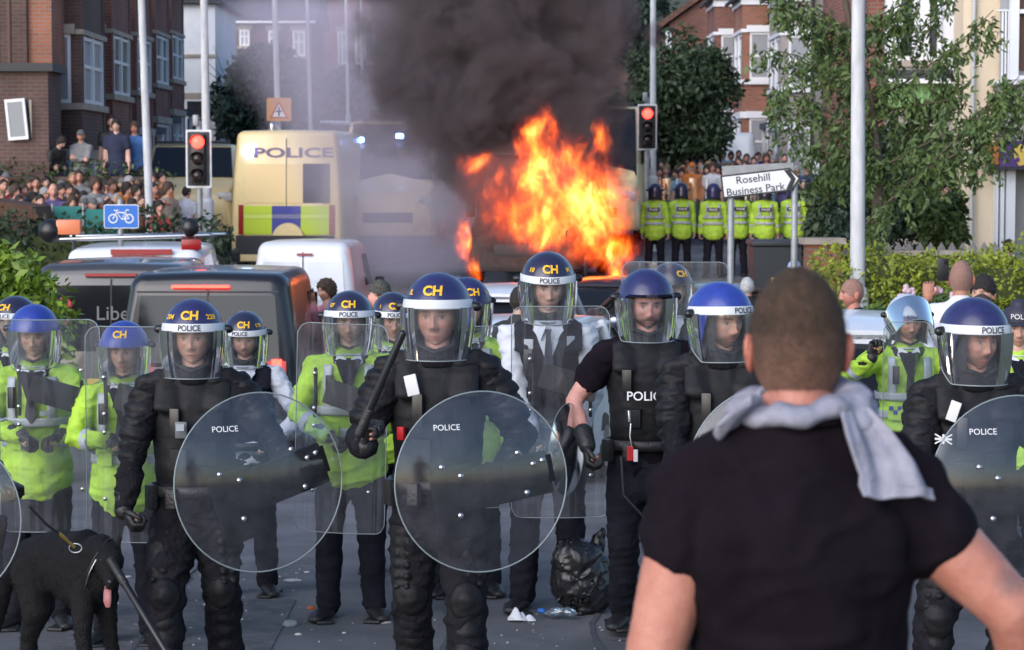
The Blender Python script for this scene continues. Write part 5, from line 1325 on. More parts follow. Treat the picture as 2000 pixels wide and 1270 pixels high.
# ------------------------------------------------------------------ street furniture
GALV = M('galvanised_steel', (.30, .31, .32), .5, .3, var=.2, vscale=5)
CONC = M('pale_column', (.52, .53, .55), .8, var=.22, vscale=7, stretch=(1, 1, .25))
def lamp_column(label, px0, px1, y1, d, w, h=9.5, arm_=1.2, side=1, mat=None):
    """column whose foot is under px1 (at row y1) and top leans towards px0 (row 0)"""
    b = gz(d); r = empty('lamp_post', (wx(px1, d), d, b)); tag(r, label, 'lamp post', 'street lamp columns')
    zt = at(0, 0, d).z; zb = at(0, y1, d).z; sl = (wx(px0, d) - wx(px1, d)) / max(.1, zt - zb)
    def pt(z): return Vector((sl * (z - (zb - b)), 0, z))
    mb = MB(); mb.tube([pt(-.3), pt(1.6)], [w * .75, w * .75], 14); mb.build('base', mat or CONC, r, smooth=True)
    mb = MB(); mb.tube([pt(1.55), pt(h)], [w * .5, w * .36], 14); mb.build('column', mat or CONC, r, smooth=True)
    t = pt(h); mb = MB(); mb.tube([t, t + Vector((side * arm_ * .4, 0, .35)), t + Vector((side * arm_, 0, .45))], [w * .3] * 3, 10); mb.build('arm', mat or CONC, r, smooth=True)
    mb = MB(); mb.tube([t + Vector((side * arm_ * .9, 0, .42)), t + Vector((side * (arm_ + .6), 0, .46))], [(.07, .14), (.05, .10)], 12); mb.build('lantern', GALV, r, smooth=True)
    return r
lamp_column('slim lamp column just right of the blue cycle sign', 283, 297, 510, 40, .15, side=1)
lamp_column('lamp column rising behind the left traffic light', 404, 406, 250, 44, .17)
lamp_column('lamp column carrying the orange crossroads warning sign', 541, 546, 262, 51, .15)
lamp_column('thin lamp column right of the warning sign', 604, 608, 205, 66, .13)
lamp_column('faint lamp column in the haze beyond the police van', 679, 682, 230, 86, .14)
lamp_column('faintest lamp column in the haze left of the smoke', 708, 711, 230, 98, .13)
lamp_column('pale lamp column beside the right traffic light', 1273, 1274, 290, 50.5, .15, side=-1)
lamp_column('thick weathered concrete lamp column right of the direction sign', 1670, 1674, 560, 25, .17, h=8, side=-1)

def rounded(w, h, r, n=5):
    return [(sx * (w / 2 - r) + r * math.cos(R(a0 + 90 * k / n)), sz * (h / 2 - r) + r * math.sin(R(a0 + 90 * k / n))) for sx, sz, a0 in ((1, 1, 0), (-1, 1, 90), (-1, -1, 180), (1, -1, 270)) for k in range(n + 1)]
def slab(mb, pts, y0, y1): mb.prism([(x, y0, z) for x, z in pts], (0, y1 - y0, 0)); return mb
SBLUE = M('sign_blue', (.015, .14, .52), .5); SWHITE = M('sign_white', (.72, .73, .75), .5); SBLACK = M('sign_black', (.02, .02, .022), .5)
# cycle route sign
d = 30; c = at(237, 423, d); b = gz(d); r = empty('road_sign', (c.x, d, b)); tag(r, 'blue cycle route sign with white bicycle on a grey post', 'road sign')
mb = MB(); mb.tube([(-.02, .04, -.2), (-.02, .04, c.z - b + .2)], [.038, .038], 12); mb.build('post', GALV, r, smooth=True)
h = c.z - b; w_, h_ = .465, .318
mb = MB(); slab(mb, [(x, z + h) for x, z in rounded(w_, h_, .03)], -.01, .0); mb.build('plate_border', SWHITE, r)
mb = MB(); slab(mb, [(x, z + h) for x, z in rounded(w_ - .022, h_ - .022, .022)], -.014, -.011); mb.build('plate', SBLUE, r)
mb = MB(); k = .00735
def bp(x, z): return (x * k, -.017, h + z * k)
for cx in (-14.5, 14.5): mb.tube([bp(cx + 7.5 * math.cos(R(a)), -4 + 7.5 * math.sin(R(a))) for a in range(0, 361, 15)], [(.010, .003)] * 25, 6, xdir=None)
for pl in ([(-14.5, -4), (-8, 7), (8, 7), (14.5, -4)], [(-8, 7), (1, -5), (8, 7)], [(1, -5), (14.5, -4)], [(-8, 7), (-9, 11), (-12, 11)], [(-9, 11), (-5, 11)], [(8, 7), (10, 12), (14, 11)]): mb.tube([bp(*q) for q in pl], [.009] * len(pl), 6)
mb.build('bicycle_symbol', SWHITE, r, smooth=True)
# direction sign
d = 27; r = empty('direction_sign', (wx(1490, d), d, gz(d))); tag(r, 'white direction sign on two posts reading Rosehill Business Park', 'road sign'); b = gz(d)
for px_, yt in ((1427, 380), (1551, 362)):
    mb = MB(); t = at(px_, yt, d).z - b; x = wx(px_, d) - wx(1490, d); mb.tube([(x, .05, -.2), (x, .05, t)], [.040, .040], 12); mb.build('post', GALV, r, smooth=True)
p = empty('panel_frame', (0, 0, 0)); bpy.data.objects.remove(p)
ca = at(1486, 357, d); cx, cz = ca.x - wx(1490, d), ca.z - b; s_ = 4400 / d; til = math.atan2(9, 78) * 1.0
def sp(x, z, y): q = Matrix.Rotation(-til, 3, 'Y') @ Vector((x, 0, z)); return Vector((cx + q.x, y, cz + q.z))
hw, hh = 77 / s_, 22.5 / s_
def poly(pts, y0, y1, nm, mat): mb = MB(); mb.prism([sp(x, z, y0) for x, z in pts], (0, y1 - y0, 0)); return mb.build(nm, mat, r)
poly([(-hw, -hh), (hw - .11, -hh), (hw, 0), (hw - .11, hh), (-hw, hh)], -.012, 0, 'border', SBLACK)
poly([(-hw + .02, -hh + .02), (hw - .12, -hh + .02), (hw - .025, 0), (hw - .12, hh - .02), (-hw + .02, hh - .02)], -.017, -.013, 'panel', SWHITE)
poly([(hw - .185, -hh + .022), (hw - .115, -hh + .022), (hw - .055, 0), (hw - .115, hh - .022), (hw - .185, hh - .022), (hw - .115, 0)], -.022, -.018, 'chevron', SBLACK)
text_obj('lettering', 'Rosehill', .125, SBLACK, r, lambda x, y: sp(x * 1.05 - .09, y + .062, -.020), .001)
text_obj('lettering', 'Business Park', .125, SBLACK, r, lambda x, y: sp(x * 1.02 - .075, y - .068, -.020), .001)
mb = MB(); mb.box((cx - .02, .14, cz + .14), (.86, .03, .16), Matrix.Rotation(R(-3), 3, 'Y')); mb.build('back_panel', GALV, r)
# crossroads warning sign
d = 50.6; c = at(545, 214, d); r = empty('road_sign', (c.x, d, gz(d))); h = c.z - gz(d); tag(r, 'orange square sign with a crossroads warning triangle on the lamp column', 'road sign')
mb = MB(); slab(mb, [(x, z + h) for x, z in rounded(.55, .52, .04)], -.01, .01); mb.build('backing', M('sign_backing', (.62, .27, .06), .6, var=.1), r)
mb = MB(); slab(mb, [(-.215, h - .20), (.215, h - .20), (0, h + .20)], -.016, -.011); mb.build('triangle', M('sign_red', (.45, .04, .03), .5), r)
mb = MB(); slab(mb, [(-.15, h - .165), (.15, h - .165), (0, h + .125)], -.021, -.017); mb.build('triangle_field', SWHITE, r)
mb = MB(); bar(mb, -.02, .02, -.026, -.022, h - .145, h + .055); bar(mb, -.07, .07, -.0265, -.0225, h - .06, h - .025); mb.build('cross_symbol', SBLACK, r)
# traffic lights
RLIT = M('red_signal_lit', (1, .08, .05), .3, emis=6, ecol=(1, .022, .015)); LENSD = M('signal_lens_dark', (.03, .02, .02), .2)
def signal(label, px, y0, y1, w, d, polex=None):
    c = at(px, (y0 + y1) / 2, d); s = 4400 / d; W, H = w / s, (y1 - y0) / s; b = gz(d)
    r = empty('traffic_light', (c.x, d, b)); tag(r, label, 'traffic light', 'traffic lights at the junction'); h = c.z - b
    mb = MB(); slab(mb, [(x, z + h) for x, z in rounded(W, H, .03)], .0, .02); mb.build('backing_border', SWHITE, r)
    mb = MB(); slab(mb, [(x, z + h) for x, z in rounded(W * .86, H * .93, .02)], -.006, -.001); mb.build('backing_board', SBLACK, r)
    mb = MB(); mb.box((0, -.06, h), (W * .52, .10, H * .86), None, .02); mb.build('signal_box', PLASTIC, r, auto=40)
    for i, z in enumerate((.29, 0, -.29)):
        zz_ = h + z * H; mb = MB(); mb.tube([(0, -.10, zz_), (0, -.125, zz_)], [H * .115, H * .105], 20); mb.build('lit_red_lens' if i == 0 else 'lens', RLIT if i == 0 else LENSD, r, smooth=True)
        mb = MB(); mb.grid(lambda u, v: Vector((math.cos(R(-10 + 200 * u)) * H * .125, -.11 - .12 * v, zz_ + math.sin(R(-10 + 200 * u)) * H * .125)), 14, 3); mb.build('hood', PLASTIC, r, smooth=True, fixn=False)
    mb = MB(); mb.tube([(0, .07, -.2), (0, .07, h + H * .62)], [.055, .055], 12); mb.build('post', GALV, r, smooth=True)
    mb = MB(); mb.box((-.05, .05, h + H * .66), (.10, .16, .20), None, .02); mb.build('detector', GALV, r, auto=40)
    return r
signal('red traffic light left of the yellow police van', 388, 254, 367, 50, 40.8); signal('red traffic light on the right beside the dark conifer', 1264, 204, 293, 38, 49.4)

# ------------------------------------------------------------------ vegetation
def leafmat(name, c1, c2, rough=.55, trans=.25):
    m = M(name, c1, rough, var=0, col2=c2, vscale=2.2, spec=.4); return m
LDARK = leafmat('dark_leaf', (.045, .075, .03), (.02, .035, .018)); LMID = leafmat('mid_leaf', (.075, .115, .028), (.03, .055, .02)); LYEL = leafmat('yellow_leaf', (.30, .34, .03), (.14, .19, .025)); LLAUREL = leafmat('laurel_leaf', (.24, .34, .04), (.13, .22, .025), .35)
LBLUE = leafmat('cool_leaf', (.04, .075, .05), (.018, .034, .026))
BARK = M('bark', (.09, .07, .055), .95, var=.4, vscale=9, bump=.8, bscale=40, stretch=(1, 1, .3))
def leaf_cloud(blobs, n, size, seed=0, narrow=.45, droop=.3, shell=.55):
    """leaf-sized folded faces spread through lumpy clumps"""
    rnd = np.random.RandomState(seed); vol = np.array([b[3] * b[4] * b[5] for b in blobs]) ** .67; pr = vol / vol.sum()
    idx = rnd.choice(len(blobs), n, p=pr); B = np.array(blobs)[idx]
    dirs = rnd.normal(size=(n, 3)); dirs /= np.linalg.norm(dirs, axis=1)[:, None]
    rad = shell + (1 - shell) * rnd.rand(n) ** .6; rad *= 1 + .18 * np.sin(dirs[:, 0] * 7 + B[:, 0]) * np.cos(dirs[:, 2] * 6 + B[:, 1])
    C = B[:, :3] + dirs * B[:, 3:6] * rad[:, None]
    t = rnd.normal(size=(n, 3)); t[:, 2] -= droop * 2; t /= np.linalg.norm(t, axis=1)[:, None]
    s = np.cross(t, rnd.normal(size=(n, 3))); s /= np.linalg.norm(s, axis=1)[:, None] + 1e-9
    nn = np.cross(t, s); L = size * (.6 + .8 * rnd.rand(n))[:, None]
    V = np.stack([C, C + t * L * .5 + s * L * narrow * .5 + nn * L * .08, C + t * L, C + t * L * .5 - s * L * narrow * .5 + nn * L * .08], 1).reshape(-1, 3)
    me = bpy.data.meshes.new('leaves'); F_ = np.arange(4 * n).reshape(n, 4)
    me.vertices.add(4 * n); me.vertices.foreach_set('co', V.astype(np.float32).ravel()); me.loops.add(4 * n); me.loops.foreach_set('vertex_index', F_.ravel().astype(np.int32))
    me.polygons.add(n); me.polygons.foreach_set('loop_start', (np.arange(n) * 4).astype(np.int32)); me.update(calc_edges=True); me.validate()
    return me
def clumps(c, r, n, seed, f=.42):
    rnd = random.Random(seed); out = []
    for i in range(n):
        while True:
            p = Vector((rnd.uniform(-1, 1), rnd.uniform(-1, 1), rnd.uniform(-1, 1)))
            if p.length < 1: break
        q = f * rnd.uniform(.7, 1.2); out.append((c[0] + p.x * r[0] * (1 - q * .6), c[1] + p.y * r[1] * (1 - q * .6), c[2] + p.z * r[2] * (1 - q * .6), r[0] * q, r[1] * q, r[2] * q))
    return out
def limb(mb, p, dr, L, r, depth, rnd, n=5):
    pts = [Vector(p)]; d_ = Vector(dr).normalized(); rr_ = [r]
    for i in range(n):
        d_ = (d_ + Vector((rnd.uniform(-.25, .25), rnd.uniform(-.25, .25), rnd.uniform(-.1, .25)))).normalized(); pts.append(pts[-1] + d_ * L / n); rr_.append(r * (1 - .6 * (i + 1) / n))
    mb.tube(pts, rr_, 7)
    if depth:
        for k in range(3): i = rnd.randint(2, n); limb(mb, pts[i], d_ + Vector((rnd.uniform(-1, 1), rnd.uniform(-1, 1), rnd.uniform(-.1, .7))), L * .65, rr_[i] * .7, depth - 1, rnd, 4)
def tree(name, label, loc, blobs, n, size, mat, trunk_h, tr=.18, seed=0, narrow=.45, cat='tree', group=None, droop=.3):
    r = empty(name, loc); tag(r, label, cat, group); rnd = random.Random(seed)
    mb = MB(); mb.tube([(0, 0, -.3), (.05, 0, trunk_h * .5), (0, .05, trunk_h)], [tr * 1.3, tr, tr * .8], 10)
    for k in range(6): limb(mb, (0, .03, trunk_h * rnd.uniform(.7, 1)), (rnd.uniform(-1, 1), rnd.uniform(-1, 1), rnd.uniform(.4, 1.2)), trunk_h * .8, tr * .6, 1, rnd)
    mb.build('trunk', BARK, r, smooth=True)
    o = link('crown', leaf_cloud(blobs, n, size, seed, narrow, droop), mat, r); return r
def local(bl, loc): return [(b[0] - loc[0], b[1] - loc[1], b[2] - loc[2], *b[3:]) for b in bl]
def bush_px(name, label, px0, px1, y0, y1, d, dep, n, size, mat, seed, cat='bush', k=26, trunk=None, narrow=.5, f=.42, group=None):
    a, b = at(px0, y0, d), at(px1, y1, d); c = Vector(((a.x + b.x) / 2, d, (a.z + b.z) / 2)); r_ = ((b.x - a.x) / 2, dep, (a.z - b.z) / 2)
    g = gz(d); bl = clumps((0, 0, c.z - g), r_, k, seed, f)
    return tree(name, label, (c.x, d, g), bl, n, size, mat, trunk or max(.4, (c.z - g) * .7), .10, seed, narrow, cat, group)
# dark conifer-like tree right of the fire
bush_px('evergreen_tree', 'dark evergreen tree behind the right traffic light', 1190, 1440, 45, 350, 58, 1.8, 19000, .17, LDARK, 3, 'tree', 60, 1.5, f=.30)
bush_px('garden_tree', 'dark green tree mass in the haze behind the warning sign', 410, 640, 85, 300, 78, 2.5, 9000, .3, LBLUE, 4, 'tree', 34, 2.5)
bush_px('garden_tree', 'hazy tree between the far columns and the smoke', 600, 800, 120, 300, 92, 2.5, 7000, .34, LBLUE, 14, 'tree', 26, 2.5)
bush_px('garden_tree', 'dim tree right of the smoke above the evergreen', 1190, 1330, -30, 130, 95, 2.5, 5000, .34, LBLUE, 15, 'tree', 22, 3)
bush_px('garden_bush', 'dense dark shrubs behind the thick lamp column', 1600, 1890, 235, 500, 33.5, 1.0, 15000, .12, LBLUE, 5, 'bush', 36, 1.0)
bush_px('garden_bush', 'dark shrub below the direction sign tree', 1570, 1700, 300, 520, 36, .8, 5000, .13, LDARK, 6, 'bush', 18, 1.0)
bush_px('garden_bush', 'leafy shrub hiding the person in black by the cream house', 1790, 1888, 372, 505, 30.9, .35, 4500, .12, LMID, 25, 'bush', 14, .8)
# trimmed hedges
def hedge(label, px0, px1, y0, d, h_, dep, n, size, mat, seed, lumpy=.06):
    a, b = wx(px0, d), wx(px1, d); zt = at(0, y0, d).z; g = gz(d); r = empty('hedge', ((a + b) / 2, d, g)); tag(r, label, 'hedge')
    W = (b - a) / 2; H = zt - g; rnd = random.Random(seed)
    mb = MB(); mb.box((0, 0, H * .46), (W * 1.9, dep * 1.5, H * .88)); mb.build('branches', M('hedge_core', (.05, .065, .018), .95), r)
    bl = []
    for i in range(int(W * 2 / .45) + 2):
        for z in np.arange(.2, H, .4):
            for y in (-dep * .7, dep * .5): bl.append((-W + i * .45 + rnd.uniform(-.15, .15), y, min(z, H - .2) + rnd.uniform(-.1, .1) + lumpy * math.sin(i * 1.3), .34, .3, .3))
    link('foliage', leaf_cloud(bl, n, size, seed, .5, .0, .7), mat, r); return r
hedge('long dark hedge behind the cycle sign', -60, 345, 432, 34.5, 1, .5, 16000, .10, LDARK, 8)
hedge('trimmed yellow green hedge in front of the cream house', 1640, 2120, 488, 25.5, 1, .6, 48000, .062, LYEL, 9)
# laurel with large glossy leaves
d = 20.5; base = at(20, 560, d); g = gz(d); r = empty('laurel_bush', (wx(20, d), d, g)); tag(r, 'bright green laurel bush with big leaves at the left edge', 'bush')
H = at(0, 468, d).z - g; bl = [(-.25, 0, H - .42, .55, .45, .42), (.1, .05, H - .75, .48, .45, .5), (-.6, 0, H - .7, .5, .5, .6), (-.1, 0, H - 1.2, .62, .5, .55), (-.5, .1, H - 1.4, .5, .5, .5)]
mb = MB(); rnd = random.Random(2)
for k in range(7): limb(mb, (rnd.uniform(-.3, .1), 0, -.1), (rnd.uniform(-.4, .4), rnd.uniform(-.3, .3), 1), H * .5, .025, 0, rnd)
mb.build('stems', BARK, r, smooth=True)
o = link('inner_leaves', leaf_cloud(bl, 9000, .11, 5, .45, .2, .35), LLAUREL, r); o['kind'] = 'stuff'
lm = MB(); lm.add([(0, 0, 0), (.022, .012, .03), (.025, .016, .065), (0, .0, .115), (-.025, .016, .065), (-.022, .012, .03), (0, .004, .05)], [(0, 1, 6), (1, 2, 6), (2, 3, 6), (3, 4, 6), (4, 5, 6), (5, 0, 6)]); lme = lm.mesh('leaf', True, False); lme.materials.append(LLAUREL)
for i in range(260):
    b = rnd.choice(bl); a, e = rnd.uniform(-2.6, -.5), rnd.uniform(-.3, 1.2)
    n = Vector((math.cos(a) * math.cos(e), math.sin(a) * math.cos(e), math.sin(e))); p = Vector(b[:3]) + Vector((n.x * b[3], n.y * b[4], n.z * b[5])) * rnd.uniform(.92, 1.08)
    o = bpy.data.objects.new('leaf', lme); COL.objects.link(o); o.parent = r; o.location = p
    t = (Vector((rnd.uniform(-1, 1), rnd.uniform(-.6, .2), rnd.uniform(-1, .6))) + n * .4).normalized(); o.rotation_euler = t.to_track_quat('Z', 'Y').to_euler(); k_ = rnd.uniform(.8, 1.25); o.scale = (k_, k_, k_)
# cherry-like tree with hanging narrow leaves
d = 29; base = (wx(1720, d), d, gz(d)); r = empty('cherry_tree', base); tag(r, 'leafy tree with drooping narrow leaves in front of the white house', 'tree'); rnd = random.Random(11)
def tp(px, py, dd=0): p = at(px, py, d + dd); return p - Vector(base)
mb = MB(); mb.tube([(0, 0, -.3), (-.05, 0, 1.0), tp(1715, 330), tp(1700, 200), tp(1660, 60), tp(1640, -80)], [.11, .09, .075, .06, .045, .03], 10); 
sprays = []
def branch(pts, r0=.017, drops=True, dens=1.0):
    P = [tp(*q) if len(q) > 1 else q for q in pts]; mb.tube(P, [r0 * (1 - .7 * i / (len(P) - 1)) for i in range(len(P))], 6)
    for a, b in zip(P, P[1:]):
        n = max(2, int((b - a).length / .11 * dens))
        for k in range(n): sprays.append(a.lerp(b, k / n))
for q in ([(1690, 440, -.2), (1740, 390, -.3), (1800, 335, -.5), (1870, 270, -.6), (1930, 215, -.6), (1990, 150, -.6)], [(1715, 330), (1790, 290, -.3), (1880, 245, -.5), (1960, 180, -.6), (2040, 140, -.6)], [(1800, 335, -.5), (1870, 300, -.6), (1930, 280, -.6), (2000, 230, -.6)], [(1700, 200), (1770, 160, .2), (1840, 110, 0), (1900, 60, -.2), (1940, 20, -.3)],
          [(1700, 200), (1630, 150, -.2), (1560, 110, -.3), (1500, 95, -.4)], [(1700, 250), (1640, 230, -.3), (1560, 190, -.4), (1490, 170, -.5)], [(1660, 60), (1600, 20, 0), (1540, 0, -.2), (1500, -30, -.3)], [(1660, 60), (1740, 20, .1), (1820, -20, 0), (1880, -40, 0)], [(1715, 330), (1650, 300, -.3), (1590, 280, -.5), (1540, 250, -.6)],
          [(1720, 360), (1680, 330, .5), (1620, 330, .5), (1590, 350, .4)], [(1700, 120), (1760, 90, .3), (1800, 60, .3), (1830, 30, .3)], [(1690, 160), (1650, 110, .4), (1610, 80, .3), (1570, 50, .2)], [(1750, 300, .3), (1800, 230, .2), (1840, 190, .2), (1860, 140, .2)], [(1700, 250), (1760, 210, .2), (1830, 200, 0), (1880, 190, -.2)]):
    branch(q)
mb.build('trunk', BARK, r, smooth=True)
lv = []; 
for s in sprays:
    for k in range(rnd.randint(2, 5)):
        p = s + Vector((rnd.uniform(-.12, .12), rnd.uniform(-.2, .2), rnd.uniform(-.05, .08))); dz = Vector((rnd.uniform(-.5, .5), rnd.uniform(-.4, .4), -1)); L = rnd.uniform(.15, .55)
        q = p + dz.normalized() * L; lv.append((p, q))
V = []; F_ = []
for p, q in lv:
    n = int((q - p).length / .026)
    for k in range(n):
        c = p.lerp(q, k / n); t = Vector((rnd.uniform(-1, 1), rnd.uniform(-1, 1), rnd.uniform(-1.4, -.2))).normalized(); w = t.cross(Vector((rnd.uniform(-1, 1), rnd.uniform(-1, 1), .3))).normalized(); L = rnd.uniform(.07, .125); o_ = len(V)
        V += [c, c + t * L * .45 + w * L * .19, c + t * L, c + t * L * .45 - w * L * .19]; F_.append((o_, o_ + 1, o_ + 2, o_ + 3))
bl_ = [(*(q + Vector((rnd.uniform(-.2, .2), rnd.uniform(-.2, .3), rnd.uniform(-.35, .05)))), .22, .22, .2) for q in sprays if rnd.random() < .45]
mass = leaf_cloud(bl_, 4200, .115, 31, .42, .5, .3); n0 = len(V); V += [v.co.copy() for v in mass.vertices]; F_ += [tuple(k + n0 for k in p.vertices) for p in mass.polygons]; bpy.data.meshes.remove(mass)
cm = MB(); cm.add(V, F_); cm.build('crown', LDARK if False else leafmat('cherry_leaf', (.11, .165, .045), (.055, .09, .035)), r, fixn=False)
# flowering shrub at the hedge
d = 21.5; g = gz(d); r = empty('rose_bush', (wx(1790, d), d, g)); tag(r, 'low green shrub with pale pink roses by the hedge', 'bush'); h = at(0, 560, d).z - g
bl = clumps((0, 0, h - .35), (.55, .3, .40), 14, 3) + clumps((-.55, 0, h - .5), (.4, .3, .32), 8, 4)
link('foliage', leaf_cloud(bl, 5000, .06, 4, .5, .1), leafmat('rose_leaf', (.09, .17, .03), (.03, .06, .02)), r)
mb = MB(); limb(mb, (0, 0, -.1), (0, 0, 1), h * .7, .025, 1, random.Random(1)); mb.build('stem', BARK, r, smooth=True)
PINK = M('pink_petal', (.62, .42, .48), .7, var=.1)
rnd = random.Random(8)
for i in range(16):
    cx, cz = (rnd.uniform(-.22, .05), h - rnd.uniform(.0, .30)) if i < 11 else (rnd.uniform(.1, .4), h - rnd.uniform(0, .08))
    mb = MB()
    for q in range(6): mb.ell((rnd.uniform(-.025, .025), rnd.uniform(-.02, .02), rnd.uniform(-.025, .025)), (.030, .022, .024), 7, 5)
    o = mb.build('rose', PINK, r, smooth=True); o.location = (cx, -.32 + rnd.uniform(-.05, .05), cz)
# timber palings behind the hedge
fr = empty('picket_fence', (wx(1690, 30.5), 30.5, gz(30.5))); tag(fr, 'weathered timber picket fence behind the yellow hedge', 'fence')
def pal(): m_ = MB(); m_.prism([(-.05, 0, 0), (.05, 0, 0), (.05, 0, 1.45), (0, 0, 1.53), (-.05, 0, 1.45)], (0, .02, 0)); return m_.mesh('paling', False)
pm = pal(); WOOD = M('weathered_wood', (.34, .32, .30), .9, var=.3, vscale=6, stretch=(4, 4, .5))
for i in range(13): o = link('paling', pm, WOOD, fr); o.location = (i * .145, -.03, .55)
mb = MB(); bar(mb, -.1, 1.9, 0, .05, 1.0, 1.07); mb.build('rail', WOOD, fr); mb = MB(); bar(mb, -.1, 1.9, 0, .05, 1.75, 1.82); mb.build('rail', WOOD, fr)
# brick pier, shed slab, bin
d = 28.5; g = gz(d); r = empty('brick_pier', (wx(1610, d), d, g)); tag(r, 'red brick gate pier with stone cap below the shrubs', 'pier'); t = at(0, 478, d).z - g
part('shaft', BRICKO, r, (-.22, .20, 0, .4, -.2, t)); part('cap', STONE, r, (-.28, .26, -.06, .46, t + .003, t + .08))
r = empty('garden_wall', (wx(1640, 29), 29, gz(29))); tag(r, 'dark low brick garden wall right of the pier', 'wall'); part('wall', BRICKD, r, (0, 1.6, 0, .22, -.2, at(0, 500, 29).z - gz(29))); part('coping', STONE, r, (-.02, 1.62, -.04, .26, at(0, 500, 29).z - gz(29) + .003, at(0, 500, 29).z - gz(29) + .07))
d = 33; g = gz(d); c = at(1512, 500, d); r = empty('wheelie_bin', (c.x, d, g)); tag(r, 'dark wheelie bin numbered 12 behind the direction sign', 'bin'); h = at(0, 470, d).z - g
k = 1.2
mb = MB(); mb.add([(-.22 * k, -.25 * k, .05), (.22 * k, -.25 * k, .05), (.22 * k, .25 * k, .05), (-.22 * k, .25 * k, .05), (-.29 * k, -.36 * k, h - .08), (.29 * k, -.36 * k, h - .08), (.29 * k, .36 * k, h - .08), (-.29 * k, .36 * k, h - .08)], [(0, 1, 2, 3), (4, 5, 6, 7), (0, 1, 5, 4), (1, 2, 6, 5), (2, 3, 7, 6), (3, 0, 4, 7)]); mb.build('body', M('bin_plastic', (.03, .035, .04), .6), r)
mb = MB(); mb.box((0, 0, h - .03), (.62 * k, .78 * k, .08), None, .03); mb.build('lid', M('bin_plastic'), r, auto=40)
text_obj('lettering', '12', .26, PLATE, r, lambda x, y: Vector((x, -.345 * k, h * .70 + y)), .004)
# teal barrier panels and brown shed roof in front of the left crowd
d = 37.8; g = gz(d); r = empty('barrier', (wx(105, d), d, g)); tag(r, 'teal barrier panels in front of the left crowd', 'barrier'); TEAL = M('teal_sheet', (.01, .17, .15), .6, var=.12, vscale=3)
x1 = wx(165, d) - wx(105, d); x2 = wx(236, d) - wx(105, d)
part('panel', TEAL, r, (.03, x1 - .02, 0, .03, at(0, 470, d).z - g, at(0, 403, d).z - g)); part('panel', TEAL, r, (x1 + .02, x2, .02, .05, at(0, 470, d).z - g, at(0, 409, d).z - g))
for x in (0, x1, x2): mb = MB(); mb.tube([(x, .01, -.2), (x, .01, at(0, 400, d).z - g)], [.022, .022], 8); mb.build('post', GALV, r, smooth=True)
d = 36.6; g = gz(d); r = empty('garden_shed', (wx(20, d), d, g)); tag(r, 'brown low shed roof at the far left above the hedge', 'shed'); t = at(0, 398, d).z - g
part('wall', M('shed_wood', (.07, .04, .03), .9, var=.3), r, (-1.2, .42, 0, 1.2, -.2, t - .3)); mb = MB(); mb.prism([(-1.4, -.1, t - .28), (.55, -.1, t - .28), (.40, -.1, t - .05), (-.4, -.1, t + .08), (-1.4, -.1, t - .02)], (0, 1.5, 0)); mb.build('roof', M('shed_felt', (.09, .045, .03), .95, var=.3), r)
# grassy verge and low wall below the left terrace
r = empty('garden_wall', (wx(-60, 42.4), 42.4, gz(42.4))); tag(r, 'low brick garden wall behind the left crowd', 'wall'); part('wall', BRICKD, r, (0, 3.3, .62, .80, -.3, at(0, 345, 42.4).z - gz(42.4)))
hedge('low clipped hedge on the wall behind the left crowd', -60, 300, 328, 43.15, 1, .2, 5000, .10, LMID, 18)

# ------------------------------------------------------------------ litter on the road
def litter(name, label, px, py, d, build, cat='litter'):
    p = at(px, py, d); # slide to the ground along the line of sight
    y = d
    for _ in range(30):
        q = at(px, py, y); y += (q.z - gz(y)) * 3.2
    q = at(px, py, y); r = empty(name, (q.x, y, gz(y))); tag(r, label, cat); build(r); return r
def stone_(sz, col, seed):
    def f(r):
        rnd = random.Random(seed); bm = bmesh.new(); bmesh.ops.create_icosphere(bm, subdivisions=2, radius=1)
        for v in bm.verts:
            n = 1 + .35 * mnoise.noise(v.co * 1.3 + Vector((seed, 0, 0))); v.co = Vector((v.co.x * sz[0] * n, v.co.y * sz[1] * n, max(-.2, v.co.z) * sz[2] * n + sz[2] * .2))
        me = bpy.data.meshes.new('lump'); bm.to_mesh(me); bm.free(); link('lump', me, M('rubble_%d' % seed, col, .9, var=.25, vscale=20), r)
    return f
for i, (px, py, sz, col, lb) in enumerate(((567, 1222, (.045, .03, .026), (.22, .26, .25), 'grey green brick fragment on the road by the left officer\'s boot'), (583, 1240, (.022, .02, .01), (.6, .55, .48), 'small pale chip just below the grey brick fragment'), (750, 1217, (.04, .03, .018), (.36, .33, .30), 'flat stone piece between the hi-vis officer and the centre officer'),
                                           (672, 1237, (.012, .012, .006), (.6, .58, .52), 'tiny pale chip near the hi-vis officer\'s boots'), (570, 1134, (.055, .04, .008), (.5, .48, .45), 'flattened pale rubbish left of the hi-vis officer'), (600, 1118, (.02, .02, .006), (.6, .6, .6), 'small white scrap beside the round shield rim'),
                                           (247, 1127, (.03, .03, .006), (.5, .5, .48), 'pale scrap beside the black dog'), (272, 1150, (.018, .02, .006), (.5, .5, .48), 'smaller scrap below the one beside the dog'), (1012, 1117, (.03, .03, .008), (.5, .5, .5), 'flat grey scrap beyond the centre shield'), (607, 1190, (.022, .02, .02), (.45, .13, .05), 'orange brick chip beside the hi-vis officer\'s heel'))):
    litter('rubble', lb, px, py, 11, stone_(sz, col, 40 + i), 'rubble')
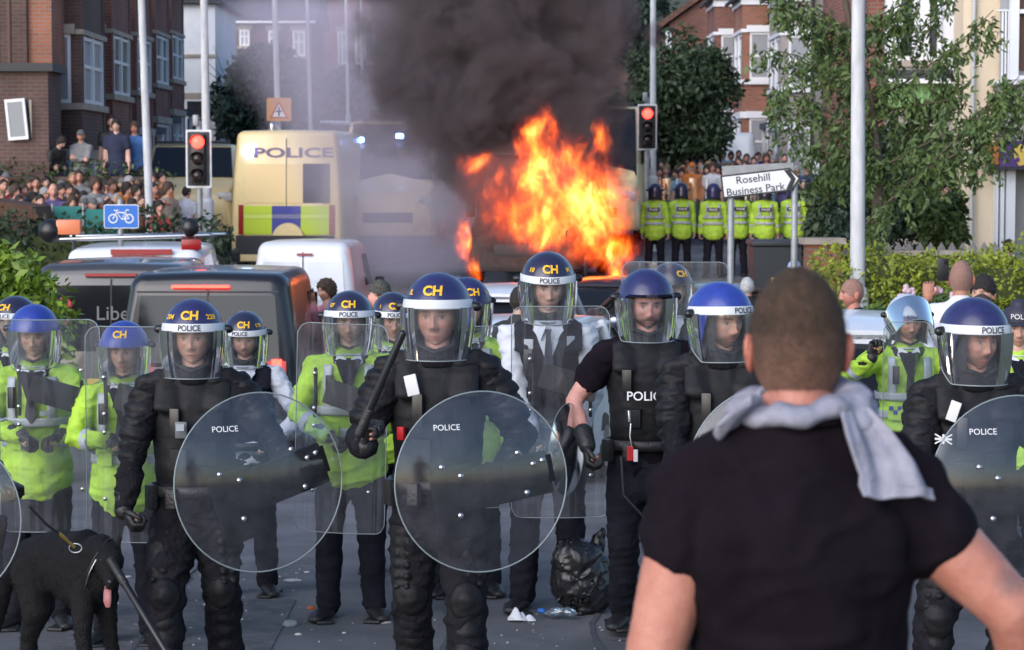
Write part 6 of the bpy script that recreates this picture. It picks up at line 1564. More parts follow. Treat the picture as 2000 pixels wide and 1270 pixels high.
def paper(r):
    mb = MB(); mb.grid(lambda u, v: Vector(((u - .5) * .10, (v - .5) * .09, .012 + .045 * max(0, math.sin(u * 3.1) * math.sin(v * 3.1)) * (1 + .5 * math.sin(u * 11 + v * 7)))), 12, 12); mb.build('sheet', M('tissue_white', (.75, .76, .80), .8), r, smooth=False, fixn=False)
    mb = MB(); mb.grid(lambda u, v: Vector(((u - .5) * .07 + .065, (v - .5) * .06, .005 + .03 * max(0, math.sin(u * 3.1) * math.sin(v * 3.1)))), 8, 8); mb.build('fold', M('tissue_white'), r, fixn=False)
litter('crumpled_paper', 'crumpled white paper on the road right of the centre shield', 1010, 1213, 11, paper)
def bottle(r):
    mb = MB(); pr = [(0, .02), (.01, .033), (.05, .034), (.06, .026), (.075, .033), (.13, .034), (.15, .024), (.17, .012), (.185, .012)]
    mb.tube([(x, 0, .035 + .01 * math.sin(x * 30)) for x, _ in pr], [(q, q * .75) for _, q in pr], 14, xdir=(0, 1, 0)); o = mb.build('bottle', clear_mat('bottle_plastic', (.62, .80, .90), .1, .12, .12), r, smooth=True)
    mb = MB(); mb.tube([(.184, 0, .035), (.2, 0, .035)], [.015, .015], 12); mb.build('cap', SBLUE, r, smooth=True); r.rotation_euler = (0, 0, 2.7)
litter('plastic_bottle', 'crushed clear plastic bottle beside the black bin bag', 1122, 1212, 11, bottle)
def bag(r):
    mb = MB(); mb.ell((0, 0, .17), (.17, .15, .19), 34, 24); mb.ell((-.03, -.03, .30), (.13, .12, .10), 24, 14); mb.tube([(.06, 0, .32), (.10, 0, .44)], [.05, .02], 10)
    me = fuse(mb, .009, 1)
    for v in me.vertices:
        a = math.atan2(v.co.x + .03, v.co.z - .2); v.co += v.normal * (.034 * (.35 - abs(mnoise.noise(v.co * 8 + Vector((a * .6, 0, 0))))) + .018 * (.3 - abs(mnoise.noise(v.co * 19))) + .03 * mnoise.noise(v.co * 4))
    link('sack', me, M('bin_bag', (.02, .02, .023), .28, spec=.6), r)
litter('bin_bag', 'crumpled black bin bag at the feet of the officer with POLICE vest', 1138, 1195, 11, bag)

# ------------------------------------------------------------------ the dog
def dog():
    d = 9.95; r = empty('dog', (wx(128, d), d, gz(d)), R(-12)); r.scale = (1.14, 1.14, 1.28); tag(r, 'black police dog on a lead with its tongue out, lower left', 'dog'); 
    mb = MB()  # local: nose towards +x and the camera (-y)
    mb.tube([(-.20, .10, .46), (-.10, .06, .49), (.02, .0, .48), (.10, -.04, .47), (.155, -.07, .49)], [(.085, .10), (.092, .105), (.105, .13), (.115, .15), (.085, .10)], 18, xdir=(0, 1, 0))
    mb.tube([(.13, -.06, .52), (.17, -.09, .545), (.20, -.11, .53)], [.080, .070, .062], 14)
    mb.ell((.215, -.125, .52), (.062, .058, .055), 16, 12); mb.tube([(.22, -.14, .505), (.245, -.18, .478), (.258, -.205, .465)], [.038, .031, .024], 12)
    mb.tube([(.225, -.145, .475), (.245, -.175, .452)], [.022, .016], 10)
    for (x, y, z) in ((.185, -.085, .56), (.235, -.09, .56)): mb.tube([(x, y, z), (x + (x - .21) * .5, y + .01, z + .05)], [(.024, .010), (.006, .004)], 10)
    def leg(p): mb.tube([q[:3] for q in p], [q[3] for q in p], 10)
    leg(((.10, -.10, .42, .055), (.11, -.13, .30, .036), (.115, -.12, .18, .027), (.12, -.13, .04, .024))); leg(((.13, .02, .42, .055), (.16, .0, .30, .036), (.175, .01, .18, .027), (.18, .0, .04, .024)))
    leg(((-.18, .05, .44, .080), (-.14, -.0, .32, .055), (-.20, .05, .19, .030), (-.185, .02, .04, .024))); leg(((-.20, .16, .44, .080), (-.17, .12, .32, .055), (-.24, .17, .19, .030), (-.225, .14, .04, .024)))
    for x, y in ((.125, -.145), (.185, -.015), (-.18, .0), (-.22, .12)): mb.ell((x, y - .015, .022), (.030, .042, .022), 10, 7)
    mb.tube([(-.27, .13, .47), (-.34, .17, .38), (-.38, .19, .26), (-.40, .19, .18)], [.032, .028, .024, .012], 10)
    me = fuse(mb, .009, 3, .004, 30, 2); link('body', me, M('black_fur', (.010, .009, .010), .75, bump=.6, bscale=160, spec=.3), r)
    rnd = random.Random(4); fz = MB()
    for i in range(9000):
        v = me.vertices[rnd.randrange(len(me.vertices))]; n = (v.normal * .25 + Vector((rnd.uniform(-.7, -.1), rnd.uniform(-.1, .3), -.6 + rnd.uniform(-.2, .2)))).normalized(); t = n.orthogonal().normalized() * .0014; c = v.co - v.normal * .002
        fz.add([c - t, c + t, c + n * rnd.uniform(.008, .018)], [(0, 1, 2)])
    fz.build('fur', M('black_fur'), r, fixn=False)['kind'] = 'stuff'
    mb = MB(); mb.tube([(.240, -.19, .452), (.248, -.215, .435), (.25, -.222, .405), (.25, -.218, .385)], [(.013, .005), (.016, .005), (.017, .005), (.011, .004)], 10, xdir=(1, 0, 0)); mb.build('tongue', M('tongue_pink', (.40, .15, .15), .45), r, smooth=True)
    mb = MB(); mb.ell((.262, -.222, .470), (.014, .011, .011), 10, 7); mb.build('nose', PLASTIC, r, smooth=True)
    for s in (-1, 1): mb = MB(); mb.ell((.228 + s * .022, -.172, .535), (.008, .007, .008), 8, 6); mb.build('eye', GLASSD, r, smooth=True)
    mb = MB(); mb.tube([(.165 + .085 * math.cos(R(a)) * .5, -.085 + .08 * math.sin(R(a)), .515 + .075 * math.cos(R(a))) for a in range(0, 361, 20)], [(.006, .012)] * 19, 8); mb.build('collar', LEATHER, r, smooth=True)
    mb = MB(); mb.tube([(.165 + .09 * math.cos(R(a)) * .5, -.09 + .085 * math.sin(R(a)), .50 + .082 * math.cos(R(a))) for a in range(0, 361, 12)], [.0035] * 31, 6); mb.build('choke_chain', METAL, r, smooth=True)
    return r
dg_ = dog()
p0 = at(58, 990, 9.5); p1 = at(152, 1075, 9.62)
r = empty('dog_lead', p0); tag(r, 'dark lead with brass clip from the handler\'s hand to the dog', 'lead')
mb = MB(); q = p1 - p0; mb.tube([Vector((0, 0, 0)), q * .35 + Vector((0, 0, -.01)), q * .62], [.006, .006, .006], 8); mb.build('strap', LEATHER, r, smooth=True)
mb = MB(); mb.tube([q * .60, q * .68, q * .8, q * .92], [.006, .009, .006, .008], 8); mb.build('clip', M('brass', (.65, .42, .10), .35, .9), r, smooth=True)
mb = MB(); mb.tube([q * .95 + Vector((.028 * math.cos(R(a)), 0, .02 * math.sin(R(a)))) for a in range(0, 361, 30)], [.003] * 13, 6); mb.build('ring', METAL, r, smooth=True)
# ------------------------------------------------------------------ civilians near the line
HAIRS = {'dark': (.02, .014, .012), 'brown': (.06, .035, .022), 'fair': (.25, .16, .08), 'grey': (.30, .29, .28), 'white': (.55, .55, .54), 'ginger': (.25, .09, .03)}
def civ(label, px, d, total, top, topcol, yaw=0, hair='brown', hm=None, sleeve='short', hands=None, legs='stand', head=(0, 0), skin=SKIN, seed=0, ground=None, trousers=None, cat='person', bald=False, group=None, voxel=.018, beard=0):
    root, arms, lg, k = person(label, px, d, total, yaw, 'civ', legs, hands, skin, HAIRS[hair], head=head, seed=seed, extra=.012, ground=ground, cat=cat, group=group, beard=beard)
    link(top, upper_mesh(arms, sleeve, 1.02, 1.0, voxel, .006, seed), M(topcol[0], topcol[1], .85, var=.15, bump=.2, bscale=40), root)
    link('trousers', lower_mesh(lg, 1.05, voxel + .002, .006, seed), trousers or NAVY, root); boots(root, lg)
    if bald: link('stubble', hair_mesh(.0018, .035, -.05, -.085, .0004, seed), M('scalp_stubble', (.30, .165, .125), .8, var=.2, vscale=60, bump=.4, bscale=300), root)
    if not bald:
        h = link('hair', hair_mesh(**(hm or {}), seed=seed), M('hair_' + hair, HAIRS[hair], .7, var=.3, vscale=40, bump=.6, bscale=120), root)
        if head[0] or head[1]:
            pv = HC + Vector((0, .02, -.10)); h.matrix_local = Matrix.Translation(pv) @ Matrix.Rotation(head[0], 4, 'Z') @ Matrix.Rotation(head[1], 4, 'X') @ Matrix.Translation(-pv)
    return root
def phone(label, p, rz=0):
    r = empty('phone', p, rz); tag(r, label, 'phone'); mb = MB(); mb.box((0, 0, 0), (.078, .010, .155), None, .004); mb.build('case', PLASTIC, r, auto=40); mb = MB(); mb.box((.02, -.006, .05), (.03, .004, .03), None, .001); mb.build('camera_module', GLASSD, r); return r
def cap(root, mat, peak=True, back=False):
    mb = MB(); mb.grid(lambda u, v: HC + Vector((math.sin(u * 2 * math.pi) * .090 * math.cos(v * 1.5), -math.cos(u * 2 * math.pi) * .110 * math.cos(v * 1.5) + .004, .045 + .098 * math.sin(v * 1.5))), 26, 9, True); mb.build('cap', mat, root, smooth=True, fixn=False)
    mb = MB(); sg = 1 if back else -1
    mb.grid(lambda u, v: HC + Vector((math.sin((u - .5) * R(120)) * (.09 + .01 * v), sg * (math.cos((u - .5) * R(120)) * (.105 + .075 * v)), .052 - .018 * v)), 14, 4); mb.build('cap_peak', mat, root, smooth=True, fixn=False)
a = (640, 26, 1.74)
civ('curly haired woman in a pink top holding up a phone by the white van', *a, 'top', ('pink_cloth', (.55, .22, .27)), R(-55), 'brown', dict(thick=.035, curl=.03, rough=.012, back=-.10, side=-.06), 'long', (((-.10, -.34, 1.36), (-.6, .3, -.8), .6, (0, -.2, 1), (0, -1, 0)), ((.2, -.1, .95), (.5, .6, 0), .4, None, None)), seed=51, ground=gz(26) - .02)
phone('phone held up by the woman in pink', at(615, 583, 25.7), R(-40))
m_ = civ('man in a camouflage cap behind the raised baton', 741, 18, 1.80, 'jacket', ('grey_cloth', (.06, .06, .065)), R(20), 'dark', None, 'long', seed=52, bald=True, ground=gz(18)); cap(m_, M('camo_cap', (.06, .06, .05), .9, var=.7, vscale=60))
civ('dark haired person behind the tall officer\'s helmet', 1014, 19.5, 1.80, 'jacket', ('black_cloth', (.02, .02, .022)), R(150), 'dark', None, 'long', seed=53)
civ('bald man in a black track jacket walking left by the lamp column', 1668, 19, 1.86, 'jacket', ('navy_jacket', (.015, .015, .028)), R(-80), 'dark', None, 'long', legs='step', seed=54, bald=True, skin=(.50, .25, .18))
mb = MB(); q = bpy.data.objects
a = (1876, 15.8, 1.90)
civ('bald man in a white T-shirt filming with a phone, back to camera', *a, 'tshirt', ('white_tee', (.68, .68, .72)), R(165), 'dark', None, 'short', (((-.12, -.10, .95), (-.5, .6, 0), .4, None, None), ((.24, -.34, 1.52), (.7, .2, -.7), .7, (0, -.1, 1), (0, -1, 0))), seed=55, bald=True, skin=(.50, .24, .175))
phone('phone held up by the man in the white T-shirt', at(1842, 527, 15.35))
civ('dark haired young man in maroon jacket beside the man filming', 1921, 16.6, 1.80, 'jacket', ('maroon_cloth', (.05, .02, .03)), R(-35), 'dark', dict(thick=.022, front=.035), 'long', seed=56, skin=(.66, .42, .33))
civ('dark haired person behind the right officer\'s helmet', 1917, 14.6, 1.66, 'jacket', ('red_black_cloth', (.10, .015, .025)), R(170), 'brown', dict(thick=.02), 'long', seed=57)
civ('white haired person facing away near the dark brown car', 1459, 27.5, 1.70, 'jacket', ('black_cloth', (.02, .02, .022)), R(175), 'white', dict(thick=.016), 'long', seed=58)
m_ = civ('person in a pale blue cap facing away by the brick pier', 1551, 29.8, 1.84, 'jacket', ('navy_jacket', (.015, .015, .028)), R(180), 'dark', None, 'long', seed=59); cap(m_, M('pale_blue_cap', (.32, .40, .55), .8), back=False)
civ('person in black standing among the dark shrubs', 1843, 31.6, 1.7, 'jacket', ('black_cloth', (.02, .02, .022)), R(20), 'dark', None, 'long', seed=60, ground=.58)
civ('short haired head above the hedge by the cream house doorway', 1968, 31.6, 1.72, 'jacket', ('black_cloth', (.02, .02, .022)), R(170), 'brown', None, 'long', seed=61, ground=gz(32.5) + .38)
a = (366, 45.6, 1.80)
civ('officer in white shirt sleeves and dark vest walking by the left police vehicle', *a, 'shirt', ('white_shirt', (.62, .64, .72)), R(150), 'dark', None, 'short', seed=62, legs='step', cat='police officer', ground=gz(45.6))
civ('person in black standing between the lamp column and the officer', 322, 45.2, 1.84, 'jacket', ('black_cloth', (.02, .02, .022)), R(160), 'dark', None, 'long', seed=63, ground=gz(45.2))

# far line of officers in yellow with their backs to us
FARX = [1278, 1330, 1392, 1440, 1492, 1548]
for i, px in enumerate(FARX):
    d = 45 + (i % 2) * .3; t = 1.88; y = (352, 355, 357, 358, 358, 362)[i]
    hivis_officer('yellow jacketed officer seen from behind, %s from the left of the far line' % ords[i], px, d, t, None, yaw=R(180 + (i * 37 % 23) - 11), helm=dict(colour=(DARKH, DARKH, BLUEH)[i % 3], ch=None, police=False, band=None), seed=70 + i, back=True, collar=False, vest=False, ground=gz(d), group='far line of officers in yellow', voxel=.022)
hivis_officer('yellow jacketed officer turned sideways at the right end of the far line', 1572, 47.5, 1.9, None, yaw=R(-70), helm=dict(colour=DARKH, ch=None, police=False, band=None), seed=80, collar=False, vest=False, ground=gz(47.5), group='far line of officers in yellow', voxel=.022)
for i, px in enumerate((1305, 1362, 1420, 1470)): long_shield('clear shield of the far line, %s from the left' % ords[i], at(px, 405, 46.4), .5, 1.2, R(5 * (i % 3) - 5), 0, .1, pad=False)

# ------------------------------------------------------------------ the onlookers
def crowd_proto(kind):
    hs = {'down': (((-.24, -.05, .86), (-.3, 1, 0)), ((.24, -.05, .86), (.3, 1, 0))), 'phone': (((-.10, -.32, 1.40), (-.8, .2, -.7)), ((.10, -.32, 1.38), (.8, .2, -.7))), 'fold': (((.08, -.22, 1.16), (-.8, .2, -.5)), ((-.08, -.24, 1.20), (.8, .2, -.5))), 'one': (((-.08, -.28, 1.48), (-.8, .2, -.7)), ((.24, -.05, .86), (.3, 1, 0)))}[kind]
    arms = [arm(s, h[0], h[1]) for s, h in zip((-1, 1), hs)]; lg = LEGS['stand']
    return dict(skin=[skin_mesh(arms, lg, c, HAIRS['dark'], hands=((.7, None, None), (.7, None, None)), voxel=.03, lowres=True) for c in ((.62, .36, .27), (.54, .29, .21), (.66, .44, .35))], short=upper_mesh(arms, 'short', 1.03, 1, .026, .007, 5), long=upper_mesh(arms, 'long', 1.06, 1.08, .026, .008, 6), low=lower_mesh(lg, 1.05, .03, .006, 4))
PROTO = {k: crowd_proto(k) for k in ('down', 'phone', 'fold', 'one')}
HAIRM = [hair_mesh(.012, .055, -.03, -.07, .004, 1, 0, 24, 14), hair_mesh(.02, .045, -.06, -.10, .008, 2, .01, 24, 14), hair_mesh(.008, .07, -.02, -.05, .002, 3, 0, 24, 14), hair_mesh(.03, .05, -.11, -.13, .008, 4, .015, 24, 14)]
TOPS = [('black', (.02, .02, .022)), ('navy', (.02, .025, .06)), ('grey', (.20, .20, .21)), ('maroon', (.12, .03, .04)), ('white', (.60, .60, .62)), ('purple', (.14, .11, .24)), ('olive', (.08, .08, .05)), ('blue', (.05, .12, .30)), ('red', (.35, .04, .04)), ('beige', (.35, .28, .22)), ('pale blue', (.25, .40, .55)), ('brown', (.10, .06, .045)), ('orange', (.55, .16, .03)), ('charcoal', (.05, .05, .055))]
rc = random.Random(21)
def onlooker(label, group, px, ytop, d, kind=None, top=None, hair=None, yaw=0, total=None, sleeve=None, bald=False, capc=None, gnd=None):
    t = total or rc.uniform(1.60, 1.86); k = t / 1.79; z = (at(px, ytop, d).z - t) if gnd is None else gnd(d)
    P = PROTO[kind or rc.choice(['down', 'phone', 'fold', 'one', 'down'])]
    r = empty('person', (wx(px, d), d, z), yaw); r.scale = (k, k, k); tag(r, label, 'person', group)
    link('body', rc.choice(P['skin']), SKINM, r)
    tn, tc = top or rc.choice(TOPS); link('top', P[sleeve or rc.choice(['short', 'long'])], M('cloth_' + tn.replace(' ', '_'), tc, .85, var=.15), r); link('trousers', P['low'], M('cloth_navy', (.02, .025, .06)) if rc.random() < .5 else M('cloth_black', (.02, .02, .022)), r)
    if capc: cap(r, capc)
    elif not bald: h = hair or rc.choice(['dark', 'brown', 'brown', 'dark', 'dark', 'brown', 'dark', 'fair', 'grey']); link('hair', rc.choice(HAIRM), M('hair_' + h, HAIRS[h], .7, var=.3, vscale=40, bump=.6, bscale=120), r)
    return r
# left: three on the steps, one bending, a front bank of heads
T = dict(TOPS)
def tcol(n): return (n, T[n])
onlooker('man in grey top and cap looking down at a phone by the left bay window', 'left onlookers', 163, 262, 43.6, 'fold', tcol('grey'), capc=M('grey_cap', (.12, .12, .12), .9), total=1.62, gnd=lambda d: 1.62)
onlooker('tall man in navy T-shirt standing on the steps of the left terrace', 'left onlookers', 232, 236, 43.8, 'down', ('navy', T['navy']), 'dark', sleeve='short', total=1.84, gnd=lambda d: 1.62)
onlooker('man in blue T-shirt beside the tall man in navy', 'left onlookers', 267, 238, 44.2, 'down', ('mid blue', (.06, .15, .36)), 'brown', sleeve='short', total=1.80, gnd=lambda d: 1.62)
onlooker('man whose head shows above the tall man in navy', 'left onlookers', 224, 217, 45.0, 'down', tcol('black'), 'dark', total=1.95, gnd=lambda d: 1.62)
rb = onlooker('person in black bending forward below the open window', 'left onlookers', 66, 272, 43.7, 'fold', tcol('black'), 'dark', yaw=R(60), gnd=lambda d: 1.62); rb.rotation_euler = (R(28), 0, R(60))
onlooker('bald man in purple T-shirt standing in the left crowd', 'left onlookers', 107, 333, 40.4, 'fold', tcol('purple'), bald=True, sleeve='short', yaw=R(20), total=1.92, gnd=lawn_z)
onlooker('man in grey T-shirt standing taller than the left crowd', 'left onlookers', 190, 330, 41.2, 'down', tcol('grey'), 'brown', sleeve='short', yaw=R(25), total=1.92, gnd=lawn_z)
rows = [(345, 42.6, [2, 16, 30, 46, 60, 78, 94, 126, 142, 158, 174, 206, 220, 240, 254, 268, 284, 300, 318]), (362, 41.4, [-4, 12, 28, 50, 68, 86, 122, 138, 152, 170, 204, 218, 234, 250, 266, 286, 306, 326]), (380, 40.2, [4, 24, 40, 60, 80, 128, 146, 164, 182, 202, 220, 238, 256, 276, 296, 314])]
for ri, (y, d, xs) in enumerate(rows):
    for i, px in enumerate(xs):
        c = rc.choice(TOPS)
        onlooker('onlooker in %s top, %s from left in the %s row of the left crowd' % (c[0], ords[i], ('back', 'middle', 'front')[ri]), 'left onlookers', px + rc.uniform(-5, 5), y + rc.uniform(-8, 8), d + rc.uniform(-.3, .3), None, c, yaw=R(rc.uniform(10, 60)), capc=M('grey_cap') if rc.random() < .1 else None, gnd=lawn_z)
# right crowd
onlooker('man in black standing above the right crowd with hand at his mouth', 'right onlookers', 1355, 264, 66, 'one', tcol('black'), 'dark', yaw=R(-20), total=1.82)
onlooker('man in white T-shirt at the right end of the right crowd', 'right onlookers', 1592, 284, 56, 'down', tcol('white'), 'dark', sleeve='short', yaw=R(-15), total=2.0)
onlooker('man in white T-shirt with rucksack straps between the far officers', 'right onlookers', 1390, 318, 51.5, 'down', tcol('white'), 'brown', sleeve='short')
onlooker('bald man in white top left in the right crowd', 'right onlookers', 1311, 297, 59, 'down', tcol('white'), bald=True)
onlooker('person in blue top in the middle of the right crowd', 'right onlookers', 1475, 300, 58.5, 'one', ('deep blue', (.05, .04, .40)), 'dark')
onlooker('person in orange hood in the right crowd', 'right onlookers', 1350, 318, 51.5, 'down', tcol('orange'), capc=M('orange_hood', (.60, .18, .03), .9))
rows = [(290, 61, [1284, 1299, 1314, 1332, 1346, 1362, 1378, 1396, 1410, 1424, 1442, 1456, 1474, 1488, 1502]), (302, 58, [1280, 1296, 1322, 1340, 1372, 1388, 1418, 1436, 1452, 1466, 1490, 1508, 1526]), (312, 55.4, [1268, 1286, 1304, 1326, 1344, 1362, 1378, 1404, 1428, 1446, 1470, 1492, 1514, 1536, 1556]), (322, 52.8, [1262, 1282, 1300, 1318, 1334, 1366, 1384, 1410, 1434, 1460, 1500, 1530, 1580, 1600])]
for ri, (y, d, xs) in enumerate(rows):
    for i, px in enumerate(xs):
        c = rc.choice(TOPS[:4] + TOPS[5:7] + TOPS[9:])
        onlooker('onlooker in %s top, %s from left in the %s row of the right crowd' % (c[0], ords[i], ('rearmost', 'second', 'third', 'front')[ri]), 'right onlookers', px + rc.uniform(-5, 5), y, d + rc.uniform(-.5, .5), None, c, yaw=R(rc.uniform(-50, 10)), gnd=gz)
# ------------------------------------------------------------------ fire and smoke
def nodes(m): m.use_nodes = True; m.node_tree.nodes.clear(); return m.node_tree.nodes, m.node_tree.links
FD = 40.0
TONG = [(1142, 405, 70, 85, .45), (1052, 345, 52, 110, .45), (1045, 262, 26, 40, .3), (1085, 440, 105, 50, .5), (1172, 275, 20, 40, .25), (1215, 372, 28, 38, .3), (925, 325, 32, 24, .25), (1190, 490, 60, 36, .4), (1207, 560, 18, 60, .25), (902, 470, 16, 44, .22), (928, 535, 14, 50, .22), (1010, 420, 40, 50, .35), (985, 395, 60, 60, .4), (1110, 330, 45, 60, .4), (1195, 430, 40, 50, .3), (955, 350, 50, 36, .3)]
AMP = [1.25, 1.05, .9, .95, .85, .75, .75, .95, 1.15, .9, .85, .8, .45, .75, .7, .35]
TW = [(at(a, b, FD - .5 * (a > 1150)), c / 106, d_ / 106, e) for a, b, c, d_, e in TONG]
mb = MB()
for c, rx, rz, ry in TW: mb.ell(c, (rx * 1.42, ry * 1.8, rz * 1.38), 20, 14)
me = fuse(mb, .09, 2)
for v in me.vertices: n = mnoise.noise(v.co * 1.7 + Vector((3, 0, 5))) + .6 * mnoise.noise(v.co * 4.1); v.co += v.normal * .10 * n + Vector((0, 0, .10 * max(0, n)))
fm = bpy.data.materials.new('flame'); N, L = nodes(fm)
out = N.new('ShaderNodeOutputMaterial'); em = N.new('ShaderNodeEmission'); L.new(em.outputs[0], out.inputs['Volume'])
ge = N.new('ShaderNodeNewGeometry')
# billowing: warp the position with noise that is stretched upwards
mp = N.new('ShaderNodeMapping'); mp.inputs['Scale'].default_value = (1, 1, .62); L.new(ge.outputs['Position'], mp.inputs[0])
nz = N.new('ShaderNodeTexNoise'); nz.inputs['Scale'].default_value = 1.5; nz.inputs['Detail'].default_value = 4; L.new(mp.outputs[0], nz.inputs[0])
vm = N.new('ShaderNodeVectorMath'); vm.operation = 'SUBTRACT'; vm.inputs[1].default_value = (.5, .5, .5); L.new(nz.outputs['Color'], vm.inputs[0])
vs = N.new('ShaderNodeVectorMath'); vs.operation = 'SCALE'; vs.inputs[3].default_value = .75; L.new(vm.outputs[0], vs.inputs[0])
va = N.new('ShaderNodeVectorMath'); va.operation = 'ADD'; L.new(ge.outputs['Position'], va.inputs[0]); L.new(vs.outputs[0], va.inputs[1])
acc = None
for (c, rx, rz, ry), am in zip(TW, AMP):
    s = N.new('ShaderNodeVectorMath'); s.operation = 'SUBTRACT'; s.inputs[1].default_value = c; L.new(va.outputs[0], s.inputs[0])
    k = N.new('ShaderNodeVectorMath'); k.operation = 'MULTIPLY'; k.inputs[1].default_value = (1 / (rx * 1.1), 1 / (ry * 1.5), 1 / (rz * 1.1)); L.new(s.outputs[0], k.inputs[0])
    q = N.new('ShaderNodeVectorMath'); q.operation = 'DOT_PRODUCT'; L.new(k.outputs[0], q.inputs[0]); L.new(k.outputs[0], q.inputs[1])
    w = N.new('ShaderNodeMath'); w.operation = 'SUBTRACT'; w.inputs[0].default_value = am; L.new(q.outputs['Value'], w.inputs[1])
    if acc is None: acc = w
    else: a = N.new('ShaderNodeMath'); a.operation = 'SMOOTH_MAX'; a.inputs[2].default_value = .2; L.new(acc.outputs[0], a.inputs[0]); L.new(w.outputs[0], a.inputs[1]); acc = a
# erode with finer ridged noise
mp2 = N.new('ShaderNodeMapping'); mp2.inputs['Scale'].default_value = (1, 1, .55); L.new(va.outputs[0], mp2.inputs[0])
n2 = N.new('ShaderNodeTexNoise'); n2.inputs['Scale'].default_value = 4.2; n2.inputs['Detail'].default_value = 7; n2.inputs['Roughness'].default_value = .66; L.new(mp2.outputs[0], n2.inputs[0])
m1 = N.new('ShaderNodeMath'); m1.operation = 'SUBTRACT'; m1.inputs[1].default_value = .5; L.new(n2.outputs[0], m1.inputs[0])
m2 = N.new('ShaderNodeMath'); m2.operation = 'MULTIPLY_ADD'; m2.inputs[1].default_value = 5.6; L.new(m1.outputs[0], m2.inputs[0]); L.new(acc.outputs[0], m2.inputs[2])
cr = N.new('ShaderNodeValToRGB'); L.new(m2.outputs[0], cr.inputs[0]); e = cr.color_ramp.elements
e[0].position = .0; e[0].color = (.55, .012, .004, 1); e[1].position = 1.0; e[1].color = (1, .50, .12, 1)
x = cr.color_ramp.elements.new(.30); x.color = (1, .045, .002, 1); x = cr.color_ramp.elements.new(.62); x.color = (1, .16, .008, 1)
st = N.new('ShaderNodeMapRange'); st.interpolation_type = 'SMOOTHSTEP'; st.inputs[1].default_value = -.75; st.inputs[2].default_value = 2.1; st.inputs[3].default_value = 0; st.inputs[4].default_value = 1; L.new(m2.outputs[0], st.inputs[0]); pw = N.new('ShaderNodeMath'); pw.operation = 'POWER'; pw.inputs[1].default_value = 3.2; L.new(st.outputs[0], pw.inputs[0]); ml = N.new('ShaderNodeMath'); ml.operation = 'MULTIPLY'; ml.inputs[1].default_value = 7.5; L.new(pw.outputs[0], ml.inputs[0])
rm = N.new('ShaderNodeMapRange'); rm.inputs[1].default_value = -.6; rm.inputs[2].default_value = 2.15; L.new(m2.outputs[0], rm.inputs[0]); L.new(rm.outputs[0], cr.inputs[0])
L.new(cr.outputs[0], em.inputs[0]); L.new(ml.outputs[0], em.inputs[1])
fm.cycles.volume_step_rate = .22
o = link('flames', me, fm); tag(o, 'orange and yellow flames pouring from the burning police van', 'fire', kind='stuff')

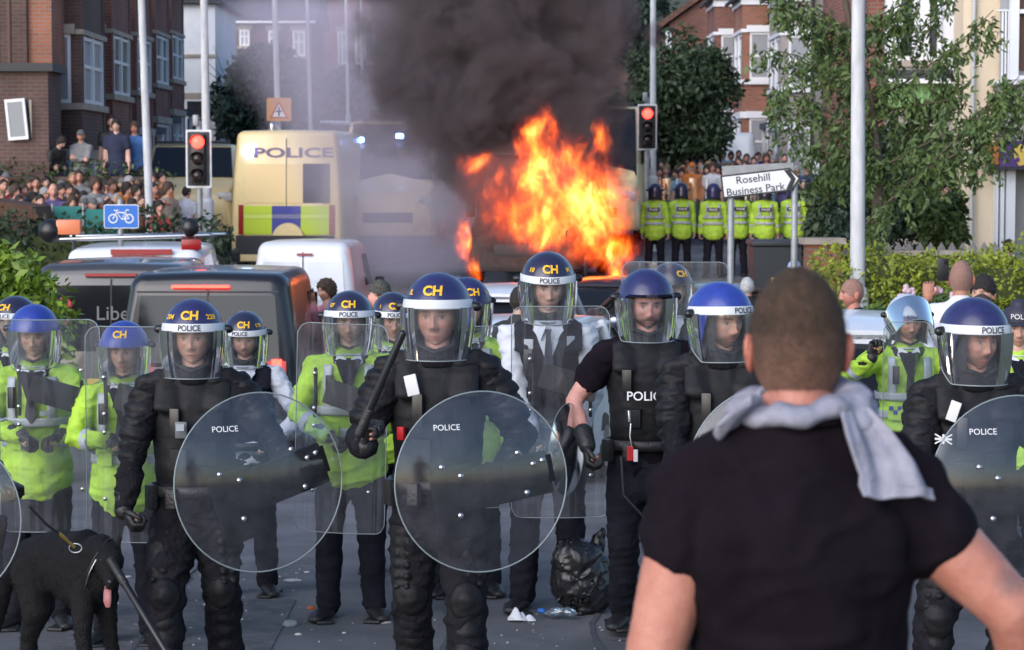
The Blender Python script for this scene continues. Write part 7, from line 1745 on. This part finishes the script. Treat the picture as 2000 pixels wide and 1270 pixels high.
# black smoke column: a leaning tube whose density fades from axis to rim and billows with noise
def smoke(name, label, axis, rads, ry, col, dens, scale, thr, seed, depth, soft=.9, aniso=.0, erode=2.2, hull=1.25, step=1.0, endfade=.14):
    """axis: list of pixel rows (px,py); rads: half width in metres at each"""
    P = [at(a, b, depth) for a, b in axis]
    mb = MB(); mb.tube(P, [(r * hull, ry * hull) for r in rads], 28, xdir=(1, 0, 0))
    m = bpy.data.materials.new(name); N, L = nodes(m); out = N.new('ShaderNodeOutputMaterial'); pv = N.new('ShaderNodeVolumePrincipled'); L.new(pv.outputs[0], out.inputs['Volume'])
    pv.inputs['Color'].default_value = (*col, 1); pv.inputs['Anisotropy'].default_value = aniso
    ge = N.new('ShaderNodeNewGeometry'); nz = N.new('ShaderNodeTexNoise'); nz.inputs['Scale'].default_value = scale * .6; nz.inputs['Detail'].default_value = 3; L.new(ge.outputs['Position'], nz.inputs[0])
    vm = N.new('ShaderNodeVectorMath'); vm.operation = 'SUBTRACT'; vm.inputs[1].default_value = (.5, .5, .5); L.new(nz.outputs['Color'], vm.inputs[0])
    vs = N.new('ShaderNodeVectorMath'); vs.operation = 'SCALE'; vs.inputs[3].default_value = soft; L.new(vm.outputs[0], vs.inputs[0])
    va = N.new('ShaderNodeVectorMath'); va.operation = 'ADD'; L.new(ge.outputs['Position'], va.inputs[0]); L.new(vs.outputs[0], va.inputs[1])
    sp = N.new('ShaderNodeSeparateXYZ'); L.new(va.outputs[0], sp.inputs[0])
    z0, z1 = P[0].z, P[-1].z; t = N.new('ShaderNodeMapRange'); t.inputs[1].default_value = z0; t.inputs[2].default_value = z1; L.new(sp.outputs[2], t.inputs[0])
    def curve(vals):
        c = N.new('ShaderNodeFloatCurve'); L.new(t.outputs[0], c.inputs['Value']); lo, hi = min(vals) - 1e-3, max(vals) + 1e-3
        cm = c.mapping.curves[0]; ts = [(p.z - z0) / (z1 - z0) for p in P]
        while len(cm.points) < len(P): cm.points.new(.5, .5)
        for p, tt, v in zip(cm.points, ts, vals): p.location = (tt, (v - lo) / (hi - lo))
        c.mapping.update(); r = N.new('ShaderNodeMapRange'); r.inputs[3].default_value = lo; r.inputs[4].default_value = hi; L.new(c.outputs[0], r.inputs[0]); return r
    ax = curve([p.x for p in P]); rd = curve(rads)
    dx = N.new('ShaderNodeMath'); dx.operation = 'SUBTRACT'; L.new(sp.outputs[0], dx.inputs[0]); L.new(ax.outputs[0], dx.inputs[1])
    dv = N.new('ShaderNodeMath'); dv.operation = 'DIVIDE'; L.new(dx.outputs[0], dv.inputs[0]); L.new(rd.outputs[0], dv.inputs[1])
    dy = N.new('ShaderNodeMath'); dy.operation = 'SUBTRACT'; L.new(sp.outputs[1], dy.inputs[0]); dy.inputs[1].default_value = depth
    dw = N.new('ShaderNodeMath'); dw.operation = 'DIVIDE'; L.new(dy.outputs[0], dw.inputs[0]); dw.inputs[1].default_value = ry
    s1 = N.new('ShaderNodeMath'); s1.operation = 'MULTIPLY'; L.new(dv.outputs[0], s1.inputs[0]); L.new(dv.outputs[0], s1.inputs[1])
    s2 = N.new('ShaderNodeMath'); s2.operation = 'MULTIPLY_ADD'; L.new(dw.outputs[0], s2.inputs[0]); L.new(dw.outputs[0], s2.inputs[1]); L.new(s1.outputs[0], s2.inputs[2])
    fa = N.new('ShaderNodeMath'); fa.operation = 'SUBTRACT'; fa.inputs[0].default_value = 1; L.new(s2.outputs[0], fa.inputs[1])
    n2 = N.new('ShaderNodeTexNoise'); n2.inputs['Scale'].default_value = scale; n2.inputs['Detail'].default_value = 5; n2.inputs['Roughness'].default_value = .6; L.new(va.outputs[0], n2.inputs[0])
    e1 = N.new('ShaderNodeMath'); e1.operation = 'SUBTRACT'; e1.inputs[1].default_value = thr; L.new(n2.outputs[0], e1.inputs[0])
    e2 = N.new('ShaderNodeMath'); e2.operation = 'MULTIPLY_ADD'; e2.inputs[1].default_value = erode; L.new(e1.outputs[0], e2.inputs[0]); fd = N.new('ShaderNodeMath'); fd.operation = 'PINGPONG'; fd.inputs[1].default_value = .5; L.new(t.outputs[0], fd.inputs[0]); fe = N.new('ShaderNodeMapRange'); fe.inputs[1].default_value = 0; fe.inputs[2].default_value = endfade; fe.inputs[3].default_value = -2.2; fe.inputs[4].default_value = 0; L.new(fd.outputs[0], fe.inputs[0]); ff = N.new('ShaderNodeMath'); L.new(fe.outputs[0], ff.inputs[0]); L.new(fa.outputs[0], ff.inputs[1]); L.new(ff.outputs[0], e2.inputs[2])
    mr = N.new('ShaderNodeMapRange'); mr.inputs[1].default_value = 0; mr.inputs[2].default_value = 1.0; mr.inputs[3].default_value = 0; mr.inputs[4].default_value = dens; L.new(e2.outputs[0], mr.inputs[0]); L.new(mr.outputs[0], pv.inputs['Density'])
    m.cycles.volume_step_rate = step
    o = mb.build(name, m, None, smooth=True); tag(o, label, 'smoke', kind='stuff'); return o
smoke('black_smoke', 'thick black smoke column rising from the burning van', [(1060, 455), (1030, 330), (985, 200), (980, 80), (965, -60), (940, -230)], [1.0, 2.1, 2.5, 2.6, 2.7, 2.9], 1.4, (.19, .165, .175), 8.0, .8, .50, 1, 43.2, 1.0, erode=4.2)
smoke('grey_smoke', 'thin grey violet smoke drifting left over the police vans', [(800, 620), (780, 500), (760, 370), (730, 240), (690, 110), (640, -80)], [1.5, 1.9, 2.2, 2.4, 2.8, 3.2], 1.6, (.82, .76, .88), .62, .55, .50, 2, 43.6, 1.1, hull=1.2, erode=1.6)
smoke('brown_smoke', 'reddish brown smoke rolling around the burning van', [(1010, 640), (1010, 540), (1030, 430), (1040, 320), (1030, 180)], [1.1, 1.6, 1.9, 1.9, 1.7], .9, (.40, .22, .20), 1.2, .9, .53, 3, 40.9, 1.0, erode=3.2, endfade=.4)

bpy.data.scenes.remove(TMP)
